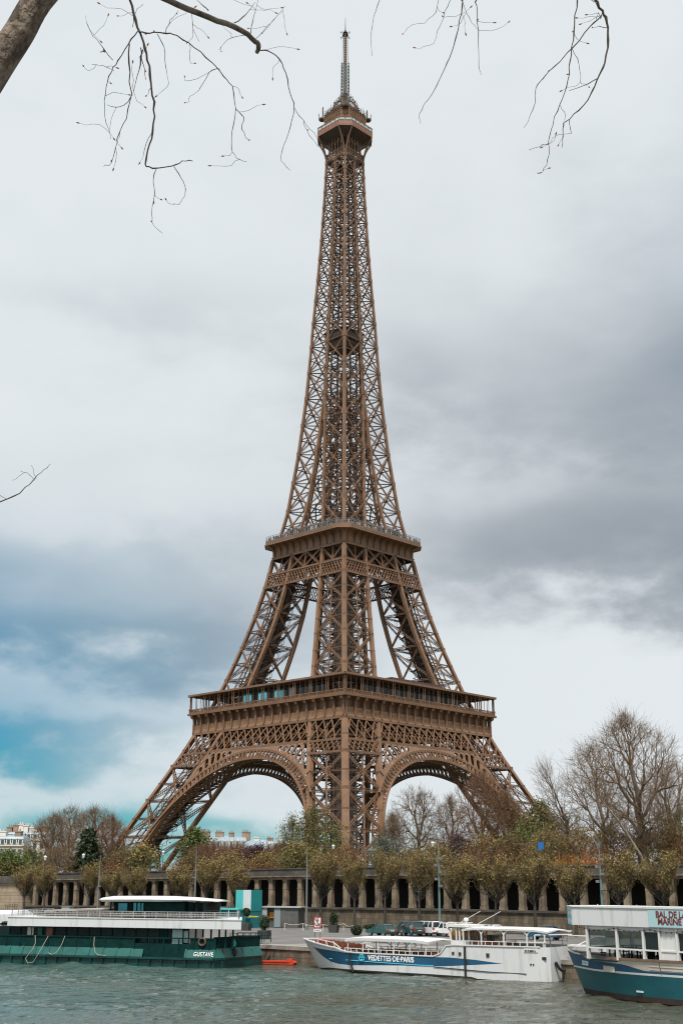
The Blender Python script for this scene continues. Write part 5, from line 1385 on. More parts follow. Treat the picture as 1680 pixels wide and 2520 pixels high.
for i in range(24): m.beam((XL+i*1.6, .25, 1.78), (XL+i*1.6, .25, 2.9), .1)
m.beam((XL, .26, 2.86), (XR-.2, .26, 2.86), .12, .12)
m.beam((XR-.2, .26, 2.97), (XR+2.25, 6.6, 2.97), .12)
m.build('bulwark', M_TEAL_DK, GV)
m = MB(); m.prism([(XL, .9), (-5.6, .9), (-7.6, 8.8), (XL, 8.8)], .95, 3.78, 'z'); gl = m.build('dining_hall', M_GLASS, GV)
m = MB()
for i in range(30):
    x = XL+i*1.3
    if x > -5.7: break
    m.beam((x, .86, 1.0), (x, .86, 3.78), .10)
m.build('mullion', M_TEAL_DK, gl)
for (a, b, z0, z1, mt) in ((-23.6, -22.9, 2.85, 3.7, M_PALE), (-22.4, -21.9, 2.85, 3.7, M_TEAL_LT), (-21.4, -20.7, 2.85, 3.7, M_WOOD), (-8.6, -7.9, 1.9, 3.7, M_TEAL_DK), (-7.4, -6.3, 1.9, 3.7, M_GLASS_PALE), (-6.2, -5.7, 2.4, 3.6, M_GLASS_PALE)):
    m = MB(); m.span(a, b, .82, .88, z0, z1); m.build('window_pane', mt, gl)
m = MB(); m.prism([(-25.5, 0), (.2, 0), (-3.3, 9.0), (-25.5, 9.0)], 3.85, 4.74, 'z'); m.prism([(-25.6, -.06), (.28, -.06), (-3.3, 9.1), (-25.6, 9.1)], 4.74, 4.82, 'z')
for x in (-20, -15.5, -11, -6.5, -2.5): m.beam((x, -.012, 3.8), (x, -.012, 4.83), .03, .03)
m.build('upper_deck', M_WHITE_D, GV)
for x in (-.9, -1.7, -2.4, -3.3, -4.2, -5.0):
    m = MB(); m.beam((x, .6+(x*-.1), 1.9), (x, .6+(x*-.1), 3.78), .14); m.build('stern_post', M_TEAL_DK, GV)
m = MB()
railing(m, [(-25.2, 8.7), (-25.2, .25), (-.2, .25), (-3.4, 8.6)], 4.9, 5.5, .8, .05, (1.0, .62, .3), .06)
for i in range(150): m.beam((-24.2+i*.16, .27, 4.95), (-24.2+i*.16, .27, 5.45), .025)
m.build('deck_railing', M_STEEL, GV)
m = MB(); rng = random.Random(8)
for i in range(60):
    x = -22.6+i*.33; m.span(x, x+.28, .7, 1.2, 4.92, 5.15+rng.random()*.28)
m.build('planter_row', mat('dark_planters', (0.10, 0.072, 0.055), .9, var=.5, scale=3), GV)
m = MB()
m.prism([(-23, 4.92), (-22.6, 5.5), (-15.2, 5.75), (-15.2, 5.55), (-22, 5.3), (-22.4, 4.92)], 2.5, 7.5); m.span(-19, -15.2, 2, 8, 5.55, 5.66)
m.build('awning', mat('pale_awning', (0.30, 0.28, 0.25), .8), GV)
m = MB(); m.span(-10.8, -6.4, 1.3, 6.5, 4.92, 6.45); uc = m.build('upper_cabin', M_TEAL_DK, GV)
for a, b in ((-14.4, -10.8), (-6.4, -4.6)):
    m = MB(); m.span(a, b, 1.8, 6.2, 4.92, 6.45); m.build('cabin_glass', M_GLASS, uc)
m = MB(); m.span(-13.9, -12.9, 1.7, 1.78, 5.5, 6.3); m.build('window_pane', M_GLASS_CY, uc)
m = MB(); m.span(-12.2, -10.9, 1.7, 1.78, 5.5, 6.35); m.build('window_pane', M_GLASS_CY, uc)
for x in (-14.5, -12.6, -11.6, -10.8, -5.8, -5.1, -4.2): m = MB(); m.beam((x, 1.25, 4.92), (x, 1.25, 6.5), .12); m.build('cabin_post', M_TEAL_DK, uc)
m = MB(); n_ = 26; ring = []
for i in range(n_+1):                     # long leaf-shaped roof, rounded at the left and tapering down at the right
    u = i/n_; x = -15.8+12.9*u
    th = (.44*min(1, (u/.035)**.5 if u < .035 else 1))*(1 if u < .55 else max(.12, 1-(u-.55)/.45*.9))
    zc = 6.68-.10*max(0, (u-.8)/.2)+(.06*math.sin(math.pi*u))
    yo = .7+.9*max(0, (u-.75)/.25)**1.5+(.5*(1-u/.035) if u < .035 else 0)
    ring.append([(x, yo, zc-th/2), (x, yo-.15, zc), (x, yo+.1, zc+th/2*.8), (x, 3.4, zc+th/2+.12), (x, 6.4-yo, zc+th/2*.8), (x, 6.6-yo, zc), (x, 6.4-yo, zc-th/2)])
for A, B in zip(ring[:-1], ring[1:]):
    for j in range(7): m.quad(A[j], B[j], B[(j+1) % 7], A[(j+1) % 7])
m.poly(ring[0]); m.poly(ring[-1][::-1])
m.build('cabin_roof', M_WHITE, GV, fix=True)
for pts in ([(-22.3, .2, 2.9), (-22.1, 0, 2.1), (-22.2, -.25, 1.5), (-22.5, -.3, 1.1)], [(-22.5, -.3, 1.1), (-22.9, -.35, .5), (-22.6, -.35, .05), (-22, -.35, .15), (-21.4, -.3, 1.2), (-20.8, .2, 2.85)], [(-18.9, .2, 2.88), (-19.1, 0, 2.0), (-19.5, -.25, 1.2), (-20.0, -.3, .98), (-20.4, -.3, 1.15)], [(-15.6, .2, 2.85), (-15.5, 0, 2.0), (-15.2, -.2, 1.3), (-14.8, -.3, 1.05), (-13.9, -.3, 1.0)]):
    m = MB(); m.tube(pts, .032, 5); m.build('mooring_rope', M_ROPE, GV)
m = MB()
for i in range(13): a = i*math.pi/6; 
m.tube([(-3.9+.36*math.cos(i*math.pi/8), .16, 2.55+.36*math.sin(i*math.pi/8)) for i in range(17)], .09, 6); m.build('life_ring', mat('faded_life_ring', (.12, .06, .045), .7), GV)
m = MB()
railing(m, [(-3.4, 6.2), (-.4, 7.4)], 2.2, 3.2, 1.4, .05, (1, .7, .4)); railing(m, [(-3.2, 7.8), (.0, 9.0)], 2.2, 3.2, 1.4, .05, (1, .7, .4))
m.quad((-3.4, 6.2, 2.1), (-.4, 7.4, 2.1), (.0, 9.0, 2.1), (-3.2, 7.8, 2.1))
m.build('gangway', M_TEAL_DK, GV)
text_mesh('name_lettering', 'GUSTAVE', .62, M_WTXT, hl, front_mtx(-4.7, -.04, 1.13, 0, R(-21)), .72, .02, .0, 1.12)
# second barge, mostly out of frame on the left
G2 = thing('white_barge', 'white roofed barge moored behind the left end of the teal restaurant barge', 'boat', (-37.8, 140, ZW), R(-17))
m = MB(); m.span(-30, 1.2, 0, 6, -.5, 1.6); m.build('hull', M_TEAL, G2)
m = MB(); m.span(-30, .8, .5, 5.5, 1.6, 3.6); m.build('cabin', M_GLASS, G2)
m = MB(); m.prism([(-30, 3.6), (1.4, 3.6), (1.6, 3.8), (1.3, 4.5), (.6, 4.8), (-30, 4.9)], -.4, 6.2); m.build('roof', M_WHITE_D, G2, fix=True)
m = MB(); m.lathe((-1.0, 2, 4.8), [(.4, 0), (.42, .5), (.6, .6), (.6, .8), (.1, .9)], 10); m.build('vent', M_CREAM, G2)
# orange float between the boats
fl = MB(); fl.prism([(-2.6, .12), (-2.3, -.1), (2.3, -.1), (2.5, .25), (2.2, .62), (1.2, .55), (-1.2, .42), (-2.3, .3)], -.35, .35)
fl.span(-1.6, 1.9, -.4, .4, .28, .40); fl.span(1.5, 2.2, -.3, .3, .5, .85)
o = fl.build('orange_float', M_ORNG, fix=True); o.scale = (.95, 1, .55); p = at_z(676, 2374, ZW); o.location = (p.x, p.y, ZW+.12); o.rotation_euler.z = R(-24)
tag(o, 'long orange red work float against the quay wall between two boats', 'float')

# ---- shaped hulls
def interp(tab): return lambda u: float(np.interp(u, [a for a, _ in tab], [b for _, b in tab]))
def hull(name, parent, L, B, sheer, rake, bands, mats, nu=150, nsub=5, bow_full=.28, stern0=.86, stern_w=.72, flare=.25, zdeck=None, fullness=2.2):
    """bands: list of functions z(u) that bound the painted bands, bottom first; sheer is the last"""
    m = MB(); hs = [lambda u: -.55]+bands+[sheer]
    def half(u, z):
        b = B*(1-max(0, 1-u/bow_full)**fullness) if u < bow_full else B
        if u > stern0: b *= stern_w+(1-stern_w)*math.sqrt(max(0, 1-((u-stern0)/(1-stern0))**2.2))
        zf = min(1, max(0, z)/max(.5, sheer(0)))
        f = flare*max(0, 1-u/(bow_full*1.5))
        return b*((1-f)+f*zf**1.2)*(1 if z >= 0 else .94)
    def P(u, z, sd):
        x = u*L+rake*(1-max(0, z)/sheer(0))*(1-u)**3 if u < 1 else L
        return (x, sd*half(u, z), z)
    us = [(i/nu)**1.15 for i in range(nu+1)]
    for u0, u1 in zip(us[:-1], us[1:]):
        for bi in range(len(hs)-1):
            a0, b0, a1, b1 = hs[bi](u0), hs[bi+1](u0), hs[bi](u1), hs[bi+1](u1)
            if b0-a0 < .004 and b1-a1 < .004: continue
            m.cur = bi
            for k in range(nsub):
                s0, s1 = k/nsub, (k+1)/nsub
                for sd in (-1, 1):
                    q = [P(u0, a0+(b0-a0)*s0, sd), P(u1, a1+(b1-a1)*s0, sd), P(u1, a1+(b1-a1)*s1, sd), P(u0, a0+(b0-a0)*s1, sd)]
                    m.quad(*(q if sd < 0 else q[::-1]))
    m.cur = 0
    for bi in range(len(hs)-1):               # transom
        a, b = hs[bi](1), hs[bi+1](1)
        if b-a > .004: m.cur = bi; m.quad(P(1, a, -1), P(1, a, 1), P(1, b, 1), P(1, b, -1))
    o = m.build(name, mats, parent)
    zd = zdeck or (lambda u: sheer(u)-.35)
    d = MB()
    for u0, u1 in zip(us[:-1:3], us[3::3]): d.quad(P(u0, zd(u0), -1), P(u1, zd(u1), -1), P(u1, zd(u1), 1), P(u0, zd(u0), 1))
    d.build('deck', M_DECK, parent)
    return o, P
VD = thing('tour_boat', 'white sightseeing boat with a dark blue band, two white canopies and a wheelhouse', 'boat', (-3.6, 128.5, ZW), R(-37)); VD.scale = (1, 1, .91)
LV_ = 28.3
sh = interp([(0, 2.9), (.08, 2.62), (.18, 2.3), (.205, 2.25), (.235, 1.92), (.3, 1.86), (.6, 1.86), (.618, 1.95), (.632, 2.3), (.645, 2.85), (.66, 2.98), (1, 3.08)])
lo = interp([(0, 2.2), (.055, 2.15), (.075, 1.75), (.10, 1.25), (.14, .85), (.18, .68), (.25, .62), (.45, .85), (.64, 1.0), (.85, 1.50), (.851, 1.5), (1, 1.5)])
hi_ = interp([(0, 2.2), (.055, 2.15), (.10, 2.05), (.20, 1.92), (.24, 1.82), (.3, 1.78), (.6, 1.80), (.66, 1.84), (.75, 1.74), (.85, 1.505), (.851, 1.5), (1, 1.5)])
bt = interp([(0, .0), (.06, .10), (.12, .22), (.6, .22), (.74, .18), (.76, .03), (1, .03)])
vh, VP = hull('hull', VD, LV_, 2.75, sh, 1.9, [bt, lo, hi_], [M_BOOT, M_WHITE_D, M_NAVY, M_WHITE_D], zdeck=interp([(0, 2.2), (.2, 1.8), (.21, 1.3), (.63, 1.3), (.64, 2.7), (1, 2.75)]))
def vp(u, z, ins=0.0, sd=-1):
    x, y, z = VP(u, z, sd); return (x, y-sd*ins, z)
def side_ang(PF, u0, u1, z): a, b = PF(u0, z, -1), PF(u1, z, -1); return math.atan2(b[1]-a[1], b[0]-a[0])
m = MB()
for i in range(40):                          # sheer rail and rub rails
    u0, u1 = i/40, (i+1)/40
    if u1 <= .99: m.beam(vp(u0, sh(u0)+.03), vp(u1, sh(u1)+.03), .14, .10); m.beam(vp(u0, sh(u0)+.03, 0, 1), vp(u1, sh(u1)+.03, 0, 1), .14, .10)
m.build('gunwale', M_WHITE, vh)
m = MB()
m.path([vp(u, z, -.03) for u, z in ((.14, 1.12), (.25, 1.12), (.40, 1.05), (.55, 1.0), (.60, 1.02))], .05, .06); m.build('rub_strip', M_CYTXT, vh)
m = MB(); m.path([vp(u, z, -.03) for u, z in ((.60, .92), (.7, .82), (.8, .72), (.93, .70))], .07, .06); m.build('rub_strip', M_NAVYD, vh)
for u in (.256, .72):
    m = MB(); m.beam(vp(u, .0, -.12), vp(u, sh(u)-.1, -.12), .22, .12); m.build('fender_post', M_BLACK, vh)
for u, z, w, h in ((.675, 2.25, .22, .26), (.70, 2.22, .24, .28), (.80, 2.2, .30, .34), (.945, 1.55, .12, .12), (.953, 1.55, .12, .12), (.985, 2.1, .4, .25), (.30, 1.35, .25, .2)):
    m = MB(); m.beam(vp(u, z-h/2, -.02), vp(u, z+h/2, -.02), w, .08, (0, -1, 0), caps=True); m.build('porthole', M_BLACK, vh)
m = MB(); m.beam(vp(.925, 2.76, -.03), vp(.968, 2.78, -.03), .34, .05, (0, -1, 0), caps=True); pl_ = m.build('registration_plate', M_WHITE, vh)
an = side_ang(VP, .9, .97, 2.7)
q = vp(.927, 2.66, -.07); text_mesh('registration_lettering', 'ENI 01840715', .24, M_BOOT, pl_, front_mtx(q[0], q[1], q[2], an), .72, .01, .004)
an = side_ang(VP, .35, .55, 1.4)
q = vp(.335, 1.22, -.05); text_mesh('name_lettering', 'VEDETTES\u00b7DE\u00b7PARIS', .70, M_WTXT, vh, front_mtx(q[0], q[1], q[2], an), .80, .015, .014, 1.05)
# small boat emblem in front of the lettering
m = MB(); e = lambda x, z: (q[0]-1.05+x, q[1]-.02, q[2]+z)
m.path([e(0, .25), e(.08, .02), e(.62, .02), e(.70, .25), e(0, .25)], .06, .05, (0, -1, 0)); m.path([e(.14, .28), e(.14, .48), e(.56, .48), e(.56, .28)], .06, .05, (0, -1, 0)); m.path([e(.22, .5), e(.35, .66), e(.48, .5)], .06, .05, (0, -1, 0)); m.beam(e(.35, .05), e(.35, .45), .06, .05, (0, -1, 0)); m.beam(e(.1, -.08), e(.6, -.08), .06, .05, (0, -1, 0))
m.build('emblem', M_CYTXT, vh)
m = MB()                                     # bow railing steps, midship rails
m.path([vp(.02, 2.95, .2), vp(.10, 3.0, .3), vp(.19, 2.75, .3), vp(.215, 2.2, .3)], .07); m.path([vp(.02, 2.95, .2, 1), vp(.10, 3.0, .3, 1), (LV_*.27, 2.2, 3.0)], .07)
for u in (.05, .1, .15, .19): m.beam(vp(u, sh(u), .25), vp(u, 2.9, .3), .06)
for sd in (-1, 1):
    m.path([vp(u, sh(u)+.38, .15, sd) for u in (.24, .35, .5, .62)], .06)
    for i in range(16): u = .24+i*.025; m.beam(vp(u, sh(u), .1, sd), vp(u, sh(u)+.38, .15, sd), .05)
m.path([vp(.20, 2.6, .5, 1), vp(.3, 2.7, .5, 1), vp(.33, 2.1, .5, 1), vp(.6, 2.1, .5, 1)], .07)
for u in np.arange(.21, .6, .03): m.beam(vp(u, 1.4, .5, 1), vp(u, 2.4 if u < .32 else 2.1, .5, 1), .05)
for i in range(14): u = .67+i*.024; m.beam(vp(u, sh(u), .1), vp(u, sh(u)+.42, .12), .05)
m.path([vp(u, sh(u)+.42, .12) for u in (.67, .8, .9, .99)], .06); m.path([vp(u, sh(u)+.42, .12, 1) for u in (.67, .8, .9, .99)], .06)
m.path([vp(.955, 3.2, .3), vp(.955, 4.15, .3), (LV_+1.6, -1.0, 4.25)], .1); m.path([vp(.97, 3.2, .5, 1), vp(.97, 4.0, .5, 1), (LV_+3.6, 1.2, 4.05)], .1); m.beam((LV_+1.0, 1.2, 3.2), (LV_+2.6, 1.2, 4.0), .08)
m.build('railing', M_WHITE, VD)
m = MB()
for i in range(7): m.span(2.6+i*.62, 2.95+i*.62, -1.3, 1.6, 2.3-.05*i, 2.42-.05*i); m.span(2.6+i*.62, 2.68+i*.62, -1.3, 1.6, 2.35-.05*i, 2.8-.05*i)
for i in range(15): m.span(8.3+i*.68, 8.65+i*.68, -1.9, 1.9, 1.62, 1.74); m.span(8.3+i*.68, 8.38+i*.68, -1.9, 1.9, 1.7, 2.12)
m.build('bench_row', M_WOOD, VD)
m = MB(); m.tube([(2.0, -.6, 2.75), (2.1, .3, 2.8), (2.6, .6, 2.8)], .16, 6); m.build('red_bundle', mat('red_cloth', (.35, .03, .02), .8), VD)
def canopy(x0, x1, hw, z, th, nseg, crown, droop):
    m = MB(); rows = []
    for i in range(nseg+1):
        u = i/nseg; x = x0+(x1-x0)*u; zz = z+crown*math.sin(math.pi*min(1, u*1.0))-droop*max(0, (abs(u-.5)-.38)/.12)
        rows.append([(x, -hw, zz-th), (x, -hw-.02, zz), (x, -hw*.5, zz+.10), (x, 0, zz+.13), (x, hw*.5, zz+.10), (x, hw+.02, zz), (x, hw, zz-th), (x, 0, zz+.1)])
    for A, B in zip(rows[:-1], rows[1:]):
        for j in range(8): m.quad(A[j], B[j], B[(j+1) % 8], A[(j+1) % 8])
    m.poly(rows[0]); m.poly(rows[-1][::-1]); return m
m = canopy(LV_*.244, LV_*.575, 2.4, 3.28, .26, 12, .04, .12); m.build('front_canopy', M_WHITE, VD, fix=True)
m = MB()
for i in range(6):
    for y in (-2.3, 2.3): m = MB(); x = LV_*(.254+i*.062); m.beam((x, y, 1.3), (x, y, 3.2), .07); m.build('canopy_post', M_WHITE, VD)
m = canopy(LV_*.695, LV_*.995, 2.2, 4.56, .17, 14, .04, .12); m.build('aft_canopy', M_WHITE, VD, fix=True)
for u in (.765, .845, .925, .985):
    for y in (-2.1, 2.1):
        m = MB(); x = LV_*u; m.beam((x, y, 2.75), (x, y, 4.2), .10)
        for s_ in (-1, 1): m.path([(x, y, 4.0), (x+s_*.12, y, 4.28), (x+s_*.45, y, 4.45)], .08)
        m.build('canopy_bracket', M_WHITE, VD)
wh = MB(); x0, x1 = LV_*.634, LV_*.70                # wheelhouse
wh.prism([(x0, 2.75), (x1+.1, 2.75), (x1+.1, 3.35), (x0+.05, 3.35)], -1.25, 1.25)
for (a, b) in ((x0+.06, x0-.25), (x0+.95, x0+.9), (x1-.55, x1-.55), (x1+.05, x1+.05)):
    for y in (-1.2, 1.2): wh.beam((a, y, 3.3), (b, y, 4.62), .13)
wh.prism([(x0-.5, 4.6), (x1+.1, 4.6), (x1+.1, 4.82), (x0-.3, 4.86)], -1.4, 1.4); wh.beam((x0+.6, -1.22, 3.4), (x0+.6, -1.22, 4.6), .12)
who = wh.build('wheelhouse', M_WHITE, VD, fix=True)
m = MB(); m.span(x0+.05, x1, -1.18, -1.14, 3.35, 4.58); m.span(x0+.05, x1, 1.14, 1.18, 3.35, 4.58)
tg = mat('clear_smoked_glass', (.30, .28, .22), .05, trans=1.0); m.build('window_pane', tg, who)
m = MB(); m.tube([(x0+.3, -.8, 4.85), (x0+.3, -.8, 5.0)], .05, 5); m.lathe((x0+.9, 0, 4.85), [(.12, 0), (.12, .25), (.24, .35), (.24, .5), (.1, .62)], 10)
m.beam((x0-.2, -1.3, 5.05), (x0+2.4, -1.3, 5.05), .06); m.beam((x0+.1, -1.3, 4.8), (x0+.1, -1.3, 5.05), .06); m.beam((x0+2, -1.3, 4.8), (x0+2, -1.3, 5.05), .06)
m.beam((x0+.0, .4, 4.95), (x0+1.9, .9, 6.1), .04); m.beam((x0+1.9, .4, 4.9), (x0+4.0, .9, 6.1), .04); m.build('mast_gear', M_WHITE, who)
m = MB(); m.span(x1+.2, LV_*.82, -1.3, -1.22, 2.75, 3.35); m.span(LV_*.818, LV_*.823, -1.3, 1.3, 2.75, 3.4); m.span(x1+.2, LV_*.82, -1.35, 1.35, 4.3, 4.4); cab = m.build('wood_cabin', M_WOOD, VD)
m = MB(); m.span(x1+.2, x1+.9, -1.26, -1.2, 3.35, 4.3); m.span(x1+1.0, LV_*.82, -1.26, -1.22, 3.35, 4.3); m.build('window_pane', tg, cab)
m = MB()
for x in (x1+.25, x1+.95, x1+1.9, LV_*.82): m.beam((x, -1.27, 3.3), (x, -1.27, 4.3), .08)
m.span(x1+1.2, x1+1.7, 0, .5, 2.8, 3.9); m.build('window_frame', M_WOODDK, cab)
m = MB(); m.tube([(LV_*1.0+.10, -1.3, 1.75), (LV_+.25, -1.0, 1.2), (LV_+.32, -.5, .95), (LV_+.28, 0, 1.1), (LV_+.2, .3, 1.7)], .14, 7); m.build('tyre_fender', M_BLACK, VD)
# grey dinghy hung behind the stern
m = MB(); rows = []
for i in range(11):
    u = i/10; w = .62*math.sin(math.pi*(.12+.80*u))**.6; x = u*3.4
    rows.append([(x, -w, .62-.08*u), (x, -w*.8, .15), (x, 0, 0+.25*abs(u-.5)), (x, w*.8, .15), (x, w, .62-.08*u), (x, 0, .58-.08*u)])
for A, B in zip(rows[:-1], rows[1:]):
    for j in range(6): m.quad(A[j], B[j], B[(j+1) % 6], A[(j+1) % 6])
m.poly(rows[0]); m.poly(rows[-1][::-1])
dg = thing('dinghy', 'small white covered dinghy hanging at the stern of the sightseeing boat', 'boat', tuple(VD.matrix_basis @ Vector((LV_+.3, .6, 2.45))), R(-25))
m.build('hull', M_WHITE_D, dg, fix=True)
m = MB(); m.span(.2, 3.2, -.55, .55, .60, .72); m.build('cover', M_WHITE, dg)

# ---- blue party boat on the right
BL = thing('party_boat', 'petrol blue boat with white stripe, cream siding, white upper deck and a pale cyan sign', 'boat', (17.6, 100.5, ZW), R(-50)); BL.scale = (1, 1, .91)
LB_ = 32.0
shb = interp([(0, 3.38), (.04, 3.2), (.10, 3.1), (.2, 3.06), (.24, 3.06), (1, 3.3)])
b1 = interp([(0, .45), (.05, .42), (.3, .46), (1, .55)])
b2 = interp([(0, 2.06), (.1, 1.98), (1, 2.15)]); b3 = interp([(0, 2.2), (.1, 2.13), (1, 2.32)])
b4 = interp([(0, 3.35), (.075, 3.1), (.088, 2.9), (.105, 2.8), (.215, 2.72), (.232, 2.66), (.285, 2.34), (.3, 2.34), (1, 2.46)])
bh, BP = hull('hull', BL, LB_, 2.95, shb, 1.6, [b1, b2, b3, b4], [M_BOOTR, M_TEALBLUE, M_WHITE, M_NAVY, M_CREAMP], bow_full=.30, flare=.35, stern0=.95, fullness=2.0)
def bp(u, z, ins=0.0, sd=-1):
    x, y, z = BP(u, z, sd); return (x, y-sd*ins, z)
m = MB()
for i in range(30):
    u0, u1 = .07+i*.93/30, .07+(i+1)*.93/30; m.beam(bp(u0, shb(u0)+.05, .05), bp(u1, shb(u1)+.05, .05), .22, .16)
m.build('gunwale_rail', M_WOODDK, bh)
m = MB(); m.path([bp(u, shb(u)+.03) for u in (0, .02, .04, .07)], .12, .1); m.path([bp(u, shb(u)+.03, 0, 1) for u in (0, .03, .06, .1, .2, .3)], .14, .1); m.build('bow_rail', M_CREAMP, bh)
for u in np.arange(.33, 1.0, .085):
    m = MB(); m.beam(bp(u, 2.22, -.02), bp(u, shb(u)-.05, -.02), .03, .05, (0, -1, 0)); m.build('siding_joint', M_WOODDK, bh)
for z in (2.45, 2.68, 2.9):
    m = MB(); m.path([bp(u, z, -.012) for u in np.arange(.30 if z < 2.6 else .24, 1.0, .07)], .018, .03, (0, -1, 0)); m.build('siding_joint', M_STEEL, bh)
m = MB(); q0, q1 = bp(.148, 2.28, -.04), bp(.188, 2.25, -.04); m.beam(q0, q1, .42, .06, (0, -1, 0), caps=True); m.build('hawse_plate', M_CREAMP, bh)
m = MB(); q0, q1 = bp(.060, 2.52, -.04), bp(.088, 2.5, -.04); m.beam(q0, q1, .34, .06, (0, -1, 0), caps=True); npl = m.build('name_plate', M_WHITE, bh)
m = MB(); 
for i in range(5):
    q0, q1 = bp(.064+i*.0045, 2.43, -.085), bp(.064+i*.0045, 2.60, -.085); m.beam(q0, q1, .06, .02, (0, -1, 0)); 
m.build('plate_lettering', M_CYTXT, npl)
m = MB(); q0, q1 = bp(.24, .78, -.03), bp(.262, .78, -.03); m.beam(q0, q1, .12, .05, (0, -1, 0), caps=True); m.build('draught_mark', M_WHITE, bh)
Y0 = -2.62
xs = [4.23, 6.94, 9.26, 10.64, 12.1, 14.4, 17.5, 20.5, 23.5, 26.5, 29.5]
m = MB()
for x in xs:
    for y in (Y0, 2.62): m.beam((x, y, 3.0), (x, y, 5.55), .32, .16)
for a, b in zip(xs[:-1], xs[1:]):
    for y in (Y0, 2.62): m.beam((a, y, 3.85), (b, y, 3.85), .12, .16, (0, 1, 0)); m.beam((a, y, 5.38), (b, y, 5.38), .36, .14, (0, 1, 0))
m.beam((xs[0], Y0, 3.85), (xs[0], 2.62, 3.85), .12, .12); m.beam((xs[0], Y0, 5.45), (xs[0], 2.62, 5.45), .24, .14)
m.span(10.7, 12.1, Y0-.03, Y0+.05, 3.05, 5.5); m.span(14.4, 17.5, Y0-.03, Y0+.05, 3.05, 5.5)
cbn = m.build('deckhouse', M_WHITE, BL)
gl2 = mat('dim_clear_glass', (.26, .31, .30), .03, trans=1.0)
for a, b in zip(xs[:-1], xs[1:]):
    if a in (10.64, 14.4): continue
    m = MB(); m.span(a+.12, b-.12, Y0-.01, Y0+.02, 3.9, 5.28); m.build('window_pane', gl2 if a < 9 else M_GLASS, cbn)
m = MB(); m.span(4.3, LB_-1, -2.6, 2.6, 2.86, 2.95)
for i in range(12):
    x = 5.2+i*1.25
    for y in (-1.4, 1.2):
        m.span(x-.4, x+.4, y-.35, y+.35, 3.72, 3.78); m.beam((x, y, 2.95), (x, y, 3.74), .08)
        for dx in (-.6, .6): m.span(x+dx-.17, x+dx+.17, y-.17, y+.17, 3.4, 3.46); m.beam((x+dx-.14, y, 2.95), (x+dx-.14, y, 3.9), .05); m.beam((x+dx+.14, y, 2.95), (x+dx+.14, y, 3.4), .05)
m.span(11.0, 30, -1.2, 2.3, 2.95, 5.4); m.beam((6.6, 1.8, 3), (6.6, 1.8, 5.4), .3); m.beam((5.9, 2.2, 3), (5.9, 2.2, 5.4), .25)
m.build('interior', M_TEAL_DK, BL)
# upper deck with pointed prow
ud = MB(); ol = [(3.0, -2.9), (LB_-.5, -2.9), (LB_-.5, 2.9), (3.0, 2.9), (1.2, 1.2), (1.2, -1.2)]
n_ = len(ol)
for i in range(n_):
    (x0, y0), (x1, y1) = ol[i], ol[(i+1) % n_]; ud.quad((x0, y0, 5.55), (x1, y1, 5.55), (x1, y1, 6.95), (x0, y0, 6.95))
ud.poly([(x, y, 5.55) for x, y in reversed(ol)]); ud.poly([(x, y, 6.0) for x, y in ol])
udo = ud.build('upper_deck', M_WHITE_D, BL)
m = MB(); m.path([(x, y, 6.98) for x, y in ol+[ol[0]]], .14, .08); 
for x in (5.5, 9, 15, 20): m.beam((x, -2.9, 6.95), (x, -2.9, 7.2), .06)
m.build('top_rail', M_WHITE, udo)
m = MB(); d_ = Vector((-1.8, 1.7, 0)).normalized(); nn = Vector((-1.7, -1.8, 0)).normalized()*.012
for z0, z1 in ((6.62, 6.72), (6.05, 6.32), (5.55, 5.72)):
    a, b = Vector((3.0, -2.9, 0))+nn, Vector((1.2, -1.2, 0))+nn; m.quad((a.x, a.y, z0), (b.x, b.y, z0), (b.x, b.y, z1), (a.x, a.y, z1))
m.build('prow_stripe', M_CYTXT, udo)
m = MB(); m.span(9.94, 18.0, -2.93, -2.88, 5.6, 6.92); sg = m.build('sign_panel', M_PALECY, udo)
text_mesh('sign_lettering', 'BAL DE LA\n MARINE', .66, M_REDTXT, sg, front_mtx(10.6, -2.95, 6.33, 0), .86, .01, .012, .96, 'LEFT', .78)
m = MB()
for i in range(28):
    x = 3.6+i*.45; z = 5.36-.16*abs(math.sin(i*.45)); m.lathe((x, -2.78, z), [(.03, -.05), (.06, 0), (.03, .05)], 6)
    if i: m.beam((x, -2.78, z+.05), (x-.45, -2.78, 5.41-.16*abs(math.sin((i-1)*.45))), .02)
m.build('string_lights', M_BLACK, BL)
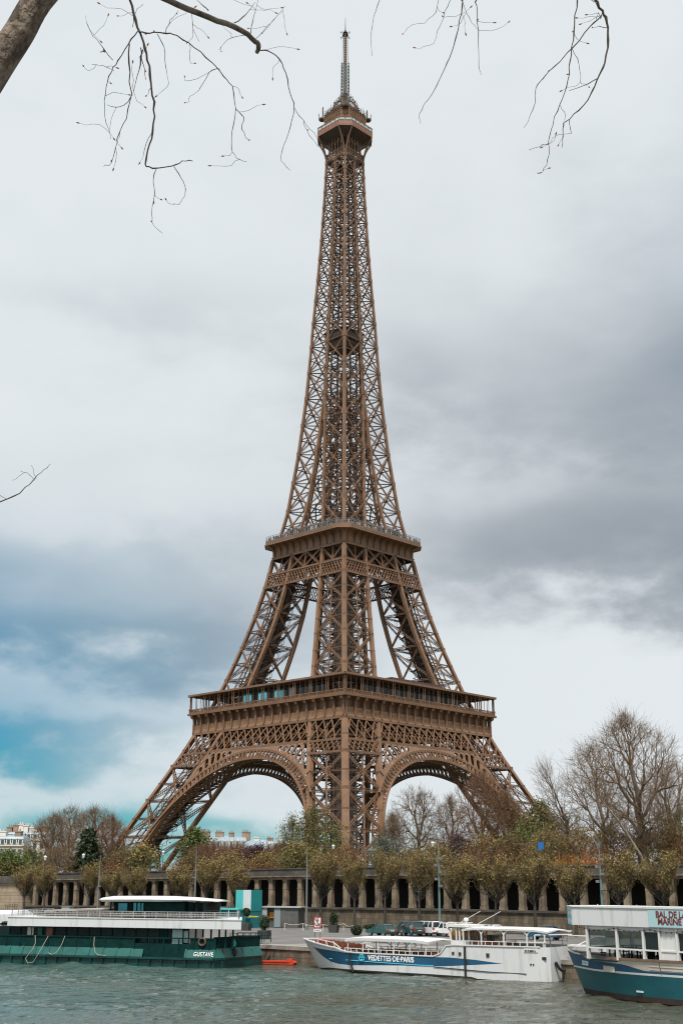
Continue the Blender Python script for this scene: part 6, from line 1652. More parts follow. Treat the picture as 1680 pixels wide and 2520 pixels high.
# ------------------------------------------------------------------ cars
M_TYRE = M_BLACK
M_RIM = mat('alloy_rim', (.45, .46, .47), .35, metal=.6)
M_CARGL = mat('car_glass', (0.015, 0.03, 0.032), .05, spec=.8)
M_RED = mat('tail_lamp_red', (.45, .02, .02), .3)
M_LAMP = mat('lamp_clear', (.7, .7, .68), .2)
M_PLATE = mat('plate_yellow', (.62, .55, .35), .5)
M_PLAST = mat('black_plastic', (.025, .025, .027), .6)
def paint(name, c): return mat(name, c, .25, coat=.6, spec=.5, var=.03, scale=.5)
def car(label, colour, px, py, head, L=4.3, W=1.8, H=1.5, style='hatch', group='cars parked along the quay', z0=ZQ+.006, Y=None):
    p = at_z(px, py, ZQ) if Y is None else at_y(px, py, Y)
    t = thing('parked_car', label, 'car', (p.x, p.y, z0), R(head), group)
    h = L/2; w = W/2; bel = H*.60                          # belt line
    lowp = [(-h, .32), (-h-.02, .55), (-h+.05, bel*.80), (-h+.95, bel*.98), (-h+1.25, bel), (h-.25, bel*1.02), (h-.02, bel*.85), (h+.03, .55), (h-.03, .30)]
    if style == 'van': lowp = [(-h, .32), (-h-.02, .6), (-h+.15, bel*.9), (-h+.6, bel), (h-.02, bel), (h+.02, .5), (h-.02, .3)]
    body = MB(); n = len(lowp)
    for s in (-1, 1):                                       # bulging sides
        for (x0, q0), (x1, q1) in zip(lowp, lowp[1:]+[lowp[0]]):
            pass
    def ring(y, k): return [(x*(1-.02*k), y, z if 0 else z) for x, z in lowp]
    rows = [ring(-w*.90, 1), ring(-w, 0), ring(-w*.6, 0), ring(w*.6, 0), ring(w, 0), ring(w*.90, 1)]
    rows[1] = [(x*.985, -w, .42+(z-.32)*.86) for x, z in lowp]; rows[4] = [(x*.985, w, .42+(z-.32)*.86) for x, z in lowp]
    rows[0] = [(x*.97, -w*.93, .5+(z-.32)*.55) for x, z in lowp]; rows[5] = [(x*.97, w*.93, .5+(z-.32)*.55) for x, z in lowp]
    rows = [rows[1], rows[2], rows[3], rows[4]]
    for A, B in zip(rows[:-1], rows[1:]):
        for j in range(n): body.quad(A[j], A[(j+1) % n], B[(j+1) % n], B[j])
    body.poly(rows[0][::-1]); body.poly(rows[-1])
    f0, f1, r1, r0 = (-h+1.15, -h+1.95, h-.75, h-.28) if style != 'van' else (-h+.55, -h+1.1, h-.12, h-.04)
    if style == 'suv': f0, f1, r1, r0 = -h+1.2, -h+1.95, h-.55, h-.22
    zt = H-.05; wt = w*.76; wb = w*.93
    G = [(f0, -wb, bel), (r0, -wb, bel), (r0, wb, bel), (f0, wb, bel), (f1, -wt, zt), (r1, -wt, zt), (r1, wt, zt), (f1, wt, zt)]
    rf = [(f1-.05, -wt-.02, zt-.03), (r1+.10, -wt-.02, zt-.03), (r1+.10, wt+.02, zt-.03), (f1-.05, wt+.02, zt-.03), (f1+.2, -wt*.9, H), (r1-.1, -wt*.9, H), (r1-.1, wt*.9, H), (f1+.2, wt*.9, H)]
    body.hexa(rf)
    lerp = lambda a, b, t: tuple(x+(y-x)*t for x, y in zip(a, b))
    for A, B in ((G[0], G[4]), (G[1], G[5]), (G[2], G[6]), (G[3], G[7])): body.beam(A, B, .12, .12)
    for tm in (.42, .74):
        for s in (0, 1):
            a, b = (G[0], G[1]) if s == 0 else (G[3], G[2]); c, d = (G[4], G[5]) if s == 0 else (G[7], G[6]); body.beam(lerp(a, b, tm), lerp(c, d, tm), .09, .06, (0, 1, 0))
    bo = body.build('body', colour, t, fix=True)
    g = MB(); g.hexa([lerp(q, (q[0]*.995, q[1]*.985, q[2]), 1) for q in G]); g.build('window', M_CARGL, bo, fix=True)
    for x in (-h+.80, h-.78):
        for y in (-1, 1):
            m = MB(); m.lathe((x, y*(w-.20)-.10, .33), [(.33, 0), (.335, .02), (.335, .20), (.33, .22)], 18, 'y'); wo = m.build('wheel', M_TYRE, t)
            m = MB(); m.lathe((x, y*(w-.09)-.01, .33), [(.22, -.01), (.22, .01), (.05, .02)], 12, 'y'); m.build('rim', M_RIM, wo)
            m = MB(); ar = [(x+.41*math.cos(a), .33+.41*math.sin(a)) for a in np.linspace(0, math.pi, 9)]; ar2 = [(x+.33*math.cos(a), .33+.33*math.sin(a)) for a in np.linspace(math.pi, 0, 9)]
            m.prism(ar+ar2, y*w*.97-.02, y*w*.985+.02, 'y'); m.build('wheel_arch', M_PLAST, bo)
    for y in (-1, 1):
        m = MB(); m.span(h-.16, h+.045, y*w*.62, y*w*.95, bel*.78, bel*.98); m.build('tail_lamp', M_RED, t)
        m = MB(); m.span(-h-.04, -h+.22, y*w*.60, y*w*.92, bel*.70, bel*.86); m.build('headlight', M_LAMP, t)
        m = MB(); m.span(f1-.5, f1-.3, y*(w+.02), y*(w+.16), bel, bel+.13); m.build('mirror', colour, t)
    m = MB(); m.span(h-.02, h+.07, -w*.93, w*.93, .28, .50); m.build('bumper', M_PLAST, t)
    m = MB(); m.span(h+.03, h+.075, -.26, .26, .62, .73); m.build('number_plate', M_PLATE, t)
    m = MB(); m.beam((f1+.1, -wt-.02, H+.03), (r1, -wt-.02, H+.03), .04); m.beam((f1+.1, wt+.02, H+.03), (r1, wt+.02, H+.03), .04); m.build('roof_rail', M_PLAST, bo)
    return t
car('dark green hatchback parked at the left end of the row of cars', paint('car_dark_green', (.010, .085, .078)), 938, 2304, -52, 4.1, 1.75, 1.45)
car('dark teal sport utility car parked between the green hatchback and the white van', paint('car_dark_teal', (.008, .062, .060)), 1004, 2303, -55, 4.5, 1.86, 1.72, 'suv')
car('small white van parked between the dark teal car and the white car', paint('car_white_van', (.68, .69, .69)), 1053, 2303, -58, 4.1, 1.75, 1.75, 'van')
car('white sport utility car with dark wheel arches at the right end of the row', paint('car_white', (.75, .77, .78)), 1086, 2304, -50, 4.2, 1.8, 1.62, 'suv')
car('yellow car behind the wheelhouse of the sightseeing boat', paint('car_yellow', (.72, .30, .012)), 1150, 2313, -44, 4.2, 1.8, 1.45)
car('white delivery car behind the cabin of the sightseeing boat', paint('car_white_b', (.70, .71, .72)), 1196, 2310, -47, 3.6, 1.7, 1.6, 'van')
car('petrol blue hatchback parked behind the aft canopy of the sightseeing boat', paint('car_blue', (.006, .075, .125)), 1338, 2314, -33, 4.1, 1.78, 1.52)
# ------------------------------------------------------------------ people
def body_mesh(name, joints, edges, cols, sub=1):
    """one continuous skinned body; cols = list of (z limit, material)"""
    me = bpy.data.meshes.new('tmp'); keys = list(joints); ix = {k: i for i, k in enumerate(keys)}
    me.from_pydata([joints[k][0] for k in keys], [(ix[a], ix[b]) for a, b in edges], [])
    ob = bpy.data.objects.new('tmp', me); COL.objects.link(ob)
    sk = ob.modifiers.new('s', 'SKIN'); sk.use_smooth_shade = True
    for i, k in enumerate(keys):
        v = me.skin_vertices[0].data[i]; r_ = joints[k][1]; v.radius = r_ if isinstance(r_, tuple) else (r_, r_); v.use_root = (k == 'pelvis')
    ss = ob.modifiers.new('u', 'SUBSURF'); ss.levels = sub
    dg = bpy.context.evaluated_depsgraph_get(); out = bpy.data.meshes.new_from_object(ob.evaluated_get(dg)); out.name = name
    bpy.data.objects.remove(ob); out.materials.clear()
    for m in cols['mats']: out.materials.append(m)
    for p in out.polygons: p.material_index = cols['f'](p.center); p.use_smooth = True
    return out
def pose(stride=.0, arm=.0, knee=.0):
    s = stride
    J = {'pelvis': ((0, 0, .95), (.15, .11)), 'waist': ((0, 0, 1.10), (.14, .10)), 'chest': ((0, 0, 1.30), (.17, .12)), 'neck': ((0, 0, 1.49), .055), 'jaw': ((.02, 0, 1.57), (.07, .075)), 'head': ((.01, 0, 1.66), (.085, .10)), 'crown': ((0, 0, 1.735), (.06, .07))}
    E_ = [('pelvis', 'waist'), ('waist', 'chest'), ('chest', 'neck'), ('neck', 'jaw'), ('jaw', 'head'), ('head', 'crown')]
    for sd, nm, ph in ((1, 'l', 1), (-1, 'r', -1)):
        k = s*ph
        J.update({'hip'+nm: ((0, .09*sd, .90), .09), 'knee'+nm: ((k*.22+.04, .095*sd, .50), .062), 'ankle'+nm: ((k*.42-(.10 if k < 0 else 0), .10*sd, .09+(.06 if k < 0 else 0)), .042), 'toe'+nm: ((k*.42+.16, .11*sd, .04), .035),
                  'sh'+nm: ((0, .19*sd, 1.42), .062), 'elbow'+nm: ((-k*.16-.03, .24*sd, 1.14), .046), 'wrist'+nm: ((-k*.26+.10*arm, .23*sd, .90+.2*arm), .033), 'hand'+nm: ((-k*.28+.14*arm, .22*sd, .81+.22*arm), .038)})
        E_ += [('pelvis', 'hip'+nm), ('hip'+nm, 'knee'+nm), ('knee'+nm, 'ankle'+nm), ('ankle'+nm, 'toe'+nm), ('chest', 'sh'+nm), ('sh'+nm, 'elbow'+nm), ('elbow'+nm, 'wrist'+nm), ('wrist'+nm, 'hand'+nm)]
    return J, E_
M_SKIN = mat('skin', (.50, .30, .21), .6)
M_HAIR = mat('dark_hair', (.03, .02, .015), .7)
def person(label, loc, head, top, legs, stride=0., arm=0., group=None):
    J, E_ = pose(stride, arm)
    cl = {'mats': [M_SKIN, top, legs, M_BLACK], 'f': lambda c: 3 if c.z < .09 else (2 if c.z < .98 and abs(c.y) < .20 else (1 if 0.93 < c.z < 1.50 else 0))}
    t = thing('person', label, 'person', loc, R(head), group)
    link_mesh('body', body_mesh('body', J, E_, cl), t)
    m = MB(); m.lathe((-.015, 0, 1.64), [(.105, 0), (.112, .05), (.10, .10), (.06, .145)], 10); m.build('hair', M_HAIR, t, smooth=True)
    return t
MC = lambda n, c: mat(n, c, .85, var=.1, scale=4)
c_blk, c_nvy, c_teal, c_gry, c_jean = MC('black_cloth', (.015, .015, .017)), MC('navy_cloth', (.02, .03, .06)), MC('teal_coat', (.01, .42, .46)), MC('grey_cloth', (.16, .16, .17)), MC('denim', (.05, .08, .14))
p = at_z(988, 2331, ZQ); person('person in black striding on the quay, left one of the two behind the front canopy', (p.x, p.y, ZQ+.006), 170, c_blk, c_blk, 1.0)
p = at_z(1012, 2331, ZQ); person('person in black striding on the quay, right one of the two behind the front canopy', (p.x, p.y, ZQ+.006), 175, c_nvy, c_blk, -1.0)
p = at_z(992, 2309, ZQ); person('person in dark clothes standing behind the green hatchback', (p.x, p.y, ZQ+.006), 60, c_blk, c_jean, 0, .6)
p = at_z(1012, 2311, ZQ); person('person in grey standing behind the dark teal car', (p.x, p.y, ZQ+.006), 110, c_gry, c_blk, .2, .6)
def on_terrace(px, O): T, _ = px_wall(px, 2150, O); x, y, _ = tp(T, O); return (x, y, 5.0+max(-1.4, wslope(T)))
a = on_terrace(42, 147.0); person('person in a bright turquoise coat at the parapet end on the left', (a[0], a[1], a[2]-.35), 200, c_teal, c_teal, 0, .2)
a = on_terrace(168, 147.4); person('dark haired person in black behind the left parapet, left one of the pair', (a[0], a[1], a[2]), 190, c_blk, c_blk, 0, 0)
a = on_terrace(177, 147.4); person('person in grey behind the left parapet, right one of the pair', (a[0], a[1], a[2]), 215, c_gry, c_nvy, 0, 0)
gl_ = GV.matrix_basis @ Vector((-1.5, 2.6, .96)); person('person in a teal shirt on the stern deck of the restaurant barge', tuple(gl_), 150, c_teal, c_blk, 0, .8)
# crowd along the second gallery railing: far too many to count
m = MB(); rng = random.Random(17); cmats = [c_blk, c_nvy, c_gry, c_jean, M_PALE]; A = cham(19.6, 3.0)
for i in range(8):
    p, q = Vector(A[i]), Vector(A[(i+1) % 8]); n_ = int((q-p).length*2.1)
    for j in range(n_):
        if rng.random() < .22: continue
        r_ = p+(q-p)*((j+rng.random())/n_); k = 1-rng.random()*.06; x, y = r_.x*k, r_.y*k; hgt = rng.uniform(1.55, 1.85)
        m.cur = rng.choice([0, 0, 0, 1, 2, 2, 3, 4]) if rng.random() < .9 else 4
        m.lathe((x, y, 115.07), [(.16, 0), (.2, .9), (.27, hgt-.38), (.1, hgt-.24)], 6); m.cur = 0
        m.lathe((x, y, 115.07+hgt-.26), [(.06, 0), (.12, .10), (.09, .24)], 6)
cr = m.build('crowd', cmats); cr.location = TW.location; cr.rotation_euler = TW.rotation_euler
tag(cr, 'crowd of visitors packed along the railing of the second gallery', 'crowd', None, 'stuff')
# ------------------------------------------------------------------ street furniture
M_POST = mat('green_grey_post', (.10, .17, .16), .5)
M_POSTG = mat('galvanised_post', (.17, .18, .175), .5, metal=.2)
def lamp_post(label, px, O, top, floods=0, green=True, tee=False):
    T, zt = px_wall(px, top, O); x, y, _ = tp(T, O); t = thing('lamp_post', label, 'lamp post', (x, y, ZQ+.02), R(-41), 'lamp posts on the quay'); H = zt-ZQ
    m = MB(); m.lathe((0, 0, 0), [(.22, 0), (.22, .5), (.15, .6), (.12, H*.60), (.09, H*.74)], 10); m.build('post', M_POST if green else M_POSTG, t)
    m = MB(); m.lathe((0, 0, H*.74), [(.075, 0), (.06, H*.26)], 8); m.build('mast', M_POSTG, t)
    for i in range(floods):
        z = H*(.52+.075*i); s = -1 if i % 2 else 1
        m = MB(); m.beam((0, 0, z), (s*.45, -.1, z), .07); m.hexa([(s*.30+a, b, z+c) for c in (-.02, .26) for a, b in ((-.18, -.30), (.18, -.30), (.18, .1), (-.18, .1))]); m.build('floodlight', M_POSTG, t)
    if tee:
        m = MB(); m.hexa([(-.12, -.12, H-.6), (.12, -.12, H-.6), (.12, .12, H-.6), (-.12, .12, H-.6), (-.34, -.2, H), (.34, -.2, H), (.34, .2, H), (-.34, .2, H)]); m.build('lantern', M_POSTG, t)
    return t
lamp_post('tall green lamp post with floodlights behind the white parked car', 1078, 128, 2074, 5)
lamp_post('tall lamp post with floodlights behind the front of the blue party boat', 1472, 128, 2074, 5, tee=True)
lamp_post('thin grey lamp post above the no anchoring sign', 756, 132, 2086, 0, False)
lamp_post('thin grey post behind the white cabin roof of the barge', 484, 134, 2094, 0, False)
lamp_post('thin grey post left of the white cabin roof of the barge', 248, 134, 2106, 1, False)
def park_lantern(label, px, py, Y, tall=True):
    p = at_y(px, py, Y); t = thing('park_lantern', label, 'lantern', (p.x, Y, ZG), 0, 'white lanterns in the park'); H = p.z-ZG
    m = MB(); m.lathe((0, 0, 0), [(.12, 0), (.07, .4), (.05, H-.25)], 8); m.build('pole', M_PLAST, t)
    m = MB(); m.lathe((0, 0, H-.25), [(.14, 0), (.27, .5), (.30, .55), (.06, .75)], 8); m.build('lantern_head', M_WHITE, t)
for px, py, lb in ((112, 2113, 'white park lantern in front of the bare brown clump'), (206, 2108, 'white park lantern in front of the dark conifer'), (402, 2101, 'white park lantern below the left tower leg'), (820, 2086, 'white park lantern left of the near tower leg foot'), (1064, 2079, 'white park lantern on a pole left of the purple shrub')):
    park_lantern(lb, px, py, 216 if px < 900 else 200)
T, zt = px_wall(1337, 2068, 151); x, y, _ = tp(T, 151); fl = thing('flag', 'small blue flag on a thin dark pole above the parapet', 'flag', (x, y, 5.0))
m = MB(); m.tube([(0, 0, 0), (0, 0, zt-5)], .045, 6); m.build('pole', M_PLAST, fl)
m = MB(); rows = []
for i in range(7): u = i/6; rows.append([(-.85*u, .10*math.sin(u*5)*u, zt-5-.06-.28*u-.08*math.sin(u*4)), (-.85*u, .12*math.sin(u*5+.6)*u, zt-5-1.05-.38*u)])
for A, B in zip(rows[:-1], rows[1:]): m.quad(A[0], B[0], B[1], A[1])
m.build('cloth', mat('blue_flag_cloth', (.008, .12, .36), .8), fl)
# no-anchoring sign
p = at_z(781, 2309, ZQ); sg = thing('no_anchor_sign', 'square white sign with red border, red bar and black anchor on two legs', 'sign', (p.x, p.y, ZQ+.05), R(-6))
m = MB(); m.span(-.46, .46, -.03, .03, 1.05, 2.35); m.build('red_frame', mat('sign_red', (.30, .012, .014), .5), sg)
m = MB(); m.span(-.36, .36, -.045, -.03, 1.17, 2.23); bd = m.build('white_board', M_WHITE, sg)
m = MB(); yy = -.06
m.beam((0, yy, 1.35), (0, yy, 2.05), .075, .02, (0, -1, 0)); m.beam((-.14, yy, 1.92), (.14, yy, 1.92), .06, .02, (0, -1, 0)); m.path([(.08*math.cos(a), yy, 2.12+.08*math.sin(a)) for a in np.linspace(0, 6.28, 9)], .04, .02, (0, -1, 0))
m.path([(.27*math.sin(a), yy, 1.58-.25*math.cos(a)) for a in np.linspace(-1.45, 1.45, 11)], .075, .02, (0, -1, 0))
for s in (-1, 1): m.poly([(s*.20, yy-.012, 1.50), (s*.34, yy-.012, 1.52), (s*.29, yy-.012, 1.72)])
m.build('anchor_symbol', M_BLACK, bd)
m = MB(); m.beam((-.34, -.066, 2.2), (.34, -.066, 1.2), .085, .015, (0, -1, 0)); m.build('red_bar', MATS['sign_red'], bd)
m = MB(); m.span(-.45, .45, -.03, .03, .66, 1.0); pb = m.build('lower_plate', M_WHITE, sg)
m = MB()
for x in (-.14, 0, .14): m.beam((x-.04, -.045, .78), (x+.04, -.045, .88), .03, .02, (0, -1, 0)); m.beam((x-.04, -.045, .88), (x+.04, -.045, .78), .03, .02, (0, -1, 0))
m.build('plate_lettering', M_BLACK, pb)
for s in (-.33, .33): m = MB(); m.beam((s, 0, 0), (s, 0, 1.05), .06); m.build('leg', M_PLAST, sg)
# turquoise kiosk and grey shed
M_KT = mat('kiosk_turquoise', (.06, .40, .40), .6, var=.05, scale=.4); M_KD = mat('kiosk_deep_teal', (.010, .155, .165), .6, var=.1, scale=.4); M_KP = mat('kiosk_pale_grey', (.50, .54, .56), .6, var=.05, scale=.4); M_KC = mat('kiosk_cyan', (.012, .30, .34), .6)
p = at_z(616, 2284, ZQ); ks = thing('kiosk', 'tall turquoise kiosk with pale grey and deep teal panels by the wall', 'kiosk', (p.x, p.y, ZQ+.006), R(-33))
m = MB(); m.span(-2.7, 0, 0, 2.6, 0, 5.15); m.build('core', M_KD, ks)
for (a, b, z0, z1, mt) in ((-2.72, -1.38, 2.35, 5.18, M_KT), (-1.38, -.0, 2.35, 5.18, M_KP), (-2.72, -.0, 0, 2.33, M_KC)):
    m = MB(); m.span(a, b, -.04, 0, z0, z1); m.build('front_panel', mt, ks)
m = MB(); m.span(0, .04, 0, 2.6, 2.3, 5.18); m.build('side_panel', mat('kiosk_teal', (.008, .20, .20), .6, var=.12, scale=.4), ks)
m = MB(); m.span(-.8, 1.6, -.6, -.2, 1.50, 1.66); m.build('yellow_awning', mat('kiosk_yellow', (.60, .42, .03), .6), ks)
p = at_z(668, 2283, ZQ); sd = thing('grey_shed', 'low grey flat roofed shed with an open door next to the turquoise kiosk', 'shed', (p.x, p.y, ZQ+.006), R(-20))
m = MB(); m.span(-1.7, -.7, 0, 2.5, 0, 2.75); m.span(-.7, .35, .7, 2.5, 0, 2.75); m.span(.35, 4.1, .0, 2.5, 0, 2.75); m.build('wall', mat('shed_dark_grey', (.085, .085, .08), .7, var=.2, scale=1), sd)
m = MB(); m.span(-1.9, 4.6, -.25, 2.7, 2.75, 2.92); m.build('roof', M_STEEL, sd)
for (a, b, mt) in ((-1.68, -.75, M_STEEL), (.4, 1.35, mat('shed_blue_grey', (.20, .25, .27), .5)), (1.42, 2.3, MATS['shed_dark_grey'])): m = MB(); m.span(a, b, -.05, 0, .1, 2.65); m.build('wall_panel', mt, sd)
m = MB(); m.span(-.55, .25, .5, .68, 1.3, 2.1); m.build('orange_poster', mat('orange_poster', (.62, .22, .01), .6), sd)
p = at_z(548, 2285, ZQ); cs = thing('canopy_shelter', 'low turquoise roofed shelter behind the upper deck of the restaurant barge', 'shelter', (p.x, p.y, ZQ+.006), R(-30))
m = MB(); m.span(-2.2, 2.6, 0, 2, 2.5, 2.72); m.build('roof', M_KT, cs)
m = MB(); m.span(-2.1, 2.5, .4, 1.9, 0, 2.5); m.build('wall', M_KD, cs)
for x in (-2, -.6, .9, 2.4): m = MB(); m.beam((x, .1, 0), (x, .1, 2.5), .1); m.build('post', M_WHITE, cs)
# planters
def planter(label, px, py, kind, seed):
    p = at_z(px, py, ZQ); t = thing('planter', label, 'planter', (p.x, p.y, ZQ+.006), R(-20), 'planters on the quay')
    w = .62; m = MB()
    m.hexa([(-w*.8, -w*.8, 0), (w*.8, -w*.8, 0), (w*.8, w*.8, 0), (-w*.8, w*.8, 0), (-w, -w, .95), (w, -w, .95), (w, w, .95), (-w, w, .95)]); m.build('box', mat('dark_grey_planter', (.05, .052, .05), .7) if 'dark_grey_planter' not in MATS else MATS['dark_grey_planter'], t)
    rg = np.random.RandomState(seed); c = rg.normal(size=(700, 3)); c /= np.linalg.norm(c, axis=1, keepdims=True)
    if kind == 'ball': c = c*.52*rg.uniform(.8, 1.05, (700, 1))+[0, 0, 2.35]
    else: c = c*np.array([.62, .62, .85])*rg.uniform(.45, 1.1, (700, 1))+[0, 0, 1.75]
    S = [(np.array([0, 0, .9]), np.array([0, 0, 1.9]), .06, .05)]
    link_mesh('foliage', np_mesh('foliage', [(*seg_mesh([S[0][0]], [S[0][1]], np.array([.06]), np.array([.05]), 6), 0), (*leaf_mesh(c, np.full(700, .2), rg), 1)], [M_BARK_DK, M_LF_DKG]), t)
planter('dark box planter with a ball trimmed tree in front of the turquoise kiosk', 606, 2290, 'ball', 1)
planter('dark box planter with a loose bush beside the stern of the restaurant barge', 650, 2311, 'bush', 2)
planter('dark box planter with a bush right of the no anchoring sign', 821, 2295, 'bush', 3)
def bush(label, px, py, w, h, seed, mats):
    p = at_z(px, py, ZQ); rg = np.random.RandomState(seed); n = int(900*w); c = rg.normal(size=(n, 3)); c /= np.linalg.norm(c, axis=1, keepdims=True)
    c = c*np.array([w/2, .55, h/2])*rg.uniform(.5, 1.08, (n, 1))+[0, 0, h*.52]
    t = thing('low_bush', label, 'bush', (p.x, p.y, ZQ+.006), R(-35), 'low bushes on the quay')
    S = [(np.zeros(3), rg.normal(size=3)*[w*.25, .2, 0]+[0, 0, h*.8]) for _ in range(14)]
    link_mesh('stems', np_mesh('stems', [(*seg_mesh([a for a, b in S], [b for a, b in S], np.full(14, .03), np.full(14, .015)), 0)], [M_BARK_DK]), t)
    link_mesh('foliage', np_mesh('foliage', [(*leaf_mesh(c, np.full(n, .2), rg), 0)], [mats]), t)
bush('low round dark bush left of the front canopy of the sightseeing boat', 877, 2302, 1.5, 1.15, 4, M_LF_DKG)
bush('long low dark hedge at the foot of the wall behind the green hatchback', 922, 2289, 3.6, .75, 5, M_LF_DKG)
bush('small dark bush at the foot of the tall green lamp post', 1060, 2276, 1.6, .8, 6, M_LF_DKG)
bush('yellowish bush at the foot of the pale stone wall on the far left', 6, 2262, 2.2, 1.6, 7, M_LF_YEL)
# rope barrier, little pushchair and utility box
rb = thing('rope_barrier', 'low pale rope barrier strung between short posts across the quay', 'barrier', (0, 0, 0))
pts = [at_z(x, y, ZQ) for x, y in ((700, 2289), (745, 2290), (795, 2293), (845, 2290), (868, 2296))]
for q in pts: m = MB(); m.beam((q.x, q.y, ZQ), (q.x, q.y, ZQ+.95), .07); m.build('post', M_PALE, rb)
m = MB()
for a, b in zip(pts[:-1], pts[1:]): m.tube([(a.x+(b.x-a.x)*u, a.y+(b.y-a.y)*u, ZQ+.9-.8*u*(1-u)) for u in np.linspace(0, 1, 7)], .045, 5)
m.build('rope', M_ROPE, rb)
p = at_z(717, 2283, ZQ); pc = thing('pushchair', 'small green and white folded pushchair right of the grey shed', 'pushchair', (p.x, p.y, ZQ+.05), R(-30))
for x in (-.35, .35): m = MB(); m.lathe((x, -.2, .16), [(.16, 0), (.16, .06)], 10, 'y'); m.lathe((x, .2, .16), [(.16, 0), (.16, .06)], 10, 'y'); m.build('wheel', M_BLACK, pc)
m = MB(); m.beam((-.4, -.2, .2), (.55, -.2, .95), .05); m.beam((-.4, .2, .2), (.55, .2, .95), .05); m.beam((.35, -.2, .2), (-.1, -.2, .75), .05); m.beam((.35, .2, .2), (-.1, .2, .75), .05); m.beam((.55, -.2, .95), (.55, .2, .95), .05); m.build('frame', M_WHITE, pc)
m = MB(); m.prism([(-.35, .35), (.05, .3), (.45, .85), (.3, .9), (0, .5), (-.3, .5)], -.18, .18); m.build('seat', mat('bright_green_cloth', (.03, .40, .16), .8), pc)
p = at_z(160, 2262, ZQ); ub = thing('utility_box', 'grey utility box behind the awning of the restaurant barge', 'utility box', (p.x, p.y, ZQ+.006), R(-41))
m = MB(); m.span(-1.1, 1.1, 0, 1, 0, 2.0); m.build('cabinet', M_STEEL, ub)
m = MB(); m.span(-1.2, 1.2, -.08, 1.1, 2.0, 2.12); m.build('lid', M_POSTG, ub)
T0, _ = px_wall(12, 2235, O_W-1.6); T1, _ = px_wall(40, 2235, O_W-1.6); sr_ = thing('stair_rail', 'black stair railing in front of the pale stone wall', 'railing', (0, 0, 0))
m = MB(); a, b = tp(T0, O_W-1.4), tp(T1, O_W-1.4)
for z in (.1, .55, 1.0): m.beam((a[0], a[1], z-1.3), (b[0], b[1], z-1.3), .06)
for u in np.linspace(0, 1, 6): m.beam((a[0]+(b[0]-a[0])*u, a[1]+(b[1]-a[1])*u, ZQ), (a[0]+(b[0]-a[0])*u, a[1]+(b[1]-a[1])*u, -.3), .06)
m.build('rail', M_PLAST, sr_)
# ------------------------------------------------------------------ branches close to the camera
M_TRUNK = mat('mottled_plane_trunk', (0.185, 0.145, 0.10), 0.85, col2=(0.055, 0.036, 0.023), scale=9.0, detail=9, bump=.8, bscale=26, stretch=(1, 1, .55), fac=(.42, .60))
M_BRANCH = mat('near_branch_bark', (0.085, 0.062, 0.046), 0.85, col2=(0.035, 0.026, 0.020), scale=14)
M_BRANCH_LT = mat('near_limb_bark', (0.20, 0.17, 0.13), 0.85, col2=(0.07, 0.055, 0.042), scale=10, bump=.5, bscale=30)
M_BUD = mat('rusty_buds', (0.23, 0.085, 0.03), 0.8, island=.4)
def smooth(pts, k=4):
    P = [Vector(p) for p in pts]; P = [P[0]*2-P[1]]+P+[P[-1]*2-P[-2]]; out = []
    for i in range(1, len(P)-2):
        for j in range(k):
            t = j/k; a, b, c, d = P[i-1:i+3]
            out.append(.5*((2*b)+(c-a)*t+(2*a-5*b+4*c-d)*t*t+(3*b-a-3*c+d)*t**3))
    return out+[P[-2]]
rgf = random.Random(12)
def twig(m, pts2, y0, y1, r0, r1, sub=3, buds=None, side=0, knots=True):
    """polyline seen at photo points pts2, standing y0..y1 metres out; r0..r1 metres thick"""
    P = smooth([at_y(x, y, y0+(y1-y0)*i/max(1, len(pts2)-1)) for i, (x, y) in enumerate(pts2)], sub); n = len(P)
    P = [p+Vector((rgf.gauss(0, 1), rgf.gauss(0, 1), rgf.gauss(0, 1)))*.0035 if 0 < i < n-1 else p for i, p in enumerate(P)]
    rad = [(r0+(r1-r0)*i/(n-1))*.82*(1.35 if knots and i % 4 == 2 else 1) for i in range(n)]
    m.tube(P, rad, 6)
    if buds is not None:
        for i in range(2, n):
            if rgf.random() < .04:
                d = Vector((rgf.gauss(0, 1), rgf.gauss(0, .6), rgf.gauss(0, 1))).normalized(); b = P[i]
                buds.append((b, b+d*rgf.uniform(.012, .03)))
    for _ in range((side+1)//2):
        i = rgf.randrange(1, n); d = Vector((rgf.gauss(0, 1), rgf.gauss(0, .5), rgf.gauss(-.3, .8))).normalized(); L = rgf.uniform(.08, .28); q = [P[i]]
        for s in range(5): d = (d+Vector((rgf.gauss(0, .35), rgf.gauss(0, .2), rgf.gauss(.05, .3)))).normalized(); q.append(q[-1]+d*L/5)
        m.tube(q, [max(.0016, r1*.7)]*4+[.0012, .001], 4)
        if buds is not None: buds.append((q[-1], q[-1]+d*.03))
def add_buds(m, buds):
    for a, b in buds: m.tube([a, (a+b)/2, b], [.002, .006, .001], 5)
Z1 = lambda l: [(x*.5102, y*.5102) for x, y in l]
Z2 = lambda l: [(900+x*.4974, y*.4974) for x, y in l]
PT = thing('plane_tree', 'plane tree close to the viewer with mottled trunk at upper left and bare hanging twigs', 'tree', tuple(at_y(-230, 900, 7.2)))
def pbuild(m, name, mt, parent):
    o = m.build(name, mt, None, smooth=True); o.parent = parent; o.matrix_parent_inverse = Matrix.Translation(-Vector(parent.location)); return o
m = MB(); tr = [at_y(*p, 7.0) for p in ((300, -330), (205, -130), (95, 0), (48, 80), (0, 152), (-70, 262), (-180, 430), (-400, 900), (-700, 1900), (-760, 2600))]
m.tube(smooth(tr, 4), [.088+.0012*i for i in range(37)], 16); pbuild(m, 'trunk', M_TRUNK, PT)
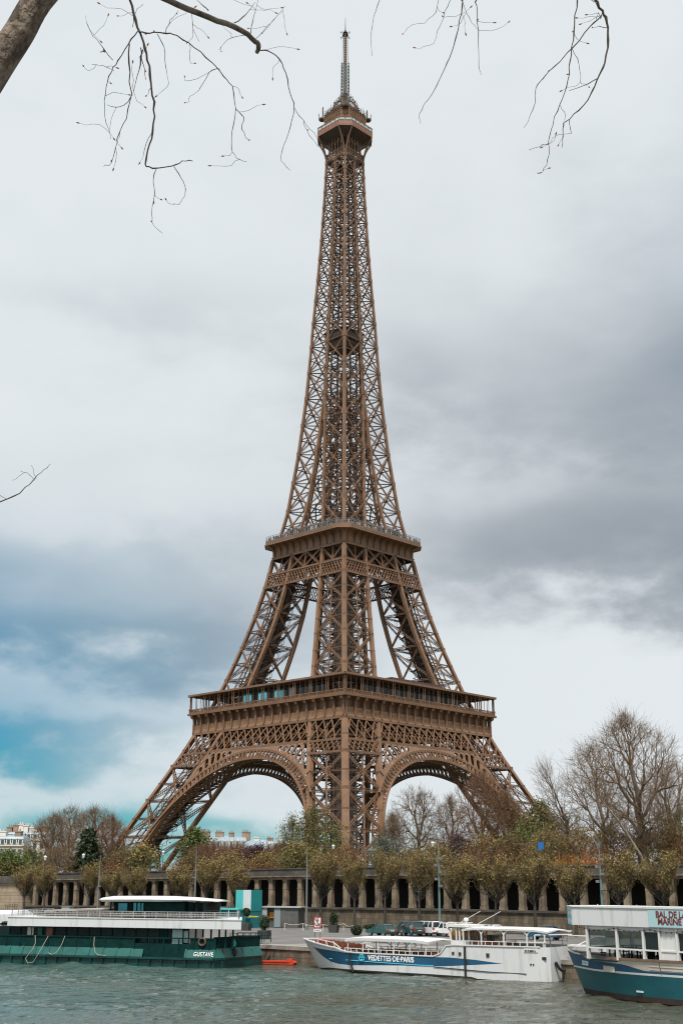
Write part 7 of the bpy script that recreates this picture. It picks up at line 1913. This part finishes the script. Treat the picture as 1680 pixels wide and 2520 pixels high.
m = MB(); twig(m, [(320, -60), (388, -14)]+Z1([(850, 20), (1000, 80), (1130, 130), (1215, 185), (1245, 215), (1240, 250)]), 7.4, 8.2, .030, .022, 3, None, 0, False); pbuild(m, 'broken_limb', M_BRANCH_LT, PT)
B_ = []
m = MB(); twig(m, Z1([(600, -120), (630, 0), (650, 90), (690, 200), (712, 290), (730, 400), (740, 490), (740, 600), (722, 700), (706, 795), (735, 808), (830, 803), (880, 778), (930, 777)]), 7.2, 7.8, .0125, .0035, 3, B_, 3)
for l, s in (([(757, 808), (740, 860), (748, 930), (735, 1030), (740, 1080), (785, 1125)], 1), ([(840, 803), (875, 860), (895, 920), (870, 975), (838, 982)], 1)): twig(m, Z1(l), 7.6, 7.8, .0035, .0014, 3, B_, s)
pbuild(m, 'hanging_branch', M_BRANCH, PT)
m = MB(); twig(m, Z1([(670, 155), (720, 158), (800, 160), (855, 175), (940, 230), (1020, 300), (1080, 365), (1115, 420), (1137, 525), (1120, 640), (1118, 710), (1140, 760), (1190, 780)]), 7.3, 7.9, .006, .0017, 3, B_, 7)
for l, s in (([(1137, 525), (1175, 570), (1165, 620), (1195, 675), (1210, 676)], 2), ([(800, 160), (825, 100), (860, 50)], 2), ([(1050, 330), (1010, 350), (970, 420), (935, 455)], 3), ([(760, 165), (790, 230), (800, 320), (815, 400)], 2)): twig(m, Z1(l), 7.4, 7.8, .0036, .0015, 3, B_, s)
pbuild(m, 'hanging_branch', M_BRANCH, PT)
m = MB()
for l, r0, s in (([(665, 150), (620, 210), (570, 290), (535, 345), (515, 420), (503, 490), (515, 590), (535, 670)], .0055, 5), ([(625, 210), (622, 350), (635, 460), (580, 515), (518, 505)], .006, 2), ([(635, 460), (610, 570), (570, 650), (560, 710), (535, 785), (500, 803)], .0038, 3),
        ([(690, 240), (670, 340), (645, 440)], .0055, 3), ([(680, 230), (690, 310), (705, 385)], .005, 1), ([(545, 290), (480, 210), (435, 150), (415, 75)], .0032, 6), ([(640, 130), (655, 60), (690, 20)], .003, 3), ([(550, 340), (500, 320), (445, 310)], .0022, 3)): twig(m, Z1(l), 7.3, 7.7, r0, .0017, 3, B_, s)
pbuild(m, 'hanging_branch', M_BRANCH, PT)
m = MB()
for l, r0, s in (([(1245, 242), (1300, 248), (1350, 290), (1380, 350), (1400, 450), (1420, 520), (1400, 610), (1370, 700), (1355, 770), (1400, 822)], .0055, 3), ([(1420, 520), (1460, 580), (1490, 650), (1535, 710)], .0028, 1), ([(1130, 110), (1190, 70), (1230, 10)], .006, 3), ([(1210, 160), (1225, 80), (1245, -5)], .0045, 4),
        ([(1005, 50), (970, 20), (945, -10)], .006, 0), ([(1220, 200), (1290, 130), (1350, 60), (1375, 30)], .003, 5), ([(1180, 170), (1100, 190), (1060, 240)], .0025, 4), ([(925, 60), (935, 140), (960, 200)], .0026, 4)): twig(m, Z1(l), 8.1, 8.4, r0, .0016, 3, B_, s)
pbuild(m, 'limb_twigs', M_BRANCH, PT)
m = MB(); add_buds(m, B_); tag(pbuild(m, 'buds', M_BUD, PT), kind='stuff')
m = MB(); LIMB = [at_y(x, y, d) for x, y, d in ((240, -200, 7.0), (420, -300, 7.2), (760, -330, 7.5), (1150, -300, 7.7), (1500, -300, 7.7), (1760, -360, 7.5))]
m.tube(smooth(LIMB, 4), [.075-.0028*i for i in range(21)], 10); pbuild(m, 'overhead_limb', M_BRANCH_LT, PT)
def hanging(lines, yd):
    B2 = []; m = MB()
    for l, r0, r1, s in lines: twig(m, Z2(l), yd, yd+.3, r0, r1, 3, B2, s)
    pbuild(m, 'hanging_branch', M_BRANCH, PT)
    if B2: m = MB(); add_buds(m, B2); tag(pbuild(m, 'buds', M_BUD, PT), kind='stuff')
hanging([([(150, -630), (110, -250), (85, -60), (65, 0), (40, 80), (25, 170), (30, 275)], .0042, .0015, 1)], 7.6)
hanging([([(470, -620), (485, -300), (480, -80), (475, 0), (465, 100), (430, 230), (400, 310), (365, 390), (310, 490), (265, 565), (270, 612)], .0075, .0014, 2), ([(470, -200), (425, -40), (405, 30), (370, 120), (335, 215)], .0036, .0015, 5), ([(425, -100), (362, -30), (345, 60), (290, 115)], .003, .0018, 4)], 7.6)
hanging([([(560, -620), (520, -260), (530, -60), (540, 0), (550, 60), (555, 200), (557, 330), (570, 372)], .006, .0016, 6), ([(500, -120), (478, 5), (510, 90), (550, 145)], .0026, .0016, 2)], 7.65)
hanging([([(1100, -620), (1010, -330), (1060, -90), (1130, 0), (1165, 50), (1190, 110), (1197, 200), (1180, 310), (1140, 400), (1110, 470), (1050, 545), (980, 607)], .015, .0040, 3), ([(1030, -300), (1052, -120), (1045, 0), (1030, 120), (1018, 235), (1005, 330), (990, 430), (960, 520), (925, 610), (905, 700), (900, 790), (870, 850), (845, 857)], .0068, .0018, 4),
    ([(1165, 75), (1110, 130), (1020, 235), (960, 300), (880, 380), (840, 440), (828, 540), (780, 632)], .0056, .0018, 2), ([(1140, 390), (1080, 420), (1005, 448)], .004, .002, 0), ([(1018, 240), (1055, 320), (1060, 405)], .0028, .0016, 3), ([(975, 607), (972, 660), (968, 730)], .0034, .002, 2), ([(1005, 590), (1015, 660)], .0028, .002, 2), ([(900, 710), (860, 725), (805, 742)], .0025, .0016, 2), ([(960, 520), (985, 570), (972, 640)], .002, .0015, 0), ([(1170, 60), (1160, 90), (1150, 60), (1140, 100)], .003, .002, 6)], 7.6)
B2 = []; m = MB()
twig(m, [(-560, 1420), (-380, 1380), (-200, 1310), (-40, 1256), (0, 1237), (50, 1212), (85, 1180), (108, 1155), (126, 1142)], 7.0, 8.3, .010, .0014, 3, B2, 2); twig(m, [(85, 1182), (68, 1165), (52, 1160)], 8.0, 8.1, .002, .0013, 3, B2, 1); twig(m, [(90, 1178), (82, 1160), (78, 1145)], 8.0, 8.1, .002, .0013, 3, B2, 0)
pbuild(m, 'low_twig', M_BRANCH, PT)
